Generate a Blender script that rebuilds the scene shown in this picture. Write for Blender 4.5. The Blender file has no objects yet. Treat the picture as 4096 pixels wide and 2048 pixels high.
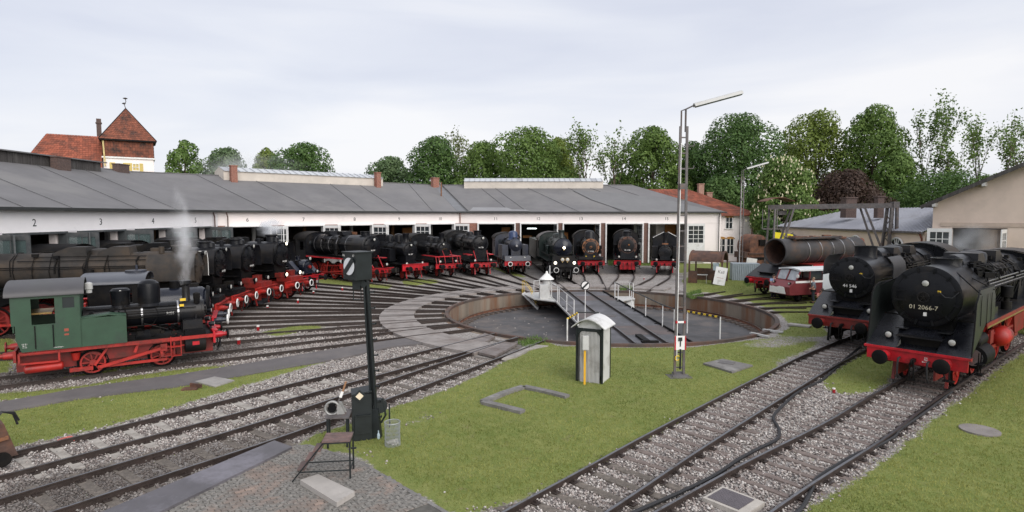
import bpy, bmesh, math, random
import numpy as np
from mathutils import Vector, Matrix, noise as mnoise
R_ = math.radians
S = bpy.context.scene
COL = S.collection
random.seed(7); RNG = np.random.default_rng(7)

# ------------------------------------------------------------------ camera
FPX, CAMH, PITCH = 2368.0, 5.86, R_(3.94)
cam = bpy.data.cameras.new('camera'); cam_o = bpy.data.objects.new('camera', cam); COL.objects.link(cam_o)
cam.sensor_width = 36.0; cam.lens = 36.0*FPX/4096.0
cam.clip_start = 0.1; cam.clip_end = 3000
cam_o.location = (0, 0, CAMH); cam_o.rotation_euler = (math.pi/2-PITCH, 0, 0)
S.camera = cam_o
S.render.resolution_x = 1024; S.render.resolution_y = 512

# ------------------------------------------------------------------ sky, sun, exposure
SUN_EL, SUN_AZ = R_(32), R_(147)          # azimuth measured clockwise from +Y (north)
w = bpy.data.worlds.new('World'); S.world = w; w.use_nodes = True
nt = w.node_tree; nt.nodes.clear(); N = nt.nodes.new; LK = nt.links.new
sky = N('ShaderNodeTexSky'); sky.sky_type = 'NISHITA'; sky.sun_disc = False
sky.sun_elevation = SUN_EL; sky.sun_rotation = SUN_AZ; sky.air_density = 1.0; sky.dust_density = 2.5; sky.ozone_density = 1.5
sk = N('ShaderNodeVectorMath'); sk.operation = 'SCALE'; sk.inputs['Scale'].default_value = 0.06
LK(sky.outputs[0], sk.inputs[0])
tc = N('ShaderNodeTexCoord')
mp = N('ShaderNodeMapping'); mp.inputs['Scale'].default_value = (1.0, 1.0, 5.5); LK(tc.outputs['Generated'], mp.inputs[0])
n1 = N('ShaderNodeTexNoise'); n1.inputs['Scale'].default_value = 1.7; n1.inputs['Detail'].default_value = 7; n1.inputs['Roughness'].default_value = .5; n1.inputs['Distortion'].default_value = .4
LK(mp.outputs[0], n1.inputs['Vector'])
n2 = N('ShaderNodeTexNoise'); n2.inputs['Scale'].default_value = 0.75; n2.inputs['Detail'].default_value = 3
LK(mp.outputs[0], n2.inputs['Vector'])
ad = N('ShaderNodeMath'); ad.operation = 'ADD'; LK(n1.outputs[0], ad.inputs[0]); LK(n2.outputs[0], ad.inputs[1])
cr = N('ShaderNodeValToRGB'); e = cr.color_ramp.elements
e[0].position = 0.40; e[0].color = (0.385, 0.402, 0.46, 1)
e[1].position = 0.62; e[1].color = (0.52, 0.518, 0.53, 1)
m_ = e.new(0.5); m_.color = (0.44, 0.453, 0.495, 1)
hf = N('ShaderNodeMath'); hf.operation = 'MULTIPLY'; hf.inputs[1].default_value = .5; LK(ad.outputs[0], hf.inputs[0]); LK(hf.outputs[0], cr.inputs[0])
cm = N('ShaderNodeMixRGB'); cm.inputs[0].default_value = 0.9; LK(sk.outputs[0], cm.inputs[1]); LK(cr.outputs[0], cm.inputs[2])
bg = N('ShaderNodeBackground'); bg.inputs['Strength'].default_value = 1.0; LK(cm.outputs[0], bg.inputs[0])
wo = N('ShaderNodeOutputWorld'); LK(bg.outputs[0], wo.inputs[0])
sd = bpy.data.lights.new('sun', 'SUN'); sd.energy = 1.5; sd.angle = R_(60); sd.color = (1.0, 0.955, 0.91)
so = bpy.data.objects.new('sun', sd); COL.objects.link(so); so.location = (0, 0, 60)
dv = Vector((math.sin(SUN_AZ)*math.cos(SUN_EL), math.cos(SUN_AZ)*math.cos(SUN_EL), math.sin(SUN_EL)))
so.rotation_euler = dv.to_track_quat('Z', 'Y').to_euler()
vs = S.view_settings; vs.view_transform = 'Standard'; vs.look = 'None'; vs.gamma = 1; vs.use_curve_mapping = False; vs.exposure = 0.95
S.cycles.max_bounces = 7; S.cycles.diffuse_bounces = 3; S.cycles.glossy_bounces = 3; S.cycles.transparent_max_bounces = 8
S.cycles.volume_bounces = 4; S.cycles.use_denoising = True

# ------------------------------------------------------------------ helpers
def at(px, py, z=0.0):
    """ground point that the photograph (4096 px wide) shows at px, py at height z"""
    x = (px-2048)/FPX; y = -(py-1024)/FPX
    dy = math.cos(PITCH)+y*math.sin(PITCH); dz = -math.sin(PITCH)+y*math.cos(PITCH)
    t = (z-CAMH)/dz
    return Vector((x*t, dy*t, z))
def aty(px, py, Y):
    x = (px-2048)/FPX; y = -(py-1024)/FPX
    dy = math.cos(PITCH)+y*math.sin(PITCH); dz = -math.sin(PITCH)+y*math.cos(PITCH)
    t = Y/dy
    return Vector((x*t, Y, CAMH+dz*t))
def atd(px, py, z=0.0): return at(px*1.59, py*1.59, z)

class MB:
    """collects shapes; build() links them as ONE mesh object"""
    def __init__(s): s.v = []; s.f = []; s.xf = None
    def add(s, vs, fs):
        b = len(s.v)
        s.v += [tuple(v) for v in vs]; s.f += [tuple(b+i for i in f) for f in fs]
        return s
    def box(s, c, d, rot=None):
        hx, hy, hz = d[0]/2, d[1]/2, d[2]/2
        vs = [Vector((x*hx, y*hy, z*hz)) for x in (-1, 1) for y in (-1, 1) for z in (-1, 1)]
        if rot is not None:
            M = Matrix.Rotation(rot, 3, 'Z') if not isinstance(rot, Matrix) else rot
            vs = [M @ v for v in vs]
        c = Vector(c)
        return s.add([v+c for v in vs], [(0, 1, 3, 2), (4, 6, 7, 5), (0, 4, 5, 1), (2, 3, 7, 6), (0, 2, 6, 4), (1, 5, 7, 3)])
    def bar(s, a, b, wd, ht=None, up=(0, 0, 1)):
        a = Vector(a); b = Vector(b); d = b-a; L = d.length
        if L < 1e-6: return s
        ht = ht or wd; d.normalize(); u = Vector(up)
        if abs(d.dot(u)) > .98: u = Vector((1, 0, 0))
        sd_ = d.cross(u).normalized(); u = sd_.cross(d)
        vs = []
        for p in (a, b):
            for i, j in ((-1, -1), (1, -1), (1, 1), (-1, 1)):
                vs.append(p+sd_*(i*wd/2)+u*(j*ht/2))
        return s.add(vs, [(0, 3, 2, 1), (4, 5, 6, 7), (0, 1, 5, 4), (1, 2, 6, 5), (2, 3, 7, 6), (3, 0, 4, 7)])
    def cyl(s, a, b, r0, r1=None, n=12, caps=True):
        return s.lathe(a, b, [(0, r0), (1, r0 if r1 is None else r1)], n, caps)
    def lathe(s, a, b, prof, n=16, caps=True):
        """profile (t along a->b, radius)"""
        a = Vector(a); b = Vector(b); d = (b-a); dn = d.normalized()
        u = Vector((0, 0, 1)) if abs(dn.z) < .9 else Vector((1, 0, 0))
        p = dn.cross(u).normalized(); q = dn.cross(p).normalized()
        vs = []; fs = []
        for t, r in prof:
            c = a+d*t
            for i in range(n):
                an = 2*math.pi*i/n
                vs.append(c+p*(r*math.cos(an))+q*(r*math.sin(an)))
        m = len(prof)
        for k in range(m-1):
            for i in range(n):
                j = (i+1) % n
                fs.append((k*n+i, (k+1)*n+i, (k+1)*n+j, k*n+j))
        if caps:
            fs.append(tuple(range(n))); fs.append(tuple((m-1)*n+i for i in range(n-1, -1, -1)))
        return s.add(vs, fs)
    def tube(s, pts, r, n=6, closed=False):
        pts = [Vector(p) for p in pts]; m = len(pts); vs = []; fs = []
        prev = None
        for k in range(m):
            if closed: d = pts[(k+1) % m]-pts[k-1]
            else: d = pts[min(k+1, m-1)]-pts[max(k-1, 0)]
            if d.length < 1e-9: d = Vector((0, 0, 1))
            d.normalize()
            if prev is None:
                u = Vector((0, 0, 1)) if abs(d.z) < .9 else Vector((1, 0, 0))
                p = d.cross(u).normalized()
            else:
                p = (prev-d*prev.dot(d))
                p = p.normalized() if p.length > 1e-6 else d.orthogonal().normalized()
            prev = p; q = d.cross(p)
            rr = r[k] if isinstance(r, (list, tuple)) else r
            for i in range(n):
                an = 2*math.pi*i/n; vs.append(pts[k]+p*(rr*math.cos(an))+q*(rr*math.sin(an)))
        for k in range(m if closed else m-1):
            k2 = (k+1) % m
            for i in range(n):
                j = (i+1) % n; fs.append((k*n+i, k*n+j, k2*n+j, k2*n+i))
        if not closed:
            fs.append(tuple(range(n-1, -1, -1))); fs.append(tuple((m-1)*n+i for i in range(n)))
        return s.add(vs, fs)
    def ring(s, c, ax, r, rt, n=20, m=6):
        ax = Vector(ax).normalized(); p = ax.orthogonal().normalized(); q = ax.cross(p); c = Vector(c)
        return s.tube([c+p*(r*math.cos(2*math.pi*i/n))+q*(r*math.sin(2*math.pi*i/n)) for i in range(n)], rt, m, True)
    def prism(s, poly, vec):
        """polygon (3D points in order) extruded along vec"""
        poly = [Vector(p) for p in poly]; vec = Vector(vec); n = len(poly)
        vs = poly+[p+vec for p in poly]
        fs = [tuple(range(n-1, -1, -1)), tuple(n+i for i in range(n))]
        fs += [(i, (i+1) % n, n+(i+1) % n, n+i) for i in range(n)]
        return s.add(vs, fs)
    def sheet(s, rows, th, nrm=None):
        """grid of points given thickness th along nrm (or z)"""
        a = len(rows); b = len(rows[0]); k = Vector(nrm or (0, 0, 1))*th
        vs = [Vector(p) for r in rows for p in r]; vs += [p-k for p in vs]; o = a*b; fs = []
        for i in range(a-1):
            for j in range(b-1):
                q = (i*b+j, i*b+j+1, (i+1)*b+j+1, (i+1)*b+j)
                fs.append(q); fs.append(tuple(o+x for x in reversed(q)))
        for i in range(a-1):
            fs.append((i*b, (i+1)*b, o+(i+1)*b, o+i*b)); j = b-1
            fs.append(((i+1)*b+j, i*b+j, o+i*b+j, o+(i+1)*b+j))
        for j in range(b-1):
            fs.append((j+1, j, o+j, o+j+1)); i = (a-1)*b
            fs.append((i+j, i+j+1, o+i+j+1, o+i+j))
        return s.add(vs, fs)
    def mesh(s, name, mat=None, smooth=True):
        me = bpy.data.meshes.new(name)
        me.from_pydata(s.v, [], s.f)
        bm = bmesh.new(); bm.from_mesh(me); bmesh.ops.recalc_face_normals(bm, faces=bm.faces); bm.to_mesh(me); bm.free()
        if mat is not None: me.materials.append(mat)
        if smooth and len(me.polygons):
            me.polygons.foreach_set('use_smooth', [True]*len(me.polygons)); me.set_sharp_from_angle(angle=R_(35))
        me.update(); return me
    def build(s, name, mat=None, parent=None, smooth=True):
        return link(name, s.mesh(name, mat, smooth), parent)
def link(name, me, parent=None, M=None):
    o = bpy.data.objects.new(name, me); COL.objects.link(o)
    if parent is not None: o.parent = parent
    if M is not None: o.matrix_local = M
    return o
def empty(name, loc=(0, 0, 0), rz=0.0):
    o = bpy.data.objects.new(name, None); COL.objects.link(o); o.location = loc; o.rotation_euler = (0, 0, rz)
    o.empty_display_size = .3
    return o
def tag(o, label=None, cat=None, group=None, kind=None):
    if label: o['label'] = label
    if cat: o['category'] = cat
    if group: o['group'] = group
    if kind: o['kind'] = kind
    return o
def kids(o): return list(o.children)
def copy_tree(o, parent=None):
    c = o.copy(); COL.objects.link(c)
    if parent is not None: c.parent = parent
    for ch in kids(o):
        d = copy_tree(ch, c); d.matrix_local = ch.matrix_local.copy()
    return c
def text(body, size, mat, parent, M, name='lettering', depth=.004, align='CENTER', sx=1.0):
    cu = bpy.data.curves.new(name, 'FONT'); cu.body = body; cu.size = size; cu.extrude = depth
    cu.align_x = align; cu.align_y = 'CENTER'; cu.materials.append(mat); cu.resolution_u = 2
    tmp = bpy.data.objects.new('tmp', cu); me = bpy.data.meshes.new_from_object(tmp); me.name = name
    bpy.data.objects.remove(tmp); bpy.data.curves.remove(cu)
    if not me.materials: me.materials.append(mat)
    o = bpy.data.objects.new(name, me); COL.objects.link(o)
    if parent is not None: o.parent = parent
    o.matrix_local = M @ Matrix.Diagonal((sx, 1, 1, 1))
    return o
def frame_x(x, y, z):
    """text frame: reads facing +x (front of a locomotive)"""
    return Matrix(((0, 0, 1, x), (1, 0, 0, y), (0, 1, 0, z), (0, 0, 0, 1)))
def frame_y(x, y, z, side=-1):
    """text frame facing -y (side=-1) or +y"""
    if side < 0: return Matrix(((1, 0, 0, x), (0, 0, -1, y), (0, 1, 0, z), (0, 0, 0, 1)))
    return Matrix(((-1, 0, 0, x), (0, 0, 1, y), (0, 1, 0, z), (0, 0, 0, 1)))

# ------------------------------------------------------------------ materials
def mat(name, col, rough=.6, metal=0.0, var=.25, scale=3.0, dirt=None, dirt_amt=.0, bump=0.0, bscale=40.0, spec=.5, streak=False, emit=None, coat=0):
    m = bpy.data.materials.new(name); m.use_nodes = True; t = m.node_tree; b = t.nodes['Principled BSDF']
    b.inputs['Roughness'].default_value = rough; b.inputs['Metallic'].default_value = metal
    b.inputs['Specular IOR Level'].default_value = spec
    if coat: b.inputs['Coat Weight'].default_value = coat; b.inputs['Coat Roughness'].default_value = .15
    tcn = t.nodes.new('ShaderNodeTexCoord'); vec = tcn.outputs['Object']
    if streak:
        mpn = t.nodes.new('ShaderNodeMapping'); mpn.inputs['Scale'].default_value = (1, 1, .12); t.links.new(vec, mpn.inputs[0]); svec = mpn.outputs[0]
    else: svec = vec
    nz = t.nodes.new('ShaderNodeTexNoise'); nz.inputs['Scale'].default_value = scale; nz.inputs['Detail'].default_value = 6; nz.inputs['Roughness'].default_value = .65
    t.links.new(svec, nz.inputs['Vector'])
    r = t.nodes.new('ShaderNodeValToRGB'); r.color_ramp.elements[0].position = .3; r.color_ramp.elements[1].position = .7
    lo = [c*(1-var) for c in col]; hi = [min(1, c*(1+var)) for c in col]
    r.color_ramp.elements[0].color = (*lo, 1); r.color_ramp.elements[1].color = (*hi, 1)
    t.links.new(nz.outputs[0], r.inputs[0]); cout = r.outputs[0]
    if dirt:
        n2_ = t.nodes.new('ShaderNodeTexNoise'); n2_.inputs['Scale'].default_value = scale*.45; n2_.inputs['Detail'].default_value = 8; n2_.inputs['Roughness'].default_value = .7
        mp2 = t.nodes.new('ShaderNodeMapping'); mp2.inputs['Location'].default_value = (3.1, 7.7, 1.3); t.links.new(svec, mp2.inputs[0]); t.links.new(mp2.outputs[0], n2_.inputs['Vector'])
        r2 = t.nodes.new('ShaderNodeValToRGB'); r2.color_ramp.elements[0].position = .62-dirt_amt*.35; r2.color_ramp.elements[1].position = .72-dirt_amt*.2
        t.links.new(n2_.outputs[0], r2.inputs[0])
        mx = t.nodes.new('ShaderNodeMixRGB'); t.links.new(r2.outputs[0], mx.inputs[0]); t.links.new(cout, mx.inputs[1]); mx.inputs[2].default_value = (*dirt, 1); cout = mx.outputs[0]
    t.links.new(cout, b.inputs['Base Color'])
    rr = t.nodes.new('ShaderNodeMapRange'); rr.inputs['To Min'].default_value = max(.05, rough-.12); rr.inputs['To Max'].default_value = min(1, rough+.12); t.links.new(nz.outputs[0], rr.inputs[0]); t.links.new(rr.outputs[0], b.inputs['Roughness'])
    if bump:
        n3 = t.nodes.new('ShaderNodeTexNoise'); n3.inputs['Scale'].default_value = bscale; n3.inputs['Detail'].default_value = 4; t.links.new(vec, n3.inputs['Vector'])
        bp = t.nodes.new('ShaderNodeBump'); bp.inputs['Strength'].default_value = bump; bp.inputs['Distance'].default_value = .02; t.links.new(n3.outputs[0], bp.inputs['Height']); t.links.new(bp.outputs[0], b.inputs['Normal'])
    if emit:
        b.inputs['Emission Color'].default_value = (*emit[0], 1); b.inputs['Emission Strength'].default_value = emit[1]
    return m
BLACK = mat('black_paint', (.0065, .007, .009), .30, 0, .3, 2.5, (.016, .014, .013), .3, .12, 14, spec=.2)
SOOT = mat('sooty_steel', (.006, .006, .007), .55, 0, .4, 2.0, (.015, .013, .011), .5, .2, 20, spec=.12)
GREYBLACK = mat('grey_black_paint', (.012, .0125, .015), .32, 0, .3, 1.6, (.024, .021, .019), .42, .2, 5, spec=.26)
APRON = mat('greasy_apron_paint', (.010, .011, .015), .27, 0, .4, 1.2, (.024, .024, .028), .5, .25, 3, spec=.55)
DUSTY = mat('dusty_boiler', (.030, .027, .025), .6, 0, .4, 1.3, (.062, .046, .033), .5, .2, 8, spec=.3)
BLUEBLACK = mat('blue_black_paint', (.008, .010, .018), .25, 0, .2, 2, (.03, .03, .035), .2)
BLUEGREY = mat('blue_grey_paint', (.028, .032, .048), .4, 0, .25, 2, (.03, .03, .035), .4)
DKGREEN = mat('dark_green_paint', (.006, .014, .012), .33, 0, .3, 2, (.03, .028, .024), .35)
RED = mat('red_frame_paint', (.20, .012, .009), .5, 0, .3, 2.2, (.1, .018, .013), .4, .1, 20)
REDBRIGHT = mat('bright_red_paint', (.46, .007, .016), .42, 0, .2, 2, (.20, .008, .010), .42)
REDORANGE = mat('orange_red_paint', (.36, .015, .010), .5, 0, .3, 2, (.09, .013, .009), .42)
GREEN = mat('green_cab_paint', (.022, .060, .033), .5, 0, .22, 1.6, (.026, .045, .034), .4, .06, 6)
WHITE = mat('white_paint', (.78, .77, .75), .5, 0, .06, 4, (.5, .48, .45), .1)
LENS = mat('lamp_lens', (.42, .42, .39), .1, 0, .05, 5, spec=.8)
LIT = mat('lit_lamp_lens', (.9, .85, .7), .2, 0, .02, 5, emit=((1, .9, .7), 2.2))
STEEL = mat('bright_steel', (.42, .42, .43), .3, .9, .2, 6)
BRASS = mat('brass', (.45, .30, .12), .35, .8, .2, 6)
YELLOW = mat('yellow_paint', (.75, .5, .03), .5, 0, .12, 5)
RUST = mat('rust', (.16, .07, .04), .8, 0, .45, 3, (.07, .035, .025), .5, .35, 25)
RUSTDARK = mat('dark_rust', (.075, .042, .032), .8, 0, .45, 3, (.13, .06, .035), .4, .35, 25)
RUSTLIGHT = mat('orange_rust', (.25, .105, .045), .8, 0, .35, 4, (.09, .05, .035), .4, .3, 25)
RAILM = mat('rail_steel', (.038, .028, .024), .5, .15, .35, 5, (.05, .035, .03), .4, .1, 30)
RAILTOP = mat('rail_head', (.19, .19, .2), .32, .8, .2, 6, (.1, .08, .07), .3)
WOOD = mat('weathered_sleeper', (.15, .128, .108), .85, 0, .45, 7, (.09, .078, .066), .45, .5, 60)
WOODDK = mat('dark_sleeper', (.10, .08, .07), .85, 0, .4, 6, (.16, .13, .11), .35, .5, 60)
CONC = mat('concrete', (.37, .345, .32), .85, 0, .18, 1.6, (.24, .22, .20), .4, .15, 50)
CONCDK = mat('stained_concrete', (.105, .10, .10), .85, 0, .35, 1.3, (.22, .205, .195), .3, .2, 30)
ASPH = mat('asphalt', (.115, .105, .105), .9, 0, .14, 1.2, (.15, .135, .13), .3, .25, 90)
WALLW = mat('white_render', (.88, .81, .785), .85, 0, .05, .5, (.70, .66, .63), .15, .05, 20)
WALLB = mat('blue_white_render', (.87, .85, .86), .85, 0, .05, .5, (.70, .69, .70), .15, .05, 20)
WALLC = mat('cream_render', (.66, .54, .46), .88, 0, .08, .6, (.56, .46, .39), .3, .1, 12)
GLASS = mat('window_glass', (.03, .035, .04), .08, 0, .2, 1, spec=.8)
FELT = mat('roofing_felt', (.148, .145, .149), .85, 0, .2, .22, (.185, .18, .178), .4, .12, 12)
ZINC = mat('zinc_sheet', (.40, .41, .43), .42, .35, .12, 1, (.3, .3, .31), .3)
DARKTRIM = mat('dark_gutter', (.03, .032, .032), .6, 0, .3, 3)
COPPER = mat('copper_pipe', (.19, .06, .035), .5, .3, .3, 4)
TIMBER = mat('brown_timber', (.20, .105, .045), .7, 0, .3, 3, streak=True)
DARKWOOD = mat('dark_boards', (.055, .05, .048), .85, 0, .4, 3, (.1, .095, .09), .3, .3, 30, streak=True)
GREYSTEEL = mat('grey_mast_steel', (.11, .10, .10), .55, .2, .35, 5, (.14, .09, .07), .25)
BLACKPOST = mat('black_post_paint', (.008, .012, .013), .5, 0, .3, 4)
PALEGREY = mat('pale_grey_paint', (.50, .50, .485), .5, 0, .08, 3, (.42, .41, .39), .3)
BARK = mat('bark', (.10, .075, .055), .9, 0, .4, 4, bump=.5, bscale=20)
RUBBER = mat('black_hose', (.018, .018, .02), .6, 0, .2, 5)
MAROON = mat('maroon_paint', (.17, .028, .032), .45, 0, .15, 2)
SKIN = mat('skin', (.55, .30, .21), .55, 0, .08, 5)
def brickmat(name, c1, c2, mortar, sc):
    m = bpy.data.materials.new(name); m.use_nodes = True; t = m.node_tree; b = t.nodes['Principled BSDF']; b.inputs['Roughness'].default_value = .9
    tcn = t.nodes.new('ShaderNodeTexCoord'); mpn = t.nodes.new('ShaderNodeMapping'); mpn.inputs['Rotation'].default_value = (R_(90), 0, 0); t.links.new(tcn.outputs['Object'], mpn.inputs[0])
    bt = t.nodes.new('ShaderNodeTexBrick'); bt.inputs['Color1'].default_value = (*c1, 1); bt.inputs['Color2'].default_value = (*c2, 1); bt.inputs['Mortar'].default_value = (*mortar, 1)
    bt.inputs['Scale'].default_value = sc; bt.inputs['Mortar Size'].default_value = .015; bt.inputs['Bias'].default_value = -.2
    nz = t.nodes.new('ShaderNodeTexNoise'); nz.inputs['Scale'].default_value = 8; t.links.new(tcn.outputs['Object'], nz.inputs['Vector'])
    mx = t.nodes.new('ShaderNodeMixRGB'); mx.blend_type = 'OVERLAY'; mx.inputs[0].default_value = .5
    t.links.new(mpn.outputs[0], bt.inputs['Vector']); t.links.new(bt.outputs[0], mx.inputs[1]); t.links.new(nz.outputs[0], mx.inputs[2]); t.links.new(mx.outputs[0], b.inputs['Base Color'])
    return m
BRICK = brickmat('red_brick', (.27, .10, .065), (.20, .075, .05), (.36, .30, .26), 3.6)
BRICKDK = brickmat('sooty_brick', (.10, .062, .052), (.075, .05, .045), (.14, .12, .11), 3.6)
# ------------------------------------------------------------------ the ground
CX, CY, PR = 5.8, 36.6, 9.73            # turntable centre and pit radius
def pol(r, deg, z=0.0): return Vector((CX+r*math.cos(R_(deg)), CY+r*math.sin(R_(deg)), z))
D2 = lambda pts: [tuple(atd(x, y, -.1)[:2]) for x, y in pts]
lawn_main = D2([(735, 1122), (790, 1090), (850, 1072), (905, 1058), (972, 1028), (1025, 1013), (1113, 981), (1212, 939), (1266, 908), (1300, 895), (1350, 882), (1385, 870), (1460, 871), (1560, 874), (1740, 872), (1850, 858), (1940, 846), (1990, 822), (1975, 800), (1950, 780), (1900, 762), (1820, 742), (1770, 733), (1728, 738), (1722, 715), (1702, 690), (1712, 660), (1760, 655), (1900, 672), (1960, 690), (2060, 712), (2100, 760), (2070, 810), (2085, 850), (2020, 885), (1950, 928), (1880, 965), (1800, 1008), (1700, 1062), (1600, 1112), (1500, 1165), (1400, 1215), (1300, 1262), (1215, 1282), (1140, 1300), (880, 1137)])
lawn_right = D2([(1990, 1320), (2035, 1275), (2110, 1232), (2190, 1186), (2250, 1135), (2314, 1085), (2393, 1018), (2444, 985), (2500, 935), (2576, 885)]) + [(26, 27), (44, 40), (44, 8), (5.9, 8)]
lawn_mid = D2([(2063, 958), (2085, 980), (2115, 992), (2180, 988), (2225, 968), (2262, 935), (2290, 880), (2230, 850), (2170, 885)])
lawn_left = D2([(-60, 1055), (-60, 1150), (20, 1122), (150, 1098), (300, 1062), (400, 1034), (520, 998), (640, 962), (760, 925), (880, 893), (985, 868), (1040, 858), (1000, 868), (900, 893), (780, 905), (600, 935), (440, 972), (176, 1005), (0, 1038)])
lawn_strip = D2([(-40, 1016), (-40, 990), (100, 982), (200, 968), (330, 945), (500, 922), (640, 915), (440, 942), (195, 976), (0, 1010)])
lawn_bits = [D2([(-60, 845), (30, 850), (40, 880), (20, 935), (-60, 945)]), D2([(805, 698), (900, 712), (985, 716), (980, 726), (900, 724), (800, 710)]), D2([(1010, 706), (1090, 702), (1110, 710), (1020, 720)]), D2([(1225, 668), (1290, 682), (1330, 700), (1280, 690)]), D2([(1310, 872), (1370, 856), (1400, 868), (1330, 890)]), D2([(120, 955), (330, 918), (420, 905), (300, 930), (140, 960)]),
             D2([(1540, 650), (1620, 650), (1640, 668), (1560, 668)]), D2([(640, 838), (760, 815), (820, 822), (700, 845)]), [(27, 22), (60, 60), (60, 75), (20, 75), (22, 52), (20, 46), (24, 40)]]
bare = [D2([(975, 1065), (1100, 1030), (1120, 1050), (1000, 1085)]), D2([(1830, 870), (1960, 842), (2090, 845), (2080, 856), (1960, 880)]), D2([(860, 1085), (930, 1090), (930, 1108), (850, 1105)]), D2([(1390, 972), (1425, 976), (1420, 985), (1385, 980)]), D2([(230, 1012), (310, 1000), (320, 1012), (240, 1025)]),
        D2([(1550, 735), (1700, 705), (1712, 690), (1690, 670), (1500, 690)]), D2([(1700, 688), (1780, 676), (1800, 684), (1710, 706)]), D2([(1920, 905), (2000, 880), (2005, 892), (1940, 922)])]
oilzones = [D2([(2190, 940), (2250, 990), (2350, 1000), (2450, 985), (2600, 900), (2500, 850), (2200, 850)]), D2([(2060, 840), (2110, 870), (2190, 860), (2200, 800), (2060, 800)]), D2([(-60, 990), (640, 880), (640, 850), (-60, 930)]),
            D2([(560, 740), (760, 720), (700, 770), (560, 800)]), D2([(700, 680), (1250, 660), (1700, 650), (1700, 662), (1300, 680), (900, 695)]), D2([(-60, 1220), (800, 1060), (960, 1010), (900, 1050), (760, 1095), (500, 1190), (200, 1300), (-60, 1330)]), D2([(1240, 870), (1330, 838), (1380, 850), (1380, 880), (1260, 900)])]
def inside(poly, X, Y):
    c = np.zeros(X.shape, bool); n = len(poly)
    for i in range(n):
        x1, y1 = poly[i]; x2, y2 = poly[(i+1) % n]
        if y1 == y2: continue
        c ^= ((y1 > Y) != (y2 > Y)) & (X < (x2-x1)*(Y-y1)/(y2-y1)+x1)
    return c
def blur(a, k):
    for _ in range(k):
        a = (np.roll(a, 1, 0)+a+np.roll(a, -1, 0))/3; a = (np.roll(a, 1, 1)+a+np.roll(a, -1, 1))/3
    return a
gx = np.arange(-36, 50.01, .2); gy = np.arange(7, 84.01, .2)
GX, GY = np.meshgrid(gx, gy)
def mask(polys, k):
    m = np.zeros(GX.shape, bool)
    for p in polys: m |= inside(p, GX, GY)
    return blur(m.astype(float), k)
GM = mask([lawn_main, lawn_right, lawn_mid, lawn_left, lawn_strip]+lawn_bits, 2)
BM = mask(bare, 3)*.55
OM = mask(oilzones, 5)
NZ = sum(np.sin(GX*a+GY*b+c)*d for a, b, c, d in ((1.1, .7, 0, .5), (-.6, 1.9, 2, .35), (2.7, -1.3, 4, .25), (3.9, 3.1, 1, .15)))
GM2 = np.clip(GM-BM, 0, 1)
GZ = -.165+.07*GM+.012*NZ*.6
rr = np.hypot(GX-CX, GY-CY)
def grid_mesh():
    h, w_ = GX.shape
    vs = np.stack([GX, GY, GZ], -1).reshape(-1, 3)
    idx = np.arange(h*w_).reshape(h, w_)
    q = np.stack([idx[:-1, :-1], idx[:-1, 1:], idx[1:, 1:], idx[1:, :-1]], -1).reshape(-1, 4)
    rc = np.hypot(vs[:, 0]-CX, vs[:, 1]-CY)
    keep = ~(rc[q] < 9.76).any(1)
    q = q[keep]
    me = bpy.data.meshes.new('ground')
    me.vertices.add(len(vs)); me.vertices.foreach_set('co', vs.ravel())
    me.loops.add(q.size); me.loops.foreach_set('vertex_index', q.ravel().astype(np.int32))
    me.polygons.add(len(q)); me.polygons.foreach_set('loop_start', (np.arange(len(q))*4).astype(np.int32)); me.polygons.foreach_set('loop_total', np.full(len(q), 4, np.int32))
    me.polygons.foreach_set('use_smooth', np.ones(len(q), bool))
    for nm, a in (('grass', GM2), ('oil', OM)):
        at_ = me.attributes.new(nm, 'FLOAT', 'POINT'); at_.data.foreach_set('value', a.ravel().astype(np.float32))
    me.update(); me.validate(); return me
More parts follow.
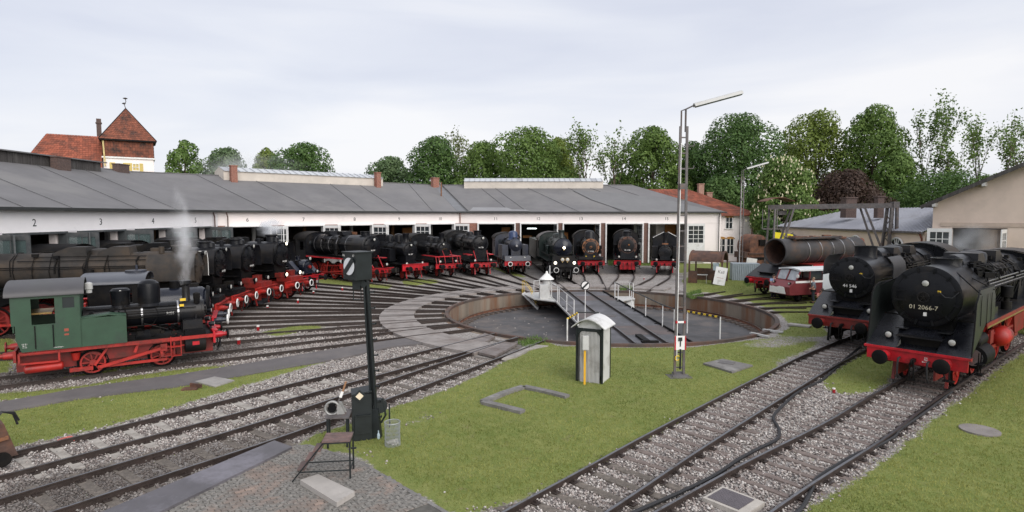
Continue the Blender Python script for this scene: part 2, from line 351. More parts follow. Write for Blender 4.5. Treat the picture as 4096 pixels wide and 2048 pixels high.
def ground_mat():
    m = bpy.data.materials.new('ground_gravel_and_turf'); m.use_nodes = True; t = m.node_tree; n = t.nodes.new; L = t.links.new; b = t.nodes['Principled BSDF']
    tcn = n('ShaderNodeTexCoord'); P = tcn.outputs['Object']
    def noise(sc, det=5, ro=.6):
        x = n('ShaderNodeTexNoise'); x.inputs['Scale'].default_value = sc; x.inputs['Detail'].default_value = det; x.inputs['Roughness'].default_value = ro; L(P, x.inputs['Vector']); return x.outputs[0]
    def ramp(src, *st):
        r = n('ShaderNodeValToRGB'); el = r.color_ramp.elements
        while len(el) < len(st): el.new(.5)
        for i, (p, c) in enumerate(st): el[i].position = p; el[i].color = (*c, 1)
        L(src, r.inputs[0]); return r.outputs[0]
    def mix(f, a, c, mode='MIX'):
        x = n('ShaderNodeMixRGB'); x.blend_type = mode
        for k, v in ((0, f), (1, a), (2, c)):
            if isinstance(v, (int, float)): x.inputs[k].default_value = v
            elif isinstance(v, tuple): x.inputs[k].default_value = (*v, 1)
            else: L(v, x.inputs[k])
        return x.outputs[0]
    vo = n('ShaderNodeTexVoronoi'); vo.inputs['Scale'].default_value = 17; L(P, vo.inputs['Vector'])
    wn = n('ShaderNodeSeparateColor'); L(vo.outputs['Color'], wn.inputs[0])
    stone = ramp(wn.outputs[0], (0, (.18, .16, .15)), (.3, (.34, .30, .275)), (.65, (.48, .445, .42)), (1, (.66, .63, .60)))
    gap = n('ShaderNodeMapRange'); gap.inputs['From Min'].default_value = .25; gap.inputs['From Max'].default_value = .62; gap.inputs['To Min'].default_value = 1; gap.inputs['To Max'].default_value = .42; L(vo.outputs['Distance'], gap.inputs[0])
    stone = mix(1.0, stone, gap.outputs[0], 'MULTIPLY')
    big = noise(.55, 4)
    stone = mix(.35, stone, ramp(big, (.3, (.26, .23, .21)), (.7, (.52, .49, .465))))
    oa = n('ShaderNodeAttribute'); oa.attribute_name = 'oil'
    om = n('ShaderNodeMath'); om.operation = 'MULTIPLY'; L(oa.outputs['Fac'], om.inputs[0]); L(ramp(noise(1.3, 5), (.3, (.25,)*3), (.62, (.95,)*3)), om.inputs[1])
    stone = mix(om.outputs[0], stone, mix(.55, stone, (.035, .03, .028)))
    g1 = ramp(noise(9, 6, .7), (.25, (.085, .125, .022)), (.5, (.16, .21, .04)), (.75, (.28, .30, .09)))
    g3 = ramp(noise(3.2, 5, .65), (.36, (.085, .155, .026)), (.62, (.32, .315, .115)))
    g2 = ramp(noise(.9, 5, .6), (.35, (.115, .19, .035)), (.68, (.30, .30, .105)))
    g4 = ramp(noise(28, 4, .7), (.3, (.055, .095, .015)), (.7, (.33, .34, .115)))
    grass = mix(.42, mix(.42, mix(.45, g1, g2), g3), g4)
    grass = mix(ramp(noise(2.3, 6, .7), (.58, (0,)*3), (.74, (.7,)*3)), grass, (.23, .19, .11))
    ga = n('ShaderNodeAttribute'); ga.attribute_name = 'grass'
    s = n('ShaderNodeMath'); s.operation = 'ADD'; L(ga.outputs['Fac'], s.inputs[0])
    nn = n('ShaderNodeMath'); nn.operation = 'MULTIPLY_ADD'; nn.inputs[1].default_value = .9; nn.inputs[2].default_value = -.45; L(noise(4.5, 7, .75), nn.inputs[0]); L(nn.outputs[0], s.inputs[1])
    th = n('ShaderNodeMapRange'); th.inputs['From Min'].default_value = .42; th.inputs['From Max'].default_value = .58; L(s.outputs[0], th.inputs[0])
    L(mix(th.outputs[0], stone, grass), b.inputs['Base Color'])
    b.inputs['Roughness'].default_value = .9; b.inputs['Specular IOR Level'].default_value = .25
    hb = n('ShaderNodeMixRGB'); L(th.outputs[0], hb.inputs[0]); L(gap.outputs[0], hb.inputs[1]); L(noise(45, 3), hb.inputs[2])
    bp = n('ShaderNodeBump'); bp.inputs['Strength'].default_value = 1.0; bp.inputs['Distance'].default_value = .03; L(hb.outputs[0], bp.inputs['Height']); L(bp.outputs[0], b.inputs['Normal'])
    return m
GROUND = ground_mat()
gme = grid_mesh(); gme.materials.append(GROUND)
g = link('ground', gme); tag(g, kind='structure')
# the plain beyond, out to the horizon (a ring of four sheets round the detailed ground)
far = MB(); x0, x1, y0, y1 = gx[0], gx[-1], gy[0], gy[-1]; zf = -.13; B_ = 900
far.add([(-B_, -B_, zf), (B_, -B_, zf), (B_, B_, zf), (-B_, B_, zf), (x0, y0, zf), (x1, y0, zf), (x1, y1, zf), (x0, y1, zf)], [(0, 1, 5, 4), (1, 2, 6, 5), (2, 3, 7, 6), (3, 0, 4, 7)])
FIELD = mat('field_turf', (.075, .10, .03), .95, 0, .4, .2, (.14, .13, .07), .4)
tag(far.build('terrain', FIELD), kind='structure')

# ------------------------------------------------------------------ paths and paving
def flat(name, pts, z, th, m, kind='structure'):
    mb = MB(); mb.prism([(p[0], p[1], z-th) for p in pts], (0, 0, th)); o = mb.build(name, m, smooth=False); return tag(o, kind=kind)
path_top = [(-60, 1022), (0, 1010), (100, 993), (195, 976), (320, 958), (440, 942), (640, 910), (760, 890), (880, 870), (960, 858), (1030, 848)]
path_bot = [(1075, 861), (978, 872), (880, 895), (740, 921), (600, 945), (440, 972), (300, 987), (176, 1004), (90, 1020), (0, 1037), (-60, 1050)]
flat('path', [atd(x, y, -.05) for x, y in path_top+path_bot], -.06, .12, ASPH)
# ring of concrete slabs round the pit, crossed by the rails
ringp = empty('path'); tag(ringp, kind='structure')
SLAB1 = mat('path_slab', (.265, .24, .225), .85, 0, .2, 1.8, (.18, .15, .135), .42, .12, 40)
def ring_slab(a0, a1, r0, r1, z=-.025, th=.14, m=SLAB1):
    mb = MB(); k = max(2, int(abs(a1-a0)/1.5)); g_ = .008
    i = [pol(r0, a0+(a1-a0)*j/k, z-th) for j in range(k+1)]; o = [pol(r1, a0+(a1-a0)*j/k, z-th) for j in range(k+1)]
    mb.prism(i+o[::-1], (0, 0, th)); return mb.build('slab', m, ringp, smooth=False)
RAD = [-127.6, -146.3, -156.0, -166.1, -174.5, 176.3, 166.9, 157.7, 148.9, 139.7, 130.4, 121.4, 112.5, 103.2, 93.9, 84.5, 75.6, 66.8]
a_ = 58.0
while a_ < 233.5:
    st = 4.6; ring_slab(a_+.04, a_+st-.04, 11.75, 13.75, -.022+.004*math.sin(a_*7)); a_ += st
# broad slabs where the path meets the lead tracks
for px in ([(1152, 838), (1230, 845), (1262, 862), (1200, 868), (1120, 862)], [(1133, 866), (1188, 838), (1282, 858), (1215, 893)], [(1200, 896), (1258, 866), (1310, 872), (1238, 906)]):
    pass
PLATE = mat('worn_deck_plate', (.19, .165, .155), .7, .1, .25, 2.5, (.12, .09, .075), .4, .1, 30)
for i, px in enumerate(([(1238, 878), (1275, 864), (1335, 866), (1290, 892)], [(1143, 868), (1220, 838), (1246, 846), (1190, 876)], [(1204, 886), (1258, 858), (1302, 864), (1245, 896)])):
    pts = [atd(x, y, -.03) for x, y in px]
    if i: flat('path', pts, -.03+.004*i, .1, PLATE)
flat('path', [atd(x, y, -.06) for x, y in [(1262, 903), (1330, 866), (1380, 870), (1330, 880), (1300, 897)]], -.05, .1, CONC)

# brick paving bottom left, with a steel trough cover along the rail
pav = empty('pavement'); tag(pav, kind='structure')
pav_poly = [tuple(atd(x, y, -.06)[:2]) for x, y in [(738, 1122), (775, 1118), (905, 1160), (1148, 1302), (1060, 1420), (300, 1420), (440, 1250), (600, 1180)]]
mb = MB(); mb.prism([(x, y, -.3) for x, y in pav_poly], (0, 0, .21)); PAVBED = mat('paver_joint', (.10, .095, .085), .95, 0, .3, 6); mb.build('bedding', PAVBED, pav, smooth=False)
def paver_mat():
    m = mat('paver', (.235, .20, .178), .88, 0, .25, 2.2, None, 0, .3, 60); t = m.node_tree; b = t.nodes['Principled BSDF']
    src = b.inputs['Base Color'].links[0].from_socket
    geo = t.nodes.new('ShaderNodeNewGeometry'); r = t.nodes.new('ShaderNodeValToRGB'); r.color_ramp.elements[0].color = (.7, .68, .66, 1); r.color_ramp.elements[1].color = (1.15, 1.02, .95, 1)
    t.links.new(geo.outputs['Random Per Island'], r.inputs[0])
    mx = t.nodes.new('ShaderNodeMixRGB'); mx.blend_type = 'MULTIPLY'; mx.inputs[0].default_value = 1; t.links.new(src, mx.inputs[1]); t.links.new(r.outputs[0], mx.inputs[2])
    tcn = t.nodes.new('ShaderNodeTexCoord'); nz = t.nodes.new('ShaderNodeTexNoise'); nz.inputs['Scale'].default_value = .8; nz.inputs['Detail'].default_value = 9; nz.inputs['Roughness'].default_value = .7; t.links.new(tcn.outputs['Object'], nz.inputs['Vector'])
    r2 = t.nodes.new('ShaderNodeValToRGB'); r2.color_ramp.elements[0].position = .38; r2.color_ramp.elements[1].position = .50; t.links.new(nz.outputs[0], r2.inputs[0])
    nz2 = t.nodes.new('ShaderNodeTexNoise'); nz2.inputs['Scale'].default_value = 14; nz2.inputs['Detail'].default_value = 6; t.links.new(tcn.outputs['Object'], nz2.inputs['Vector'])
    r3 = t.nodes.new('ShaderNodeValToRGB'); r3.color_ramp.elements[0].position = .35; r3.color_ramp.elements[0].color = (.11, .105, .095, 1); r3.color_ramp.elements[1].position = .7; r3.color_ramp.elements[1].color = (.27, .255, .235, 1); t.links.new(nz2.outputs[0], r3.inputs[0])
    m2 = t.nodes.new('ShaderNodeMixRGB'); t.links.new(r2.outputs[0], m2.inputs[0]); t.links.new(mx.outputs[0], m2.inputs[1]); t.links.new(r3.outputs[0], m2.inputs[2]); t.links.new(m2.outputs[0], b.inputs['Base Color'])
    return m
PAVER = paver_mat()
pd = Vector((.78, .63)); pn = Vector((-.63, .78)); o0 = Vector(pav_poly[0]); pv = MB()
for i in range(-70, 70):
    for j in range(-45, 45):
        c = o0+pd*(i*.205+(j % 2)*.10)+pn*(j*.105)
        if inside(pav_poly, np.array([c.x]), np.array([c.y]))[0] and c.y > 9.2 and -9.5 < c.x < 0.2:
            wz = random.uniform(-.006, .006); hx, hy = .098, .049
            top = [(-hx+.006, -hy+.006), (hx-.006, -hy+.006), (hx-.006, hy-.006), (-hx+.006, hy-.006)]; bot = [(-hx, -hy), (hx, -hy), (hx, hy), (-hx, hy)]
            tl = random.uniform(-.004, .004)
            P_ = lambda a, b, z: (c.x+pd.x*a+pn.x*b, c.y+pd.y*a+pn.y*b, z)
            pv.add([P_(a, b, -.085) for a, b in bot]+[P_(a, b, -.07+wz+tl*(1 if a > 0 else -1)) for a, b in top], [(4, 5, 6, 7), (0, 1, 5, 4), (1, 2, 6, 5), (2, 3, 7, 6), (3, 0, 4, 7)])
tag(pv.build('paver', PAVER, pav, smooth=False), kind='stuff')
KERBM = mat('kerb_stone', (.165, .158, .15), .9, 0, .25, 3, (.26, .25, .24), .3, .2, 50)
for i in range(len(pav_poly[:4])-1):
    a, b = Vector((*pav_poly[i], -.09)), Vector((*pav_poly[i+1], -.09)); n_ = max(1, int((b-a).length/.8))
    for k in range(n_):
        p, q = a.lerp(b, k/n_), a.lerp(b, (k+1)/n_-.02); 
        MBk = MB(); MBk.bar(p+Vector((0, 0, -.04)), q+Vector((0, 0, -.04)), .09, .12); MBk.build('edging_stone', KERBM, pav, smooth=False)
covp = [atd(x, y, -.02) for x, y in [(690, 1108), (735, 1124), (300, 1338), (225, 1300), (440, 1212)]]
TROUGH = mat('steel_trough_cover', (.125, .118, .128), .55, .3, .2, 1.5, (.21, .2, .225), .35)
mb = MB(); mb.prism([(p.x, p.y, -.075) for p in covp], (0, 0, .06)); tag(mb.build('cover_plate', TROUGH, None, smooth=False), 'dull steel trough cover plate lying along the nearest left rail beside the paving', 'cover plate')

# ------------------------------------------------------------------ tracks
def resample(pts, step):
    pts = [Vector(p) for p in pts]; out = [pts[0].copy()]; acc = 0
    dense = []
    n = len(pts)
    for i in range(n-1):
        p0, p1, p2, p3 = pts[max(0, i-1)], pts[i], pts[i+1], pts[min(n-1, i+2)]
        for k in range(24):
            t = k/24
            dense.append(.5*((2*p1)+(p2-p0)*t+(2*p0-5*p1+4*p2-p3)*t*t+(3*p1-p0-3*p2+p3)*t**3))
    dense.append(pts[-1])
    for a, b in zip(dense, dense[1:]):
        d = (b-a).length
        while acc+d >= step:
            f = (step-acc)/d; a = a.lerp(b, f); out.append(a.copy()); d = (b-a).length; acc = 0
        acc += d
    if (out[-1]-pts[-1]).length > step*.3: out.append(pts[-1].copy())
    return out
RPROF = [(-.062, -.16), (.062, -.16), (.062, -.145), (.012, -.125), (.012, -.045), (.034, -.035), (.036, -.004), (.028, 0), (-.028, 0), (-.036, -.004), (-.034, -.035), (-.012, -.045), (-.012, -.125), (-.062, -.145)]
RAILOLD = mat('rusty_rail_head', (.055, .042, .036), .6, .1, .3, 5)
def rail_mesh(name, pts, z=0.0, old=False):
    vs, fs, mi = [], [], []; n = len(RPROF); pts = [Vector((p[0], p[1], 0)) for p in pts]
    for k, p in enumerate(pts):
        d = (pts[min(k+1, len(pts)-1)]-pts[max(k-1, 0)]).normalized(); s = Vector((d.y, -d.x, 0))
        for a, b in RPROF: vs.append((p.x+s.x*a, p.y+s.y*a, z+b))
    for k in range(len(pts)-1):
        for i in range(n):
            j = (i+1) % n; fs.append((k*n+i, k*n+j, (k+1)*n+j, (k+1)*n+i)); mi.append(1 if i == 7 else 0)
    fs.append(tuple(range(n-1, -1, -1))); fs.append(tuple((len(pts)-1)*n+i for i in range(n))); mi += [0, 0]
    me = bpy.data.meshes.new(name); me.from_pydata(vs, [], fs); me.materials.append(RAILM); me.materials.append(RAILOLD if old else RAILTOP); me.polygons.foreach_set('material_index', mi); me.update(); return me
def sleeper_mesh(m, L=2.6, W=.26, seed=0):
    rnd = random.Random(seed); vs = []; k = 7; H = .1
    for i in range(k):
        x = -L/2+L*i/(k-1); wv = W/2+rnd.uniform(-.012, .012); zt = rnd.uniform(-.006, .004)
        vs += [(x, -wv, -H), (x, -wv+.015, zt), (x, wv-.015, zt+rnd.uniform(-.005, .005)), (x, wv, -H)]
    fs = [(i*4+j, i*4+j+1, (i+1)*4+j+1, (i+1)*4+j) for i in range(k-1) for j in range(3)]
    fs += [(0, 3, 2, 1), ((k-1)*4, (k-1)*4+1, (k-1)*4+2, (k-1)*4+3)]
    mb = MB(); mb.add(vs, fs); return mb.mesh('sleeper', m, smooth=False)
WOODPALE = mat('pale_concrete_sleeper', (.36, .335, .30), .9, 0, .2, 4, (.25, .225, .2), .3, .2, 60)
SL = {'wood': [sleeper_mesh(WOOD, seed=i) for i in range(4)], 'dark': [sleeper_mesh(WOODDK, W=.24, seed=10+i) for i in range(3)], 'pale': [sleeper_mesh(WOODPALE, W=.25, seed=20+i) for i in range(3)],
      'brown': [sleeper_mesh(mat('steel_sleeper', (.17, .135, .12), .8, .1, .3, 5), W=.2, seed=30+i) for i in range(3)]}
SLPOS = []
def track(label, cl, kinds, spacing=.66, group=None, gauge=1.507, chairs=False, skip=None, zs=-.135):
    t = empty('railway_track'); tag(t, label, 'railway track', group)
    P = resample([(p[0], p[1], 0) for p in cl], 1.0); 
    for s in (-1, 1):
        off = []
        for k, p in enumerate(P):
            d = (P[min(k+1, len(P)-1)]-P[max(k-1, 0)]).normalized(); off.append(p+Vector((d.y, -d.x, 0))*(s*gauge/2))
        link('rail', rail_mesh('rail', off, 0.0, not chairs), t)
    Q = resample([(p[0], p[1], 0) for p in cl], spacing); ch = MB()
    for k, p in enumerate(Q[1:-1]):
        kk = k+1
        d = (Q[kk+1]-Q[kk-1]).normalized()
        if skip and skip(p): continue
        kd = kinds(k, p) if callable(kinds) else kinds
        a = math.atan2(d.y, d.x)+math.pi/2+random.uniform(-.025, .025)
        sh = random.uniform(-.05, .05)
        M = Matrix.Translation((p.x+d.x*sh, p.y+d.y*sh, zs+random.uniform(-.01, .008))) @ Matrix.Rotation(a, 4, 'Z')
        link('sleeper', random.choice(SL[kd]), t, M)
        if chairs: SLPOS.append((M.translation.x, M.translation.y, a))
        if chairs:
            for s in (-1, 1):
                c = p+Vector((d.y, -d.x, 0))*(s*gauge/2)
                ch.box((c.x, c.y, -.125), (.16, .34, .03), a+math.pi/2)
                for q in (-1, 1):
                    b_ = c+Vector((d.y, -d.x, 0))*(q*.1); ch.cyl((b_.x, b_.y, -.12), (b_.x, b_.y, -.075), .022, n=6)
    if chairs and ch.v: tag(ch.build('rail_chair', RAILM, t), kind='stuff')
    return t
L1 = [pol(9.95, -127.6), pol(18, -127.6), pol(26, -127.7), pol(33, -127.9)]
L2 = [pol(9.95, -119.6), pol(14, -120), pol(20, -120.6), pol(24.3, -121.1), pol(28, -121.9), pol(33, -122.6)]
T44 = [(-3.0, 7.1), (.37, 10.83), (2.21, 12.84), (4.61, 15.48), (10.6, 21.8), (14.0, 25.2), (19.8, 30.5), (27.5, 37.5), (42, 50.6)]
T01 = [(-.7, 7.3), (3.32, 10.78), (6.0, 13.1), (9.54, 16.0), (13.07, 19.15), (20.8, 25.6), (32, 34.8), (44, 44.6)]
inring = lambda p: 11.6 < math.hypot(p.x-CX, p.y-CY) < 13.9
track('outer lead track passing the signal post, its sleepers pale and set in light gravel', L1, lambda k, p: 'pale' if p.y < 21 else 'wood', .78, chairs=True, skip=inring)
track('inner lead track along the paving and trough cover, with split dark timber sleepers', L2, 'wood', .8, chairs=True, skip=inring)
track('straight track in front of the engine numbered 44 546, grey timbers at its near end', T44, lambda k, p: 'wood' if p.y < 13.5 else 'brown', .66, chairs=True)
track('track in front of the engine numbered 01 2066-7, with a steel grating between its rails', T01, lambda k, p: 'wood' if p.y < 12.6 else 'brown', .64, chairs=True, skip=lambda p: 11.2 < p.y < 12.7)
DOORLAB = {-146.3: 'track carrying the small green tank engine into the turntable pit', -156.0: 'track carrying the dark blue fireless engine behind the green one', -166.1: 'track carrying the dusty brown-grey engine seen side on',
           -174.5: 'track under the dark engine next behind the dusty brown-grey one', 176.3: 'track under the engine with the white framed number plate', 166.9: 'track under the black engine with lit lamps and smoking chimney', 157.7: 'track under the little dark blue engine',
           148.9: 'empty radial track between the little blue engine and the red-geared engine', 139.7: 'track under the long engine with red running gear', 130.4: 'track under the tank engine with round domes', 121.4: 'track under the engine with a raised red walkway', 112.5: 'track under the smooth-boilered engine before the brick pier',
           103.2: 'track under the blue-grey engine with white buffer rims', 93.9: 'track from the bridge to the dark green cone-nosed engine', 84.5: 'track under the engine with the orange rust ring', 75.6: 'track under the broad engine with a brown rimmed door', 66.8: 'track under the small engine with the peaked cab'}
DOORX = {103.2: -1.9, 93.9: 3.33, 84.5: 8.57, 75.6: 13.84, 66.8: 19.1}
for a in RAD[1:]:
    dr = Vector((DOORX[a], 72.9, 0)) if a in DOORX else None
    track(DOORLAB[a], [pol(9.95, a), pol(20, a), pol(30, a), pol(46, a)] if dr is None else [pol(9.95, a), pol(15, a), pol(21.5, a), pol(21.5, a).lerp(dr, .5), dr, dr+(dr-pol(21.5, a)).normalized()*9], 'dark', .75, 'radial tracks round the turntable', skip=inring, zs=-.178)
for a, r1, lb in ((36.8, 14.2, 'short rail stub in the grass left of the gutted boiler engine'), (27.6, 30, 'grassy track under the engine with the gutted boiler'), (18.4, 24, 'grassy track under the red and white railcar'), (9.2, 14.4, 'rail stub in the grass just in front of the railcar'), (0.2, 13.2, 'shortest rail stub on the right of the pit')):
    track(lb, [pol(9.95, a), pol((9.95+r1)/2, a), pol(r1, a)], 'dark', .8, 'radial tracks round the turntable', zs=-.17)

# ------------------------------------------------------------------ turntable pit and bridge
pit = empty('turntable_pit', (CX, CY, 0)); tag(pit, 'round concrete pit of the turntable with a stained wall and dark floor', 'turntable pit')
PITWALL = mat('stained_pit_wall', (.20, .165, .13), .85, 0, .35, 1.1, (.17, .075, .035), .42, .15, 20, streak=True)
PITFLOOR = mat('pit_floor', (.072, .07, .073), .8, 0, .4, .8, (.14, .12, .11), .38, .15, 40)
PZ = -1.2
mb = MB(); n = 96; vs = []; fs = []
for k, (r, z) in enumerate(((PR, PZ), (PR, -.16), (PR, -.16), (PR+.42, -.16), (PR+.42, -.6))):
    for i in range(n): a = 2*math.pi*i/n; vs.append((r*math.cos(a), r*math.sin(a), z))
for k in (0, 2, 3):
    for i in range(n): j = (i+1) % n; fs.append((k*n+i, (k+1)*n+i, (k+1)*n+j, k*n+j))
mb.add(vs, fs); link('wall', mb.mesh('wall', PITWALL, False), pit)
mb = MB(); mb.lathe((0, 0, -.16), (0, 0, -.012), [(0, PR+.36), (1, PR+.36)], 96, True)
cp = MB(); vs = []; fs = []
for k, (r, z) in enumerate(((PR-.02, -.165), (PR-.02, -.02), (PR+.20, -.02), (PR+.20, -.165))):
    for i in range(n): a = 2*math.pi*i/n; vs.append((r*math.cos(a), r*math.sin(a), z))
for k in range(3):
    for i in range(n): j = (i+1) % n; fs.append((k*n+i, (k+1)*n+i, (k+1)*n+j, k*n+j))
cp.add(vs, fs); link('coping', cp.mesh('coping', mat('pit_coping', (.075, .058, .05), .8, 0, .35, 1.5, (.12, .06, .04), .42, .15, 25), False), pit)
mb = MB(); mb.add([(0, 0, PZ+.1)]+[(PR*math.cos(2*math.pi*i/n), PR*math.sin(2*math.pi*i/n), PZ) for i in range(n)], [(0, 1+i, 1+(i+1) % n) for i in range(n)])
link('floor', mb.mesh('floor', PITFLOOR, True), pit)
rr_ = [pol(9.2, 360*i/90) for i in range(91)]
me = rail_mesh('rail', [(p.x-CX, p.y-CY) for p in rr_], PZ+.29); me.materials[0] = RUST; link('rail', me, pit)
PSL = MB(); PSL.box((0, 0, 0), (.75, .24, .16)); psm = PSL.mesh('sleeper', WOODDK, False)
for i in range(92):
    a = 360*i/92; M = Matrix.Translation((9.08*math.cos(R_(a)), 9.08*math.sin(R_(a)), PZ+.06)) @ Matrix.Rotation(R_(a), 4, 'Z'); link('sleeper', psm, pit, M)
LIT_ = MB()
for i in range(70):
    a = random.uniform(130, 300); r = random.uniform(2, 8.6); s_ = random.uniform(.03, .09)
    LIT_.box((r*math.cos(R_(a)), r*math.sin(R_(a)), PZ+.1-.1*r/PR+.02), (s_, s_*.8, s_*.5), random.uniform(0, 3))
tag(LIT_.build('rubble', CONC, None, False), kind='stuff'); bpy.data.objects['rubble'].location = (CX, CY, 0)
# bridge: local x runs along the bridge away from the camera, y to the left
br = empty('turntable_bridge', (CX, CY, 0), R_(93.9)); tag(br, 'steel turntable bridge with worn plate deck, two rails and railings across the pit', 'turntable bridge')
DECK = mat('bridge_deck_plate', (.088, .086, .092), .5, .25, .3, 1.3, (.17, .165, .185), .38, .1, 20)
DECKB = mat('bridge_deck_rusty', (.12, .095, .09), .65, .1, .3, 1.5, (.09, .085, .085), .4, .1, 20)
xs = [-9.62, -7.2, -4.8, -2.4, 0, 2.4, 4.8, 7.2, 9.62]
for y0_, y1_, mm in ((.84, 2.5, DECK), (-.66, .66, DECK), (-2.0, -.84, DECK)):
    for i in range(8):
        mb = MB(); a, b = xs[i]+.012, xs[i+1]-.012
        mb.prism([(a, y0_, -.185), (b, y0_, -.185), (b, y1_, -.185), (a, y1_, -.185)], (0, 0, .05+.004*(i % 2))); mb.build('deck_plate', DECKB if (i+int(y0_*3)) % 5 == 0 else mm, br, False)
for s in (-1, 1): link('rail', rail_mesh('rail', [(x, s*.7535) for x in xs]), br)
mb = MB()
for s in (-1, 1): mb.box((0, s*.7535, -.19), (19.2, .34, .05))
mb.build('rail_bearer', SOOT, br, False)
for y in (-.95, .95):
    top = [(x, y, -.22) for x in (9.6, -9.6)]; bot = [(x, y, -.45-.62*max(0, 1-(abs(x)/9.6)**2)) for x in np.linspace(-9.6, 9.6, 17)]
    mb = MB(); mb.prism([Vector(p)+Vector((0, -.12, 0)) for p in top+bot], (0, .24, 0)); mb.build('girder', SOOT, br, False)
for y, s in ((2.5, 1), (-2.0, -1)):
    mb = MB(); mb.box((0, y, -.07), (19.0, .05, .1)); mb.build('deck_edge', PALEGREY if s > 0 else SOOT, br, False)
mb = MB()
for x in np.linspace(-8.6, 8.6, 9): 
    mb.bar((x, 2.42, -.1), (x, 1.0, -.55), .07); mb.bar((x, -1.94, -.1), (x, -1.0, -.5), .07)
mb.build('bracket', SOOT, br, False)
def w2b(v): 
    d = Vector((v[0]-CX, v[1]-CY, 0)); c, s = math.cos(R_(93.9)), math.sin(R_(93.9)); return Vector((d.x*c+d.y*s, -d.x*s+d.y*c, v[2] if len(v) > 2 else 0))
WPOST = mat('white_railing_paint', (.70, .70, .69), .5, 0, .1, 6, (.45, .42, .4), .25)
def post(p, h=1.05, r=.03, m=WPOST, par=br):
    mb = MB(); mb.cyl((p.x, p.y, -.12), (p.x, p.y, h), r, n=8); return mb.build('post', m, par)
LP = [w2b((3.29, 36.3)), w2b((3.57, 33.8)), w2b((3.33, 29.4))]; lposts = [Vector((6.6, 2.46, 0)), Vector((3.6, 2.46, 0)), Vector((2.9, 2.46, 0)), Vector((-.3, 2.46, 0)), Vector((-2.9, 2.46, 0))]
for p in lposts: post(p)
mb = MB(); mb.tube([(p.x, p.y, 1.03) for p in lposts], .022); mb.tube([(p.x, p.y, .5) for p in lposts[2:]], .012); mb.build('handrail', PALEGREY, br)
rposts = [Vector((5.4, -1.95, 0)), Vector((4.5, -1.95, 0)), Vector((1.0, -1.95, 0)), Vector((-2.1, -1.95, 0)), Vector((-5.2, -1.95, 0)), Vector((-6.6, -2.1, 0))]
for p in rposts: post(p)
mb = MB(); mb.tube([(p.x, p.y, 1.05) for p in rposts], .032); mb.build('handrail', BLACKPOST, br)
# safety bars with black and yellow stripes at the near end
def striped(a, b, name='striped_bar', n=12, par=br):
    a = Vector(a); b = Vector(b)
    for k in range(n):
        mb = MB(); mb.bar(a.lerp(b, k/n), a.lerp(b, (k+1)/n), .055, .075); mb.build(name, YELLOW if k % 2 == 0 else BLACKPOST, par, False)
pA, pB, pC = w2b((8.9, 29.75)), w2b((9.95, 28.0)), rposts[-1]
for p in (pA, pB): post(p, 1.02, .032)
mb = MB(); mb.tube([(pC.x, pC.y, 1.05), (pA.x, pA.y, 1.0)], .03); mb.build('handrail', BLACKPOST, br)
striped((pA.x, pA.y, 1.0), (pB.x, pB.y, 1.0))
qA, qB, qC, qD = w2b((2.59, 27.45)), w2b((3.3, 29.3)), w2b((4.35, 29.2)), w2b((3.9, 29.25))
for p in (qA, qB, qC): post(p, 1.02, .035)
striped((qA.x, qA.y, 1.02), (qB.x, qB.y, 1.02), n=10)
mb = MB(); mb.tube([(qB.x, qB.y, 1.02), (qC.x, qC.y, 1.02)], .03); mb.build('handrail', BLACKPOST, br)
# winch hut platform at the far left, ladder into the pit
mb = MB(); mb.prism([(4.0, 2.53, -.12), (9.1, 2.53, -.12), (8.9, 3.7, -.12), (8.4, 4.45, -.12), (5.4, 3.9, -.12)], (0, 0, .07)); mb.build('platform', PALEGREY, br, False)
mb = MB()
for s in (0, .75): mb.bar((7.9+s*.9, 4.5-s*.25, .0), (7.5+s, 3.35-s*.2, PZ+.05), .05, .14)
mb.build('stringer', WPOST, br, False)
for k in range(5):
    t = k/5+.1; mb = MB(); mb.box((7.9-.4*t+.355, 4.4-1.15*t, -(1.1*t)), (.7, .2, .03)); mb.build('step', WPOST, br, False)
mb = MB()
for s in (0, .75): mb.tube([(7.9+s*.9, 4.5-s*.25, -.05), (7.9+s*.9, 4.5-s*.25, .95), (7.7+s, 3.95-s*.2, .35), (7.55+s, 3.5-s*.2, -.8)], .02)
mb.build('yellow_handrail', YELLOW, br)
mb = MB(); mb.lathe((6.0, 2.9, -.05), (6.0, 2.9, 1.25), [(0, .32), (.05, .32), (.05, .2), (.62, .2), (.62, .32), (1, .3)], 14); mb.box((5.3, 3.2, .45), (.5, .6, 1.0)); mb.build('drive_motor', PALEGREY, br)
mb = MB(); mb.lathe((6.0, 2.9, 1.25), (6.0, 2.9, 1.85), [(0, .52), (.05, .54), (.75, .1), (1, .06)], 16); mb.build('motor_hood', WHITE, br)
mb = MB(); mb.cyl((6.6, 2.6, 0), (6.6, 2.6, 2.2), .03, n=8); mb.cyl((6.2, 3.3, 0), (6.2, 3.3, .9), .1, n=10); mb.tube([(6.6, 2.6, 1), (4.2, 2.5, 1.02)], .025); mb.build('pipe', WPOST, br)
for x, y in ((7.2, 3.7), (7.9, 3.2), (7.9, 2.6)): post(Vector((x, y, 0)), 1.0, .028)
mb = MB(); mb.tube([(7.2, 3.7, 1), (7.9, 3.2, 1), (7.9, 2.6, 1), (6.6, 2.46, 1.03)], .02); mb.build('handrail', WPOST, br)
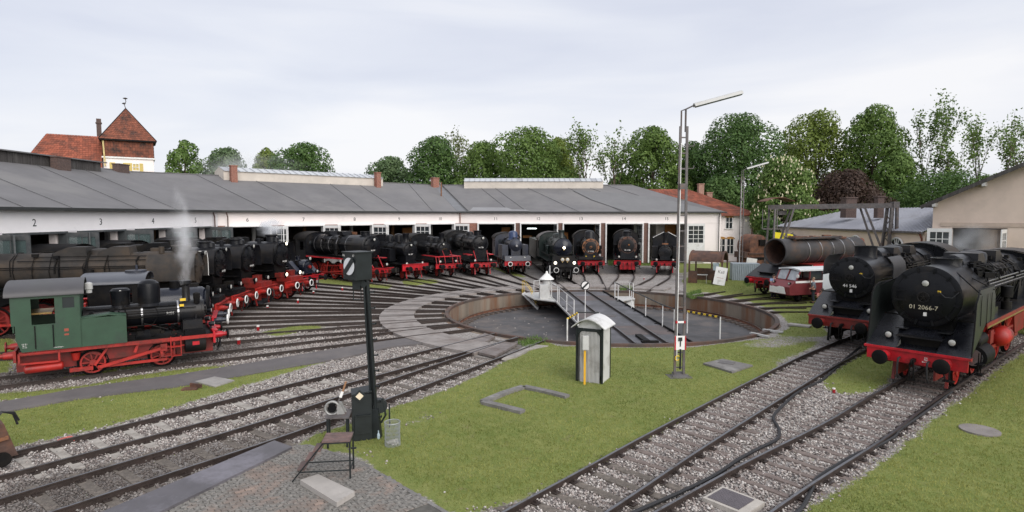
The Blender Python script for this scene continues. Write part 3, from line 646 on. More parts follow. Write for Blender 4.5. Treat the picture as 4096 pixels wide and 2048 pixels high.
# right hand platform near the far end
mb = MB(); mb.prism([(3.9, -2.03, -.12), (6.2, -2.03, -.12), (6.2, -3.3, -.12), (5.0, -3.3, -.12)], (0, 0, .07)); mb.build('platform', PALEGREY, br, False)
for x, y in ((6.1, -2.1), (6.1, -3.2), (5.1, -3.2)): post(Vector((x, y, 0)), 1.0, .028)
mb = MB(); mb.tube([(6.1, -2.1, 1), (6.1, -3.2, 1), (5.1, -3.2, 1)], .02); mb.build('handrail', PALEGREY, br)
mb = MB(); mb.bar((5.0, -2.9, -.1), (4.4, -2.9, PZ+.2), .5, .06); mb.bar((5.3, -3.3, -.1), (5.3, -3.3, PZ), .06); mb.build('ladder', PALEGREY, br, False)
mb = MB(); mb.box((-8.3, .05, -.08), (1.5, .3, .12)); mb.box((-9.0, -.1, -.09), (.25, .8, .08)); mb.build('locking_gear', SOOT, br, False)
mb = MB(); mb.cyl((-1.6, 0, -.14), (-1.6, 0, -.115), .3, n=20); mb.build('hatch', GREYSTEEL, br)
# disc signal on the bridge
ds = empty('disc_signal', (4.1, 32.9, 0)); tag(ds, 'round white signal disc with a black diagonal bar on a thin pole on the bridge', 'signal disc')
mb = MB(); mb.cyl((0, 0, -.05), (0, 0, 1.75), .025, n=8); mb.build('pole', WPOST, ds)
mb = MB(); mb.cyl((0, -.03, 1.95), (0, .12, 1.95), .25, n=24); mb.build('disc_housing', BLACKPOST, ds)
mb = MB(); mb.cyl((0, -.045, 1.95), (0, -.032, 1.95), .21, n=24); mb.build('disc', WHITE, ds)
mb = MB(); mb.bar((-.15, -.052, 1.80), (.15, -.052, 2.10), .012, .1, up=(0, 0, 1)); mb.build('diagonal_bar', BLACKPOST, ds, False)
# loose timbers and stubs beside the pit
for a, b in ((( 1820, 822), (1770, 818)), ((3130*.629, 1320*.629), (1890, 832))):
    pass
for i, (a, b, lb) in enumerate((((2772, 1180), (2832, 1172), 'grey plank lying in the grass above the far pit edge'), ((3002, 1331), (3075, 1347), 'pale post lying at the pit rim nearer the camera'), ((3052, 1318), (3132, 1329), 'pale post lying at the pit rim beyond its twin'), ((3155, 1296), (3242, 1306), 'broad grey board lying in the grass by the rail stub'))):
    p, q = at(*a, -.04), at(*b, -.04); mb = MB(); mb.bar(p, q, .14 if i < 3 else .5, .08); tag(mb.build('timber' if i else 'plank', PALEGREY if i in (1, 2) else CONC, None, False), lb, 'timber')
# ------------------------------------------------------------------ locomotives
_wm = {}
def wheel_meshes(r, spokes):
    if (r, spokes) in _wm: return _wm[(r, spokes)]
    t = MB(); t.lathe((0, -.06, 0), (0, .07, 0), [(0, r), (0, r), (.45, r), (.5, r+.03), (1, r+.03), (1, r-.07), (.3, r-.07), (0, r-.07)], 28, False)
    w_ = MB(); w_.lathe((0, -.05, 0), (0, .05, 0), [(0, r-.06), (1, r-.06), (1, r-.12), (0, r-.12), (0, r-.06)], 24, False)
    for k in range(spokes):
        a = 2*math.pi*k/spokes; w_.bar((.08*math.cos(a), 0, .08*math.sin(a)), ((r-.1)*math.cos(a), 0, (r-.1)*math.sin(a)), .045, .05, up=(0, 1, 0))
    w_.cyl((0, -.08, 0), (0, .08, 0), .11, n=12)
    if r > .4:
        pts = [((r-.09)*math.cos(a), -.04, (r-.09)*math.sin(a)) for a in np.linspace(R_(50), R_(130), 8)]; w_.prism(pts, (0, .08, 0))
    _wm[(r, spokes)] = (w_.mesh('wheel', None, True), t.mesh('tyre', SOOT, True)); return _wm[(r, spokes)]
def put_wheels(t, xs, r, m, spokes=12, y=.75):
    wme, tme = wheel_meshes(r, spokes)
    key = (r, spokes, m.name)
    if key not in _wm: c = wme.copy(); c.materials.clear(); c.materials.append(m); _wm[key] = c
    for x in xs:
        for s in (-1, 1):
            M = Matrix.Translation((x, s*y, r)) @ Matrix.Rotation(random.uniform(0, 6), 4, 'Y')
            if s > 0: M = M @ Matrix.Rotation(math.pi, 4, 'Z')
            wo_ = link('wheel', _wm[key], t, M); link('tyre', tme, wo_)
def lamp(t, x, y, z, r=.13, lens=LENS, body=BLACK, d=.2, name='headlight'):
    mb = MB(); mb.lathe((x-d, y, z), (x, y, z), [(0, r*.55), (.25, r*.9), (.8, r), (1, r*1.04)], 16); mb.box((x-d*.6, y, z-r-.05), (.08, .06, .12)); o = mb.build(name, body, t)
    mb = MB(); mb.lathe((x-.005, y, z), (x+.03, y, z), [(0, r*.9), (.6, r*.7), (1, r*.2)], 16); mb.build('lens', lens, o); return o
def buffer_pair(t, x0, z, shank, disc, rim=None, rd=.23, y=.875):
    for s in (-1, 1):
        mb = MB(); mb.lathe((x0, s*y, z), (-.05, s*y, z), [(0, .17), (.08, .17), (.1, .13), (.6, .12), (.62, .09), (1, .08)], 14); o = mb.build('buffer', shank, t)
        mb = MB(); mb.lathe((-.07, s*y, z), (0, s*y, z), [(0, rd*.9), (.4, rd), (.7, rd), (1, rd*.86), (1.12, rd*.3)], 22); mb.build('buffer_head', disc, o)
        if rim: mb = MB(); mb.lathe((-.03, s*y, z), (.012, s*y, z), [(0, rd*1.02), (1, rd*.98), (1.1, rd*.78), (.6, rd*.76)], 22, False); mb.build('buffer_rim', rim, o)
def coupling(t, x, z, m=SOOT):
    mb = MB(); mb.bar((x, 0, z), (x+.3, 0, z), .09, .12); mb.ring((x+.3, 0, z-.02), (0, 1, 0), .07, .03, 10, 6)
    for s in (-1, 1): mb.tube([(x+.3, s*.05, z-.05), (x+.28, s*.06, z-.42), (x+.22, s*.05, z-.62)], .025)
    mb.box((x+.22, 0, z-.62), (.07, .2, .07)); mb.build('coupling', m, t)
    for y in (-.42, .42): mb = MB(); mb.tube([(x+.02, y, z+.02), (x+.2, y, z+.02), (x+.26, y, z-.15), (x+.24, y*1.02, z-.5), (x+.1, y*1.05, z-.66)], .032); mb.build('brake_hose', RUBBER, t)
def smokebox_door(t, x, z, R, style, m, number=None, nmat=WHITE, nsize=.2, plate=False, dogs=12, label=True, rimcol=None, noff=-.34, sx=1.0):
    mb = MB(); mb.lathe((x-.06, 0, z), (x+.06, 0, z), [(0, R*1.005), (.2, R*1.02), (.8, R*1.02), (1, R*.98), (1, R*.8)], 40, False); mb.build('door_ring', rimcol or m, t)
    prof = {'dish': [(0, .86), (.25, .84), (.5, .72), (.75, .5), (.92, .26), (1, .0)], 'flat': [(0, .86), (.4, .84), (.7, .74), (.9, .4), (1, 0)], 'cone': [(0, .98), (.12, .95), (.35, .75), (.6, .5), (.85, .22), (1, .08)]}[style]
    dp = {'dish': .2, 'flat': .12, 'cone': .62}[style]*R
    mb = MB(); mb.lathe((x+.03, 0, z), (x+.03+dp, 0, z), [(a, b*R) for a, b in prof], 40); d = mb.build('smokebox_door', m, t); xf = x+.03+dp
    if style != 'cone':
        mb = MB()
        for k in range(dogs):
            a = 2*math.pi*(k+.5)/dogs; mb.bar((x+.07, .80*R*math.cos(a), z+.80*R*math.sin(a)), (x+.07, .98*R*math.cos(a), z+.98*R*math.sin(a)), .07, .07, up=(1, 0, 0))
        tag(mb.build('clamp', m, d), kind='stuff')
        mb = MB()
        for zz in (.16*R, -.16*R): mb.box((x+.03+dp*.6, -.52*R, z+zz), (.05, .75*R, .06))
        mb.build('hinge_strap', m, d)
        mb = MB(); mb.ring((xf+.07, 0, z), (1, 0, 0), .17, .018, 20, 6); mb.cyl((xf-.05, 0, z), (xf+.09, 0, z), .04, n=8)
        for k in range(5): a = 2*math.pi*k/5+.3; mb.bar((xf+.07, 0, z), (xf+.07, .17*math.cos(a), z+.17*math.sin(a)), .022)
        mb.build('handwheel', m, d)
    if number:
        xx = x+.03+dp*(.93 if style == 'dish' else .97)+.02
        if plate: mb = MB(); mb.box((xx, 0, z+noff), (.02, nsize*len(number)*.62, nsize*1.5)); mb.build('number_plate', SOOT, d, False); xx += .012
        text(number, nsize, nmat, d, frame_x(xx, 0, z+noff), 'number', sx=sx)
    return d, xf
def boiler(t, xf, xr, z, R, m, sb_len, sbm=None, bands=(), bandm=STEEL, fire=None):
    mb = MB(); mb.lathe((xf, 0, z), (xf-sb_len, 0, z), [(0, R*.97), (.01, R), (.99, R), (1, R*.98)], 40); mb.build('smokebox', sbm or m, t)
    mb = MB(); mb.lathe((xf-sb_len, 0, z), (xr, 0, z), [(0, R*.97), (1, R*.97)], 40); bo = mb.build('boiler', m, t)
    for x in bands: mb = MB(); mb.lathe((x+.04, 0, z), (x-.04, 0, z), [(0, R*.975), (1, R*.975)], 40, False); mb.lathe((x+.04, 0, z), (x-.04, 0, z), [(0, R*.99), (1, R*.99)], 40, False); mb.build('boiler_band', bandm, bo)
    if fire:
        mb = MB(); prof = [(y, zz) for y, zz in ((-R*.95, z-R*1.15), (-R*1.02, z), (-R*.8, z+R*.7), (-R*.4, z+R*.98), (0, z+R*1.05), (R*.4, z+R*.98), (R*.8, z+R*.7), (R*1.02, z), (R*.95, z-R*1.15))]
        mb.prism([(fire[0], y, zz) for y, zz in prof], (fire[1]-fire[0], 0, 0)); mb.build('firebox', m, t)
    return bo
def chimney(t, x, z0, z1, r, m, flare=1.15):
    h = z1-z0; mb = MB(); mb.lathe((x, 0, z0), (x, 0, z1), [(0, r*1.3), (.15, r*1.02), (.75, r), (.85, r*flare), (1, r*flare), (1, r*.85), (.6, r*.8)], 22, False); return mb.build('chimney', m, t)
def dome(t, x, z0, z1, r, m, name='steam_dome'):
    mb = MB(); mb.lathe((x, 0, z0), (x, 0, z1), [(0, r*1.25), (.1, r*1.05), (.2, r), (.7, r), (.85, r*.9), (.95, r*.6), (1, r*.2)], 24); return mb.build(name, m, t)
def hump(t, x, z0, z1, ln, wd, m, name='sand_dome'):
    mb = MB(); mb.prism([(x+ln/2, -wd/2, z0), (x+ln*.42, -wd/2, z1), (x-ln*.15, -wd/2, z1), (x-ln*.6, -wd/2, z1-.25), (x-ln*.75, -wd/2, z0)], (0, wd, 0)); return mb.build(name, m, t)
def cab(t, xf, xr, z0, ze, zt, wd, m, roofm, wins=1, rear=True):
    mb = MB(); h = wd/2
    arc = [(h*math.cos(a)*1.0, ze+(zt-ze)*math.sin(a)) for a in np.linspace(0, math.pi, 11)]
    mb.prism([(xf, -h, z0), (xf, h, z0)]+[(xf, y, z) for y, z in arc], (-.05, 0, 0))
    for s in (-1, 1):
        y = s*h; a, b = xf-.05, xr; wn = [(a-.35, a-.95), (a-1.1, a-1.75)][:wins] if a-b > 1 else [(a-.25, b+.25)]
        zw0, zw1 = z0+(ze-z0)*.5, z0+(ze-z0)*.92; last = a
        mb.box(((a+b)/2, y-s*.02, (z0+zw0)/2), (a-b, .04, zw0-z0)); mb.box(((a+b)/2, y-s*.02, (ze+zw1)/2), (a-b, .04, ze-zw1))
        for p, q in wn: mb.box(((last+p)/2, y-s*.02, (zw0+zw1)/2), (last-p, .04, zw1-zw0)); last = q
        if last-b > .02: mb.box(((last+b)/2, y-s*.02, (zw0+zw1)/2), (last-b, .04, zw1-zw0))
    if rear: mb.prism([(xr+.05, -h, z0), (xr+.05, h, z0), (xr+.05, h, z0+1.1), (xr+.05, -h, z0+1.1)], (-.05, 0, 0))
    o = mb.build('cab', m, t, False)
    rows = [[(x, y*1.06, z+.05) for y, z in arc] for x in (xf+.12, xr-.3)]
    mb = MB(); mb.sheet(rows, .04); mb.build('cab_roof', roofm, t)
    for s in (-1, 1):   # spectacle windows
        mb = MB(); mb.cyl((xf+.005, s*h*.62, ze-.25), (xf+.03, s*h*.62, ze-.25), .19, n=16); mb.build('spectacle', GLASS, o)
    return o
def running_board(t, x0, x1, z, wd, m, edge=None):
    mb = MB(); mb.box(((x0+x1)/2, 0, z), (x0-x1, wd, .05)); mb.build('running_board', m, t, False)
    if edge:
        mb = MB()
        for s in (-1, 1): mb.box(((x0+x1)/2, s*wd/2, z-.06), (x0-x1, .03, .14))
        mb.build('running_board_edge', edge, t, False)
def frames(t, x0, x1, m, z0=.45, z1=1.25):
    mb = MB()
    for s in (-1, 1): mb.box(((x0+x1)/2, s*.55, (z0+z1)/2), (x0-x1, .06, z1-z0))
    for x in np.arange(x1+.4, x0, 1.5): mb.box((x, 0, .95), (.06, 1.1, .45))
    mb.build('frame', m, t, False)
def cylinders(t, x, z, r, ln, m, rodm, wx, wr, y=1.08, cap=STEEL):
    for s in (-1, 1):
        mb = MB(); mb.lathe((x+ln/2, s*y, z), (x-ln/2, s*y, z), [(0, r*.7), (.02, r), (.98, r), (1, r*.6)], 20); mb.lathe((x+ln*.45, s*(y-.05), z+r*1.35), (x-ln*.45, s*(y-.05), z+r*1.35), [(0, r*.5), (.05, r*.62), (.95, r*.62), (1, r*.5)], 14); mb.box((x, s*(y-.25), z+r*.7), (ln*.8, .5, r*1.4)); o = mb.build('cylinder', m, t)
        mb = MB(); mb.cyl((x+ln/2, s*y, z), (x+ln/2+.05, s*y, z), r*.72, n=16); mb.build('cylinder_cover', cap, o)
        if wx:
            mb = MB(); a = R_(-30); px = wx[-1 if len(wx) < 3 else 2]
            mb.bar((x-ln/2, s*y, z), (x-ln/2-.9, s*y, z), .06); mb.bar((x-ln/2-.9, s*(y+.03), z), (px+.25*math.cos(a), s*(y+.03), wr+.25*math.sin(a)), .05, .12, up=(0, 0, 1)); mb.box((x-ln/2-.9, s*y, z), (.3, .12, .3))
            mb.bar((wx[0]+.25*math.cos(a), s*(y-.08), wr+.25*math.sin(a)), (wx[-1]+.25*math.cos(a), s*(y-.08), wr+.25*math.sin(a)), .045, .11)
            mb.bar((x-ln/2-.2, s*y, z+r*1.3), (px+.6, s*(y+.02), z+.35), .04, .09); mb.bar((px+1.2, s*(y+.05), z+.75), (px+.9, s*(y+.05), wr-.1), .06, .1); mb.box((x-ln/2-1.1, s*(y+.03), z+.42), (.5, .08, .5))
            mb.build('rod', rodm, t, False)
def clutter(t, x0, x1, z, R, m, seed, k=10, pump=True):
    rn = random.Random(seed); mb = MB()
    for s in (-1, 1):
        for j in range(3):
            a = R_(rn.uniform(5, 60)); y = s*(R+.07)*math.cos(a); zz = z+(R+.07)*math.sin(a)
            mb.tube([(x0, y, zz), (x0-(x0-x1)*rn.uniform(.5, .95), y, zz)], .022, 5)
        mb.tube([(x0+.1, s*(R+.12), z+.12), (x1, s*(R+.12), z+.12)], .02, 5)
        for j in range(k):
            x = rn.uniform(x1, x0); a0, a1 = R_(rn.uniform(-50, -5)), R_(rn.uniform(20, 85))
            mb.tube([(x+rn.uniform(-.1, .1)*i/3, s*(R+.05)*math.cos(a0+(a1-a0)*i/3), z+(R+.05)*math.sin(a0+(a1-a0)*i/3)) for i in range(4)], rn.choice((.018, .03, .04)), 5)
            if rn.random() < .6: a = R_(rn.uniform(10, 75)); mb.box((x, s*(R+.08)*math.cos(a), z+(R+.08)*math.sin(a)), (rn.uniform(.12, .3), .14, .14))
    tag(mb.build('pipework', m, t), kind='stuff')
    if pump:
        mb = MB(); xp = x0-(x0-x1)*.3
        for s in (-1, 1): mb = MB(); mb.lathe((xp, s*(R+.25), z-R*.9), (xp, s*(R+.25), z+.1), [(0, .1), (0, .17), (.4, .17), (.42, .09), (.55, .09), (.57, .19), (.97, .19), (1, .1)], 12); mb.build('air_pump', m, t)
def witte(t, x0, x1, z0, z1, m, y=1.32, rim=None):
    for s in (-1, 1):
        prof = [(y, z0), (y, z0+(z1-z0)*.45), (y-.04, z0+(z1-z0)*.7), (y-.16, z0+(z1-z0)*.9), (y-.26, z1)]
        rows = [[(x, s*a, b) for a, b in prof] for x in (x0, (x0+x1)/2, x1)]
        mb = MB(); mb.sheet(rows, .025, (0, s, 0)); mb.tube([(x0, s*y, z0), (x1, s*y, z0)], .025, 5); o = mb.build('smoke_deflector', m, t)
        mb = MB()
        for x in (x0-.3, x1+.3): mb.bar((x, s*(y-.03), z0+.5), (x, s*.85, z0+.5), .04); mb.bar((x, s*(y-.03), z0+.1), (x, s*.8, z0-.1), .04)
        mb.build('stay', m, o)
        if rim and s > 0: mb = MB(); mb.tube([(x0+.01, s*a, b) for a, b in prof]+[(x1, s*(y-.26), z1+.01)], .022, 5); mb.build('painted_edge', rim, o)
def beam(t, m, z=1.05, wd=2.7, h=.42, x=-.62):
    mb = MB(); mb.box((x, 0, z), (.08, wd, h)); mb.box((x+.04, 0, z+h/2), (.2, wd, .03)); mb.build('buffer_beam', m, t, False)
def guard(t, m, x=-1.0):
    for s in (-1, 1): mb = MB(); mb.bar((x, s*.78, .85), (x+.15, s*.78, .12), .09, .06); mb.build('rail_guard', m, t, False)
def steps(t, m, x, y=1.25):
    for s in (-1, 1):
        mb = MB()
        for z in (.45, .8): mb.box((x, s*y, z), (.35, .22, .03))
        for dx in (-.17, .17): mb.bar((x+dx, s*y, 1.2), (x+dx, s*y, .45), .03)
        mb.build('step', m, t, False)
def handrail(t, pts, m=SOOT, r=.018): mb = MB(); mb.tube(pts, r, 5); mb.build('handrail', m, t)
def start(name, label, group, pos, rz, cat='steam engine'):
    t = empty(name, (pos[0], pos[1], 0), rz); tag(t, label, cat, group); return t
ENG = 'steam engines standing round the turntable'
def on_track(a, r):
    p = pol(r, a)
    if a in DOORX and a != 93.9: return (p.x, p.y), math.atan2(p.y-72.9, p.x-DOORX[a])
    return (p.x, p.y), R_(a+180)

# --- heavy freight engines with tender (the four at doors 2 to 5)
def freight(a, r, label, bm, dm, number, rim, lampm, edge, seed, chz=4.35, ex=0.0, ffm=None):
    pos, rz = on_track(a, r); t = start('steam_locomotive', label, ENG, pos, rz); z, R = 3.12, .88
    beam(t, REDORANGE, 1.08); buffer_pair(t, -.6, 1.05, REDORANGE, SOOT, rim); coupling(t, -.58, 1.05); guard(t, RED)
    mb = MB(); mb.box((-1.15, 0, 1.42), (1.1, 1.5, .34)); mb.box((-1.5, .6, 1.75), (.4, .5, .4)); mb.box((-1.55, -.5, 1.7), (.5, .6, .3)); mb.build('front_frame', ffm or RED, t, False)
    frames(t, -.7, -11.5, RED); boiler(t, -1.75, -9.3-ex, z, R, bm, 2.5, dm, (-4.4, -5.7, -7.2, -8.8), dm)
    mb = MB(); mb.prism([(-1.9, -.6, 1.5), (-3.9, -.6, 1.5), (-3.9, -.7, 2.4), (-1.9, -.7, 2.4)], (0, 1.3, 0)); mb.build('saddle', SOOT, t, False)
    smokebox_door(t, -1.75, z, R*.97, 'dish', dm if seed % 2 else BLACK, number, WHITE, .15, True, 8, noff=-.5)
    chimney(t, -2.55, z+R*.9, chz, .34, dm, 1.2); hump(t, -5.3, z+.5, z+R+.28, 1.3, 1.05, bm); hump(t, -7.2, z+.5, z+R+.28, 1.3, 1.05, bm); dome(t, -6.2, z+R*.8, z+R+.2, .42, bm)
    mb = MB(); mb.lathe((-2.2, 0, z+R+.02), (-2.2, 0, z+R+.02+.3), [(0, .22), (.8, .2), (1, .1)], 12); mb.box((-3.7, .25, z+R+.06), (.5, .3, .2)); mb.cyl((-3.3, -.35, z+R-.1), (-3.3, -.35, z+R+.25), .13, n=10); mb.build('fitting', dm, t)
    witte(t, -1.55, -3.75, z-.55, z+.78, dm if seed % 2 else GREYBLACK, 1.34, edge)
    running_board(t, -2.0, -9.3-ex, 2.02, 2.7, SOOT); clutter(t, -3.9, -9.2-ex, z, R, SOOT, seed, 14)
    cylinders(t, -3.1, .85, .36, 1.15, SOOT, REDORANGE, (-4.6, -6.1, -7.7, -9.2, -10.5), .7)
    put_wheels(t, (-1.7,), .43, RED, 9); put_wheels(t, (-4.6, -6.1, -7.7, -9.2, -10.5), .7, RED)
    cab(t, -9.3-ex, -11.2-ex, 1.6, 3.45, 4.2, 2.9, bm, bm)
    mb = MB(); mb.prism([(-11.6-ex, y, zz) for y, zz in ((-1.4, 1.3), (-1.4, 3.1), (-1.1, 3.45), (1.1, 3.45), (1.4, 3.1), (1.4, 1.3))], (-8.2, 0, 0)); mb.build('tender', bm, t, False)
    put_wheels(t, (-12.6, -14.3, -17.2, -18.9), .5, RED, 9)
    for y in (-.8, .8): lamp(t, -.85, y, 1.78, .14, lampm)
    lamp(t, -1.35, 0.0, z+R*.86, .13, lampm)
    for s in (-1, 1): handrail(t, [(-1.7, s*.5, z+R*.86), (-1.62, s*.9, z+.15), (-1.7, s*.75, z-.55)])
    steps(t, SOOT, -2.0, 1.2); return t
freight(-166.1, 21.3, 'dusty brown-grey engine seen side on, its long boiler reaching out of the frame', DUSTY, DUSTY, None, WHITE, LENS, WHITE, 1, 4.3, 2.6, SOOT)
freight(-174.5, 21.2, 'dark engine with white buffer rims just behind the dusty brown-grey one', SOOT, GREYBLACK, '52 8195', WHITE, LENS, None, 2, 4.35, 0, SOOT)
freight(176.3, 21.1, 'dark engine with a white framed number plate, third from the dusty brown-grey one', SOOT, GREYBLACK, '50 0072', WHITE, LENS, None, 4)
freight(166.9, 20.9, 'black engine with lit lamps and smoking chimney in front of door 6', SOOT, GREYBLACK, '44 2546', WHITE, LIT, None, 6, 4.5)

# --- 7: big freight engine without tender sheet, bright red running gear
pos, rz = on_track(139.7, 21.9); t = start('steam_locomotive', 'long black engine with red running gear and silver boiler bands at door 7', ENG, pos, rz); z, R = 3.12, .97
beam(t, REDBRIGHT); buffer_pair(t, -.6, 1.05, RED, SOOT); coupling(t, -.58, 1.05); guard(t, RED); frames(t, -.7, -12.5, RED)
boiler(t, -1.9, -10.2, z, R, BLACK, 2.6, GREYBLACK, (-4.5, -5.9, -7.2, -8.4, -9.6)); smokebox_door(t, -1.9, z, R*.95, 'dish', BLACK, '44 381', WHITE, .17)
chimney(t, -2.8, z+R*.92, 4.42, .4, BLACK, 1.1); mb = MB()
for x in (-5.4, -7.4): mb.prism([(x, -.5, z+R-.05), (x, .5, z+R-.05), (x-.2, .5, z+R+.3), (x-.2, -.5, z+R+.3)], (-.9, 0, 0))
mb.build('sand_dome', BLACK, t, False); mb = MB()
for x in (-5.4, -7.4): mb.box((x+.1, .55, z+R+.12), (.9, .06, .25))
mb.build('copper_trim', RUSTLIGHT, t, False)
running_board(t, -3.2, -10.2, 2.05, 2.9, SOOT, REDBRIGHT); clutter(t, -3.6, -10, z, R, SOOT, 12, 6)
cylinders(t, -3.2, .85, .42, 1.2, SOOT, REDORANGE, (-4.8, -6.5, -8.2, -9.9, -11.5), .7); put_wheels(t, (-1.7,), .43, RED, 9); put_wheels(t, (-4.8, -6.5, -8.2, -9.9, -11.5), .7, REDORANGE)
cab(t, -10.2, -12.0, 1.6, 3.5, 4.25, 2.95, BLACK, SOOT); lamp(t, -1.45, 0, z+.62, .13)
mb = MB(); mb.box((-12.4-4, 0, 2.3), (7.6, 2.8, 2.0)); mb.build('tender', SOOT, t, False)
for y in (-.85, .85): lamp(t, -.85, y, 1.55, .13)
mb = MB()
for s in (-1, 1): mb.bar((-1.0, s*.5, 1.3), (-1.8, s*.6, 2.3), .07); mb.box((-1.7, s*.9, 2.1), (.9, .5, .06)); mb.box((-1.4, s*1.0, .75), (.5, .25, .03))
mb.build('front_bracket', REDBRIGHT, t, False); steps(t, SOOT, -2.2)
# --- 8: tank engine with two round domes
def tank_engine(a, r, label, number, z, R, bm, beam_m, chz, chr_, tanks, style='flat', domes=(), seed=1, rim=None, lens=LENS, cabz=(3.3, 3.95), ln=11.0, sbx=-1.55, ringm=None, nmat=WHITE, noff=-.35, chx=-2.2, walk=None, nsize=.16, cabm=None, bh=.42, lamps=(.82, 1.5), whl=.65, tankz=(1.6, 2.75), tx=-2.9, name='steam_locomotive', wheelm=RED):
    pos, rz = on_track(a, r); t = start(name, label, ENG, pos, rz)
    beam(t, beam_m, 1.05+(bh-.42)/2, 2.7, bh); buffer_pair(t, -.6, 1.05, SOOT if rim is None else beam_m, SOOT, rim); coupling(t, -.58, 1.02); guard(t, beam_m if seed % 2 else SOOT); frames(t, -.7, -ln+.4, wheelm)
    boiler(t, sbx, -ln*.62, z, R, bm, 1.6, None, (sbx-2.2, sbx-3.6), bm); smokebox_door(t, sbx, z, R*.96, style, bm, number, nmat, nsize, False, 10, rimcol=ringm, noff=noff)
    chimney(t, chx, z+R*.9, chz, chr_, bm)
    for x, rr, zt in domes: dome(t, x, z+R*.8, zt, rr, bm)
    running_board(t, -.75, -ln+.5, 1.42, 2.75, bm)
    mb = MB(); mb.prism([(sbx+.1, -R*.7, 1.44), (sbx-1.5, -R*.7, 1.44), (sbx-1.5, -R*.7, z), (sbx+.1, -R*.7, z-R*.5)], (0, R*1.4, 0)); mb.build('saddle', bm, t, False)
    if tanks:
        for s in (-1, 1): mb = MB(); mb.box(((tx-ln*.62)/2, s*1.05, (tankz[0]+tankz[1])/2), (-tx-(-ln*.62)*-1+2*ln*.62-ln*.62 if False else (ln*.62+tx), .62, tankz[1]-tankz[0])); mb.build('side_tank', bm, t, False)
    cab(t, -ln*.62, -ln*.62-2.0, 1.45, cabz[0], cabz[1], 2.75, cabm or bm, SOOT)
    mb = MB(); mb.box((-ln*.62-2.7, 0, 2.15), (1.2, 2.4, 1.4)); mb.build('coal_bunker', bm, t, False)
    clutter(t, sbx-.4, -ln*.6, z, R, SOOT, seed, 5, not tanks)
    cylinders(t, -2.6, .85, .34, 1.0, SOOT, wheelm, (-4.3, -5.9, -7.5), whl); put_wheels(t, (-1.7,), .42, wheelm, 9); put_wheels(t, (-4.3, -5.9, -7.5), whl, wheelm, 12)
    for y in (-lamps[0], lamps[0]): lamp(t, -.72, y, lamps[1], .12, lens)
    steps(t, SOOT, -1.5); return t
t = tank_engine(130.4, 21.9, 'black tank engine with round domes and a plain wide red buffer beam at door 8', '86 457', 2.62, .74, BLACK, REDBRIGHT, 4.2, .27, True, domes=((-3.6, .42, 4.15), (-5.3, .4, 4.0)), bh=.6, seed=21, chx=-2.3)
lamp(t, -1.3, 0, 3.12, .11)
t = tank_engine(121.4, 22.0, 'small black engine with a raised red front walkway and ladder at door 9', '64 094', 2.6, .68, BLACK, REDBRIGHT, 4.15, .24, False, domes=((-3.5, .36, 3.75), (-4.9, .36, 3.8)), seed=22, noff=0.02, nmat=BRASS)
mb = MB(); mb.box((-1.05, 0, 1.95), (.6, 2.7, .06)); mb.box((-2.6, 1.15, 1.95), (2.6, .45, .06)); mb.box((-2.6, -1.15, 1.95), (2.6, .45, .06)); mb.build('front_walkway', REDBRIGHT, t, False)
mb = MB()
for y in (-1.25, -.95, -.35, .45, .95, 1.25): mb.bar((-.8, y, 1.95), (-.62, y, 1.3), .035)
for y in (-.35, .45): mb.bar((-.8, y, 1.95), (-1.3, y, 2.5), .035)
mb.build('ladder', REDBRIGHT, t, False); lamp(t, -1.3, -.2, 3.1, .1)
# --- 10: tender engine
t = tank_engine(112.5, 21.75, 'black engine with a large smooth boiler in front of the wide brick pier', '50 778', 3.05, .86, BLACK, REDBRIGHT, 4.35, .36, False, style='dish', domes=((-4.8, .4, 4.2),), seed=23, ln=14, cabz=(3.5, 4.2), chx=-2.4, nsize=.18)
lamp(t, -1.25, .2, 3.62, .13)
mb = MB()
for s in (-1, 1): mb.box((-2.2, s*1.1, 2.0), (1.6, .5, .08)); mb.bar((-.9, s*.6, 1.3), (-1.6, s*.7, 2.4), .05)
mb.build('front_bracket', REDBRIGHT, t, False)
# --- 11: blue grey engine with low tank boxes
t = tank_engine(103.2, 22.3, 'blue-grey engine with a pointed door, blue dome and white buffer rims at door 11', None, 2.78, .68, BLUEGREY, REDBRIGHT, 3.6, .2, False, style='cone', domes=((-3.4, .48, 4.25),), seed=24, rim=WHITE, lens=LENS, sbx=-1.9, chx=-2.5, lamps=(.72, 1.62), cabm=BLUEGREY, tankz=(1.5, 2.6))
for o in kids(t):
    if o.name.startswith('steam_dome'): o.data.materials[0] = mat('blue_dome', (.025, .045, .11), .3, 0, .2, 2)
    if o.name.startswith('chimney'): o.hide_render = False
for s in (-1, 1):
    mb = MB(); mb.box((-3.4, s*1.05, 2.15), (2.6, .62, 1.35)); mb.build('side_tank', BLUEGREY, t, False)
mb = MB(); mb.prism([(-.6, -1.3, 1.3), (-.6, 1.3, 1.3), (-.75, 1.3, 1.8), (-.75, -1.3, 1.8)], (-.9, 0, 0)); mb.build('front_apron', BLUEGREY, t, False)
mb = MB(); mb.cyl((-2.2-.26, 0, 2.78), (-1.22, 0, 2.78), .1, n=12); mb.build('door_boss', STEEL, t)
mb = MB(); mb.cyl((-6.78, .95, 3.35), (-6.74, .95, 3.35), .26, n=16); mb.build('spectacle_rim', RUSTLIGHT, t)
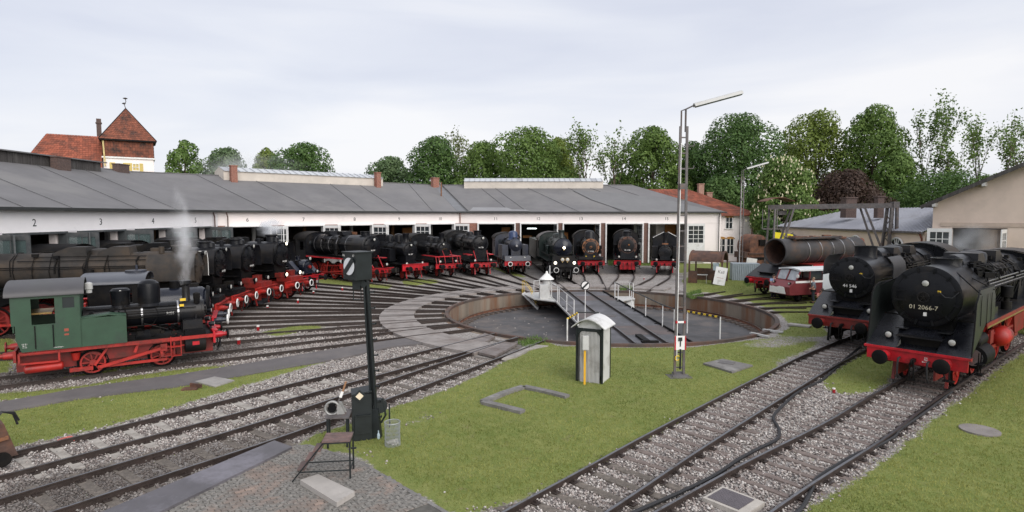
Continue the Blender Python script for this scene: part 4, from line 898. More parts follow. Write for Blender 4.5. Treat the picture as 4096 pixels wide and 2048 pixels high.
# --- 12: express engine rolled out onto the ring
pos, rz = on_track(93.9, 15.2); t = start('steam_locomotive', 'dark green engine with a shiny cone nose and lit lamps, closest to the turntable bridge', ENG, pos, rz); z, R = 2.92, .86
beam(t, SOOT, 1.05, 2.6, .4); buffer_pair(t, -.6, 1.05, SOOT, SOOT, PALEGREY, .24); coupling(t, -.58, 1.0); frames(t, -.7, -12, SOOT)
boiler(t, -2.0, -8.8, z, R, DKGREEN, 2.2, DKGREEN, (-4.4, -5.6, -7), DKGREEN); d, xf = smokebox_door(t, -2.0, z, R*.99, 'cone', BLUEBLACK, None, rimcol=SOOT)
lamp(t, xf+.16, 0, z+.02, .14, LIT, BRASS); chimney(t, -3.0, z+R*.9, 4.5, .25, DKGREEN, 1.25); dome(t, -4.6, z+R*.8, 4.2, .4, DKGREEN); dome(t, -6.2, z+R*.8, 4.1, .36, DKGREEN, 'sand_dome')
mb = MB(); mb.prism([(-.62, -1.25, 1.28), (-.62, 1.25, 1.28), (-1.5, .95, 2.2), (-1.5, -.95, 2.2)], (-.25, 0, 0)); mb.build('front_apron', SOOT, t, False)
for y, zz, l_ in ((-.22, 1.92, LENS), (.22, 1.92, LENS), (-.85, 1.62, LIT), (.85, 1.62, LIT)): lamp(t, -.8 if abs(y) > .5 else -.72, y, zz, .17 if abs(y) < .5 else .15, l_, BRASS if abs(y) < .5 else SOOT)
for s in (-1, 1):
    mb = MB(); mb.prism([(-8.75, s*1.35, 1.7), (-8.75, s*.8, 1.7), (-8.75, s*.8, 3.9), (-8.75, s*1.35, 3.5)], (-.06, 0, 0)); mb.build('cab_front', DKGREEN, t, False)
    handrail(t, [(-2.1, s*(R+.12), z+.1), (-8.6, s*(R+.12), z+.1)]); handrail(t, [(-2.2, s*1.2, 1.5), (-2.6, s*1.15, 2.2), (-8.6, s*1.2, 2.2)], SOOT, .05)
running_board(t, -2.4, -8.8, 1.72, 2.8, DKGREEN); cab(t, -8.8, -11, 1.6, 3.35, 4.15, 2.8, DKGREEN, GREYBLACK); clutter(t, -2.6, -8.5, z, R, DKGREEN, 31, 6)
cylinders(t, -2.6, .85, .36, 1.1, SOOT, SOOT, (-5, -7, -9), .85); put_wheels(t, (-1.9, -3.9), .47, SOOT, 10); put_wheels(t, (-5.0, -7.0, -9.0), .85, SOOT, 14)
mb = MB(); mb.box((-15.5, 0, 2.2), (7.6, 2.8, 2.1)); mb.build('tender', DKGREEN, t, False); steps(t, SOOT, -2.0)
# --- 13, 14: old engines with rust rings on their doors
t = tank_engine(84.5, 22.2, 'black engine with an orange rust ring on its smokebox door at door 13', '57 3525', 2.62, .88, GREYBLACK, REDBRIGHT, 3.55, .2, False, domes=((-2.6, .5, 4.32),), seed=41, ringm=RUSTLIGHT, noff=-.42, sbx=-1.3, chx=-2.6, lamps=(.82, 1.55), nsize=.19, cabz=(3.3, 4.2), wheelm=RED)
mb = MB(); mb.box((-.9, 0, 1.55), (.5, 2.4, .3)); mb.box((-7.0, 1.0, 3.0), (.3, .5, 1.0)); mb.build('rusty_panel', RUSTLIGHT if False else GREYBLACK, t, False)
mb = MB(); mb.ring((-1.2, 0, 2.62), (1, 0, 0), .62, .03, 30, 6); mb.cyl((-1.22, 0, 2.62), (-1.1, 0, 2.62), .2, .08, n=14); mb.build('rust_ring', RUSTLIGHT, t)
mb = MB(); mb.box((-.68, .3, 1.72), (.06, .1, .16)); mb.box((-.68, -.5, 1.74), (.06, .08, .1)); mb.build('yellow_fitting', YELLOW, t, False)
t = tank_engine(75.6, 23.3, 'broad black engine with a brown rimmed door in front of door 14', '38 3180', 2.72, .98, GREYBLACK, REDBRIGHT, 4.2, .38, False, domes=((-4.6, .45, 4.25),), seed=42, ringm=RUSTDARK, noff=-.42, sbx=-1.4, chx=-2.3, lamps=(.85, 1.65), nsize=.19, cabz=(3.3, 4.25))
mb = MB(); mb.box((-.62, 0, .62), (.06, 1.5, .5)); mb.build('lower_beam', REDBRIGHT, t, False); mb = MB(); mb.ring((-1.28, 0, 2.72), (1, 0, 0), .72, .028, 30, 6); mb.build('rust_ring', RUSTDARK, t)
mb = MB(); mb.cyl((-1.3, .15, 2.85), (-1.12, .15, 2.85), .07, n=10); mb.build('copper_boss', mat('polished_copper', (.5, .2, .07), .3, .9), t)
# --- 15: small tank engine with a peaked cab
t = tank_engine(66.8, 23.5, 'small old tank engine with a tall chimney and peaked cab front at door 15', None, 2.1, .66, GREYBLACK, REDBRIGHT, 4.1, .22, True, domes=(), seed=43, sbx=-1.1, chx=-1.9, lamps=(.8, 1.42), tankz=(1.5, 2.65), tx=-2.6, cabz=(3.4, 3.75), ln=8.5)
mb = MB(); mb.prism([(-4.9, -1.3, 2.2), (-4.9, 1.3, 2.2), (-4.9, 1.3, 3.45), (-4.9, .25, 4.05), (-4.9, -.25, 4.05), (-4.9, -1.3, 3.45)], (-.05, 0, 0)); mb.build('cab_front', GREYBLACK, t, False)
mb = MB(); mb.bar((-4.85, -1.35, 3.48), (-4.85, -.2, 4.1), .05); mb.bar((-4.85, 1.35, 3.48), (-4.85, .2, 4.1), .05); mb.build('white_trim', WHITE, t, False)
mb = MB(); mb.box((-1.05, 0, 3.0), (.04, .6, .14)); mb.build('name_plate', RUSTLIGHT, t, False)
# --- G: little dark blue engine in front of door 5
t = tank_engine(157.7, 22.3, 'little dark blue engine with a slanted tank plate, standing lower than its neighbours', None, 1.92, .5, BLUEBLACK, REDBRIGHT, 2.7, .16, False, style='dish', seed=51, sbx=-1.0, chx=-1.9, lamps=(.8, 1.5), cabz=(2.5, 2.9), ln=8.0)
mb = MB()
for s in (-1, 1): mb.prism([(-.9, s*.62, 1.45), (-1.9, s*.62, 2.35), (-2.3, s*.62, 2.35), (-1.4, s*.62, 1.45)], (0, s*.45, 0))
mb.build('slanted_plate', BLUEGREY, t, False); mb = MB(); mb.cyl((-.9, 0, 1.92), (-.72, 0, 1.92), .13, n=12); mb.build('door_boss', RED, t)
lamp(t, -.7, 0.0, 2.55, .14, LENS)

# --- the two big engines on the right
def big(pos, rz, label, number, deflect, R, z, seed, bmx, lab2=None, ln=15.0):
    t = start('steam_locomotive', label, ENG, pos, rz)
    mb = MB(); mb.box((-.62, 0, 1.07), (.08, 2.9, .40)); mb.box((-.60, 0, 1.295), (.16, 3.06 if seed == 61 else 2.95, .07)); b_ = mb.build('buffer_beam', bmx, t, False)
    buffer_pair(t, -.58, 1.05, bmx, SOOT, None, .245); coupling(t, -.58, 1.02); guard(t, RED if seed == 61 else SOOT, -1.3)
    frames(t, -.7, -ln, RED if seed == 61 else SOOT, .4, 1.25)
    # sloping front apron with its step recess
    mb = MB(); mb.sheet([[(-.62, y, 1.33), (-1.15, y, 1.62), (-1.75, y, 1.95), (-2.35, y, 2.22)] for y in (-1.5, -.58)], .03); mb.sheet([[(-.62, y, 1.33), (-1.15, y, 1.62), (-1.75, y, 1.95), (-2.35, y, 2.22)] for y in (.58, 1.5)], .03)
    mb.sheet([[(-1.22, y, 1.74), (-1.75, y, 1.95), (-2.35, y, 2.22)] for y in (-.58, .58)], .03); mb.sheet([[(-.62, y, 1.34), (-.98, y, 1.36), (-1.18, y, 1.42)] for y in (-.58, .58)], .03); mb.build('front_apron', APRON, t)
    mb = MB(); mb.box((-1.2, 0, 1.56), (.04, 1.2, .3)); mb.build('step_recess', SOOT, t, False)
    for c_, d_ in (((-1.0, 0, 1.735), (.38, 1.32, .035)), ((-1.45, .62, 1.93), (.4, .36, .035)), ((-1.45, -.62, 1.93), (.4, .36, .035))): mb = MB(); mb.box(c_, d_); mb.build('step', GREYBLACK, t, False)
    boiler(t, -1.5, -10.4, z, R, BLACK, 3.4, GREYBLACK, (-5.4, -6.8, -8.2, -9.6), BLACK, (-10.4, -12.6))
    mb = MB(); mb.prism([(-1.75, -.7, 1.7), (-4.7, -.75, 1.7), (-4.7, -.8, z-.3), (-1.75, -.7, z-.6)], (0, 1.45, 0)); mb.build('saddle', SOOT, t, False)
    d, xf = smokebox_door(t, -1.5, z, R*1.0, 'dish', BLACK, number, WHITE if seed == 62 else mat('number_paint', (.5, .46, .34), .4), .205, False, 12, noff=-.36, sx=1.0)
    lamp(d, xf-.02, .02, z+.47, .12, LENS, SOOT, .22)
    mb = MB(); mb.box((xf-.06, .04, z-.58), (.012, .10, .14)); mb.build('white_plate', WHITE, d, False)
    mb = MB(); mb.box((xf-.03, .42, z+.22), (.06, .09, .06)); mb.build('yellow_tag', YELLOW, d, False); mb = MB(); mb.tube([(xf-.05, .3, z+.2), (xf+.04, .44, z+.22), (xf+.02, .6, z+.06), (xf-.06, .78, z+.04), (xf-.12, .95, z+.25)], .014, 5); mb.build('cable', RUBBER, d)
    cx_ = -3.75 if seed == 61 else -3.3; mb = MB(); mb.lathe((cx_, 0, z+R*.88), (cx_, 0, 4.3 if seed == 61 else 4.42), [(0, .5), (.3, .46), (.95, .47), (1, .5), (1, .42), (.5, .4)], 24, False); mb.build('chimney', BLACK, t)
    mb = MB(); mb.lathe((-4.35, .0, z+R*.86), (-5.6, 0, z+R*.86), [(0, .36), (.02, .42), (.98, .42), (1, .36)], 14); mb.build('feedwater_heater', GREYBLACK, t)
    hump(t, -6.1, z+.5, z+R+.30, 1.1, 1.1, GREYBLACK); dome(t, -7.4, z+R*.8, z+R+.33, .48, GREYBLACK); hump(t, -9.0, z+.5, z+R+.3, 1.1, 1.1, GREYBLACK)
    running_board(t, -2.4, -12.6, 2.24, 3.05, GREYBLACK, RED if seed == 61 else SOOT)
    clutter(t, -4.4, -12, z, R, SOOT, seed, 14)
    rn = random.Random(seed); mb = MB()
    for s in (-1, 1):
        for k in range(26):
            a = R_(rn.uniform(28, 66)); x = rn.uniform(-6.2, -4.3); rr2 = R+rn.uniform(.02, .16)
            mb.box((x, s*rr2*math.cos(a), z+rr2*math.sin(a)), (rn.uniform(.08, .3), rn.uniform(.06, .2), rn.uniform(.06, .2)), rn.uniform(0, 3))
        for k in range(8):
            x = rn.uniform(-6, -4.3); a = R_(rn.uniform(30, 60)); mb.tube([(x, s*(R+.1)*math.cos(a), z+(R+.1)*math.sin(a)), (x-.3, s*(R+.2)*math.cos(a-.2), z+(R+.2)*math.sin(a-.2)), (x-.8, s*(R+.12)*math.cos(a-.3), z+(R+.12)*math.sin(a-.3))], .03, 6)
    tag(mb.build('pump_fittings', SOOT, t, False), kind='stuff')
    mb = MB()
    for j, a in enumerate((8, 14, 20)): 
        for s in (-1, 1): mb.tube([(-4.8, s*(R+.09)*math.cos(R_(a)), z+(R+.09)*math.sin(R_(a))), (-12.4, s*(R+.09)*math.cos(R_(a)), z+(R+.09)*math.sin(R_(a)))], .026, 6)
    mb.build('pipe', STEEL if seed == 61 else GREYBLACK, t)
    wx = (-5.6, -7.9, -10.2) if seed == 61 else (-5.2, -6.9, -8.6, -10.3, -12.0); wr = 1.0 if seed == 61 else .7
    cylinders(t, -3.5, .95, .40, 1.25, SOOT, RED, wx, wr, 1.1); put_wheels(t, (-2.2, -4.4) if seed == 61 else (-2.4,), .5, REDORANGE if seed == 61 else SOOT, 10); put_wheels(t, wx, wr, REDORANGE if seed == 61 else RED, 16 if seed == 61 else 12)
    cab(t, -12.6, -14.6, 2.0, 3.55, 4.25, 2.95, BLACK, GREYBLACK)
    mb = MB(); mb.prism([(-15.2, y, zz) for y, zz in ((-1.45, 1.3), (-1.45, 3.2), (1.45, 3.2), (1.45, 1.3))], (-7.6, 0, 0)); mb.build('tender', BLACK, t, False)
    mb = MB(); mb.sheet([[(-15.6-i*.9, -1.2+j*.4, 3.2+.45*math.sin(math.pi*i/7)*math.sin(math.pi*j/6)+rn.uniform(0, .12)) for j in range(7)] for i in range(8)], .2); mb.build('coal_load', SOOT, t, False)
    put_wheels(t, (-16.2, -18, -20, -21.6), .5, RED, 9)
    for y in (-.92, .92): lamp(t, -.95, y, 1.70, .118, LENS, SOOT, .24)
    mb = MB(); mb.box((-.52, .98, .52), (.26, .3, .03)); mb.tube([(-.55, .98, .9), (-.5, .98, .52)], .018); mb.tube([(-.6, .75, .85), (-.52, .9, .53)], .018); mb.build('shunter_step', SOOT, t)
    if deflect == 'witte': witte(t, -2.2, -4.1, z+.02, z+.95, mat('pale_deflector', (.035, .035, .037), .5, 0, .2, 1.5), 1.46)
    else:
        for s in (-1, 1):
            y = 1.5; prof = [(y, 1.36), (y, 2.6), (y, 3.3), (y-.05, 3.5)]
            mb = MB(); mb.sheet([[(-.72, s*y, 1.36), (-.9, s*y, 2.2), (-1.0, s*y, 3.05), (-1.25, s*y, 3.3)], [(-1.6, s*y, 1.8), (-1.6, s*y, 2.3), (-1.6, s*y, 3.05), (-1.6, s*(y-.05), 3.42)], [(-2.4, s*y, 2.22), (-2.4, s*y, 2.5), (-2.4, s*y, 3.05), (-2.4, s*(y-.05), 3.42)], [(-3.6, s*y, 2.22), (-3.6, s*y, 2.5), (-3.6, s*y, 3.05), (-3.6, s*(y-.05), 3.42)]], .025, (0, s, 0)); o = mb.build('smoke_deflector', mat('deflector_paint', (.014, .018, .017), .38, 0, .2, 1.2, (.026, .027, .024), .35), t)
            mb = MB()
            for x in (-1.6, -2.4, -3.0): mb.box((x, s*(y+.012), 2.75), (.018, .012, 1.0))
            mb.tube([(-.72, s*y, 1.36), (-.9, s*y, 2.2), (-1.0, s*y, 3.05), (-1.28, s*y, 3.32), (-1.6, s*(y-.05), 3.44), (-3.6, s*(y-.05), 3.44)], .022, 6); mb.build('deflector_edge', SOOT, o)
            mb = MB(); mb.bar((-1.5, s*y, 3.3), (-2.45, s*.6, z+R*.8), .03); mb.bar((-3.4, s*y, 3.3), (-3.4, s*.8, z+.6), .03); mb.build('stay', SOOT, o)
            handrail(t, [(-.75, s*1.52, 1.34), (-.68, s*1.52, 1.2)], RED, .02)
        for s in (-1, 1): mb = MB(); mb.lathe((-7.0, s*1.2, 1.25), (-5.9, s*1.2, 1.25), [(0, .1), (.1, .3), (.2, .36), (.8, .36), (.9, .3), (1, .1)], 18); mb.build('air_tank', REDORANGE, t)
        mb = MB()
        for s in (-1, 1): mb.box((-6.5, s*1.53, 2.1), (8.0, .03, .06))
        mb.build('lining', BRASS, t, False)
        for s in (-1, 1): mb = MB(); mb.box((-4.6, s*1.2, 2.42), (.45, .32, .32)); mb.build('lubricator', GREYBLACK, t, False)
    steps(t, SOOT, -2.6, 1.35)
    if lab2: text(lab2, .07, WHITE, b_, frame_x(-.575, .32, 1.07), 'lettering')
    return t
big((14.22, 25.55), math.atan2(-.70, -.755)+0*R_(180), 'black engine numbered 44 546 with sheet deflectors, on the middle right track', '44 546', 'witte', .93, 3.05, 62, RED)
big((13.05, 19.18), math.atan2(-.655, -.77), 'large black engine numbered 01 2066-7 with a bright red buffer beam, nearest on the right', '01 2066-7', 'wagner', 1.03, 3.08, 61, REDBRIGHT, 'DR\nMEI\nBw N-7')

# --- gutted boiler engine
pos, rz = on_track(27.6, 13.5); t = start('steam_locomotive', 'gutted engine with an open rusty smokebox and silver boiler bands in the grass', ENG, pos, rz); z, R = 3.15, .98
GUT = mat('scorched_boiler', (.032, .030, .031), .6, 0, .4, 1.6, (.075, .045, .03), .36, .2, 12)
mb = MB(); mb.lathe((-1.9, 0, z), (-4.2, 0, z), [(0, R*1.0), (.02, R*1.04), (.06, R), (1, R), (1, R*.88), (.05, R*.88), (0, R*.92), (0, R)], 40, False); mb.build('smokebox', GUT, t)
mb = MB(); mb.lathe((-2.0, 0, z), (-4.1, 0, z), [(0, R*.875), (1, R*.875)], 36, False); mb.add([(-4.1, R*.875*math.cos(a), z+R*.875*math.sin(a)) for a in np.linspace(0, 2*math.pi, 24, False)], [tuple(range(24))]); mb.build('smokebox_lining', RUSTDARK, t)
mb = MB(); mb.lathe((-4.2, 0, z), (-11.5, 0, z), [(0, R*.97), (1, R*.97)], 40); bo = mb.build('boiler', GUT, t)
for x in (-4.6, -6.0, -7.4, -8.7, -10.0): mb = MB(); mb.lathe((x+.05, 0, z), (x-.05, 0, z), [(0, R*.995), (1, R*.995)], 40, False); mb.build('boiler_band', STEEL, bo)
rn = random.Random(3); mb = MB()
for k in range(26): x = rn.uniform(-9.5, -3); mb.box((x, rn.uniform(-.5, .5), z+R+rn.uniform(-.1, .1)), (rn.uniform(.2, .7), rn.uniform(.2, .6), rn.uniform(.05, .22)), rn.uniform(0, 3))
tag(mb.build('torn_lagging', RUST, t, False), kind='stuff')
mb = MB(); mb.box((-5.8, .35, z+R+.02), (5.4, .9, .12), 0); mb.build('sheet', GUT, t, False)
beam(t, REDBRIGHT, 1.05, 2.8, .45); buffer_pair(t, -.58, 1.05, REDBRIGHT, SOOT); coupling(t, -.58, 1.02); frames(t, -.7, -14, RED); guard(t, SOOT)
mb = MB(); mb.sheet([[(-.62, y, 1.33), (-1.3, y, 1.7), (-2.3, y, 2.2)] for y in (-1.4, 1.4)], .03); mb.build('front_apron', GREYBLACK, t)
mb = MB(); mb.box((-1.05, 0, 1.66), (.3, 1.3, .04)); mb.box((-1.1, 0, 1.6), (.1, 1.2, .1)); mb.build('step', SOOT, t, False)
running_board(t, -4.3, -12, 2.2, 2.9, RED, REDBRIGHT); cylinders(t, -3.3, .9, .4, 1.2, SOOT, RED, (-5.2, -7.2, -9.2), .8); put_wheels(t, (-1.8,), .45, SOOT, 9); put_wheels(t, (-5.2, -7.2, -9.2), .8, RED)
mb = MB(); mb.prism([(-4.4, -1.4, 1.5), (-8, -1.4, 1.5), (-8, -1.4, 2.1), (-5, -1.4, 2.1)], (0, .1, 0)); mb.prism([(-4.4, 1.3, 1.5), (-8, 1.3, 1.5), (-8, 1.3, 2.1), (-5, 1.3, 2.1)], (0, .1, 0)); mb.build('valance', RED, t, False)

# --- B: dark blue fireless tank engine behind the green one
pos, rz = on_track(-156.0, 21.15); t = start('steam_locomotive', 'glossy dark blue fireless engine with a rounded grey cab roof behind the green engine', ENG, pos, rz)
beam(t, REDBRIGHT, 1.0, 2.4, .4); buffer_pair(t, -.58, 1.05, BLUEGREY, PALEGREY, WHITE); frames(t, -.7, -6.3, RED)
mb = MB(); mb.lathe((-.75, 0, 1.8), (-3.6, 0, 1.8), [(0, .1), (.02, .4), (.06, .62), (.12, .74), (.9, .74), (1, .7)], 36); mb.build('pressure_vessel', BLUEBLACK, t)
mb = MB(); mb.lathe((-.9, 0, 1.8), (-.75, 0, 1.8), [(0, .78), (.5, .78), (1, .7)], 36, False); mb.build('end_ring', SOOT, t)
running_board(t, -.7, -6.2, 1.15, 2.5, SOOT, RED); mb = MB(); mb.box((-1.5, .3, 2.58), (.5, .3, .2)); mb.cyl((-2.2, 0, 2.5), (-2.2, 0, 2.85), .22, n=14); mb.build('fitting', SOOT, t)
cab(t, -3.3, -5.3, 1.2, 2.9, 3.28, 2.5, SOOT, mat('slate_roof_paint', (.07, .075, .09), .35, 0, .15, 2), 1)
mb = MB(); mb.cyl((-3.7, 0, 3.3), (-3.7, 0, 3.4), .42, n=18); mb.cyl((-3.7, .2, 3.4), (-3.7, .2, 3.62), .05, n=8); mb.build('roof_vent', BLUEGREY, t)
put_wheels(t, (-1.9, -4.6), .5, RED); cylinders(t, -.9-.4, .7, .22, .7, SOOT, RED, (-1.9, -4.6), .5, .98)
for s in (-1, 1): lamp(t, -.7, s*.7, 1.5, .11)
mb = MB()
for s in (-1, 1): mb.tube([(-5.4, s*1.0, 2.1), (-6.4, s*1.0, 2.1)], .05)
mb.build('red_rail', REDBRIGHT, t)

# --- A: the green engine
pos, rz = on_track(-146.3, 21.5); t = start('steam_locomotive', 'small green tank engine lettered RIES with red frames, nearest on the left', ENG, pos, rz)
beam(t, REDBRIGHT, 1.02, 2.3, .5, -.55); buffer_pair(t, -.5, 1.05, REDBRIGHT, SOOT, None, .2); coupling(t, -.5, .98); frames(t, -.55, -6.75, RED, .35, 1.12)
mb = MB(); mb.box((-3.4, -.72, .78), (1.5, .03, .55)); mb.box((-3.4, .72, .78), (1.5, .03, .55)); mb.build('splasher', RED, t, False)
za, Ra = 1.98, .45
mb = MB(); mb.lathe((-.85, 0, za), (-1.75, 0, za), [(0, Ra*.9), (.05, Ra), (1, Ra)], 36); mb.build('smokebox', GREYBLACK, t)
mb = MB(); mb.lathe((-1.75, 0, za), (-4.8, 0, za), [(0, Ra*.98), (1, Ra*.98)], 36); bo = mb.build('boiler', BLACK, t)
for x in (-1.72, -2.95): mb = MB(); mb.lathe((x+.03, 0, za), (x-.03, 0, za), [(0, Ra*1.01), (1, Ra*1.01)], 36, False); mb.build('boiler_band', STEEL, bo)
for s in (-1, 1): text('RIES', .15, WHITE, bo, frame_y(-2.0, s*(Ra+.012), za+.02, s), 'lettering', .003)
smokebox_door(t, -.85, za, Ra*.95, 'flat', GREYBLACK, None, dogs=6)
chimney(t, -1.4, za+Ra*.85, 3.22, .14, GREYBLACK, 1.45); mb = MB(); mb.lathe((-2.68, 0, za+Ra*.75), (-2.68, 0, 3.34), [(0, .46), (.1, .385), (.7, .385), (.86, .35), (.95, .25), (1, .1)], 26); mb.build('steam_dome', BLACK, t)
mb = MB(); mb.lathe((-3.62, 0, za+Ra*.7), (-3.62, 0, 3.05), [(0, .38), (.15, .30), (.7, .32), (.9, .33), (1, .26)], 20); mb.build('sand_dome', BLACK, t)
mb = MB(); mb.box((-3.62, -.31, 2.95), (.06, .02, .1)); mb.build('white_plate', WHITE, t, False)
mb = MB(); mb.box((-1.55, -.42, 2.5), (.2, .05, .1)); mb.box((-1.6, -.47, 2.28), (.15, .05, .09)); mb.build('yellow_tag', YELLOW, t, False)
handrail(t, [(-1.1, -Ra-.06, za+.2), (-4.7, -Ra-.06, za+.2)]); mb = MB(); mb.tube([(-4.7, -.3, za+Ra*.8), (-2.5, -.36, za+Ra*.75), (-2.4, -.5, za), (-2.6, -.5, za-.35), (-3.5, -.52, za-.38)], .02, 6); mb.tube([(-2.9, -.5, za-.3), (-2.2, -.7, 1.45)], .02, 6); mb.tube([(-3.6, -.35, 2.6), (-3.4, -.5, za)], .016, 5); mb.lathe((-1.05, -.3, 2.3), (-1.05, -.3, 2.75), [(0, .1), (.5, .13), (.9, .13), (1, .04)], 10); mb.build('pipework', SOOT, t)
for s in (-1, 1):
    mb = MB(); mb.box((-4.15, s*.98, 1.66), (1.36, .5, 1.02)); mb.sheet([[(-3.47, s*.73, 2.18), (-3.47, s*1.23, 2.18)], [(-4.0, s*.73, 2.27), (-4.0, s*1.23, 2.27)], [(-4.83, s*.73, 2.19), (-4.83, s*1.23, 2.19)]], .05); mb.build('side_tank', GREEN, t, False)
# cab with tapered rear
xf_, xr_ = -4.85, -6.75; h = 1.26; mb = MB()
for s in (-1, 1):
    y = s*h
    def pl(x0, x1, z0, z1): mb.box(((x0+x1)/2, y, (z0+z1)/2), (abs(x0-x1), .04, z1-z0))
    pl(xf_, -5.55, 2.5, 2.6); pl(xf_, xr_, 2.98, 3.12); pl(xf_, -4.99, 2.6, 2.98); pl(-5.33, -5.55, 2.6, 2.98); pl(xf_, -5.55, 1.16, 2.5)
    pl(-5.55, -6.15, 1.16, 2.08); pl(-6.15, xr_+.1, 1.6, 2.08); mb.prism([(-6.15, y-.02, 1.16), (-6.5, y-.02, 1.16), (-6.65, y-.02, 1.6), (-6.15, y-.02, 1.6)], (0, .04, 0)); pl(-6.2, xr_, 2.08, 2.98)
mb.box((xf_, 0, 2.1), (.04, 2*h, 1.9)); mb.box((xr_+.05, 0, 2.45), (.04, 2*h-.04, 1.2)); c = mb.build('cab', GREEN, t, False)
for s in (-1, 1):
    mb = MB(); mb.box((-5.16, s*(h-.012), 2.79), (.34, .02, .38)); mb.build('window', GLASS, c, False)
    mb = MB()
    for x in (-5.62, -6.12): mb.bar((x, s*(h+.05), 1.25), (x, s*(h+.05), 2.05), .03)
    mb.build('door_handrail', SOOT, c, False)
    mb = MB(); mb.box((-5.87, s*(h+.022), 1.62), (.46, .012, .82)); mb.build('door', GREEN, c, False)
    mb = MB(); mb.box((-5.25, s*(h+.025), 1.82), (.13, .012, .10)); mb.box((-5.25, s*(h+.025), 1.66), (.13, .012, .06)); mb.build('red_badge', mat('faded_red_print', (.28, .06, .035), .6), c, False)
    text('Noerdlingen', .055, WHITE, c, frame_y(-5.5, s*(h+.03), 1.24, s), 'lettering', .002); text('LK 8 t\nBr 5\n11 m', .06, WHITE, c, frame_y(-6.42, s*(h+.03), 1.38, s), 'lettering', .002)
mb = MB(); mb.box((-6.1, .2, 2.35), (.8, 1.2, .06)); mb.box((-6.45, -.4, 2.55), (.2, .3, .5)); mb.build('cab_fitting', BRASS, c, False)
arc = [(1.38*math.cos(a), 3.12+.42*math.sin(a)) for a in np.linspace(0, math.pi, 13)]
mb = MB(); mb.sheet([[(x, y, z_) for y, z_ in arc] for x in (-4.7, -6.9)], .045); mb.build('cab_roof', mat('cab_roof_paint', (.06, .058, .062), .5, 0, .15, 2, (.06, .06, .06), .3), t)
mb = MB(); mb.lathe((-4.6, 0, 2.95), (-4.6, 0, 3.35), [(0, .1), (.3, .1), (.35, .13), (.9, .13), (1, .05)], 12); mb.build('turbo_generator', PALEGREY, t)
running_board(t, -.6, -6.6, 1.14, 2.3, SOOT, REDORANGE)
put_wheels(t, (-2.35, -4.55), .46, REDORANGE, 9, .76)
for s in (-1, 1):
    mb = MB(); mb.lathe((-.85, s*1.0, .78), (-1.6, s*1.0, .78), [(0, .2), (.03, .29), (.97, .29), (1, .2)], 22); mb.box((-1.22, s*.95, 1.2), (.72, .4, .3)); o = mb.build('cylinder', SOOT, t)
    mb = MB(); mb.box((-1.22, s*1.28, .86), (.24, .02, .14)); mb.build('maker_plate', REDBRIGHT, o, False)
    mb = MB(); y = s*1.02
    mb.bar((-1.6, y, .78), (-2.3, y, .78), .05); mb.bar((-2.25, s*1.04, .78), (-4.35, s*1.04, .3), .06, .11); mb.bar((-2.2, s*.95, .3), (-4.4, s*.95, .3), .05, .1); mb.box((-2.3, y, .78), (.22, .1, .28))
    mb.bar((-1.7, y, 1.0), (-3.2, y, .98), .05, .07); mb.bar((-1.8, s*1.1, 1.08), (-3.4, s*1.1, 1.02), .05, .05); mb.bar((-3.1, y, 1.1), (-3.25, y, .7), .06, .09); mb.bar((-1.95, y, 1.0), (-1.95, y, .45), .05, .06); mb.bar((-1.95, y, .45), (-2.35, y, .42), .05, .05); mb.bar((-2.35, y, .42), (-2.4, y, .8), .06, .1)
    mb.bar((-4.1, s*.9, .95), (-4.5, s*.9, .36), .06, .08); mb.build('rod', REDORANGE, t, False)
    mb = MB(); mb.lathe((-5.4, s*1.0, .52), (-6.5, s*1.0, .50), [(0, .1), (.04, .15), (.96, .15), (1, .1)], 16); mb.cyl((-5.05, s*.85, .9), (-5.05, s*.85, .62), .16, .1, n=12); mb.build('air_tank', REDORANGE, t)
    mb = MB()
    for a_, b_ in (((-5.5, 1.1), (-5.5, .72)), ((-6.6, 1.1), (-6.6, .72)), ((-5.5, .72), (-6.6, .74)), ((-5.5, 1.08), (-6.6, 1.08))): mb.bar((a_[0], s*1.18, a_[1]), (b_[0], s*1.18, b_[1]), .06)
    mb.build('step_frame', REDORANGE, t, False)
    mb = MB(); mb.lathe((-6.7, s*.875, 1.02), (-7.2, s*.875, 1.02), [(0, .15), (.7, .12), (.72, .08), (.93, .08), (.93, .2), (1, .2)], 14); mb.build('buffer', REDORANGE, t)
    mb = MB(); mb.box((-4.9, s*.8, .26), (.7, .12, .14)); mb.build('brake_gear', REDORANGE, t, False)
    mb = MB(); mb.box((-1.25, s*.45, 1.45), (.7, .5, .5)); mb.bar((-1.1, s*.52, 1.9), (-1.2, s*.62, 1.25), .05); mb.build('saddle', GREYBLACK, t, False)
text('WL A G 14', .06, WHITE, t, frame_y(-6.1, -1.185, 1.09, -1), 'lettering', .002); mb = MB(); mb.box((-6.72, 0, 1.0), (.08, 2.3, .4)); mb.build('rear_beam', REDORANGE, t, False)
clutter(t, -1.8, -4.6, za-.1, Ra+.02, SOOT, 71, 4, False); lamp(t, -.5, -.7, 1.48, .1); lamp(t, -.5, .7, 1.48, .1); steps(t, REDORANGE, -1.9, 1.2)
mb = MB(); rn = random.Random(5)
for k in range(24): mb.box((rn.uniform(-3.4, -1.6), rn.choice((-1, 1))*rn.uniform(.5, 1.05), rn.uniform(1.17, 1.42)), (rn.uniform(.1, .4), rn.uniform(.08, .25), rn.uniform(.06, .22)), rn.uniform(-.2, .2))
tag(mb.build('stowed_gear', SOOT, t, False), kind='stuff')
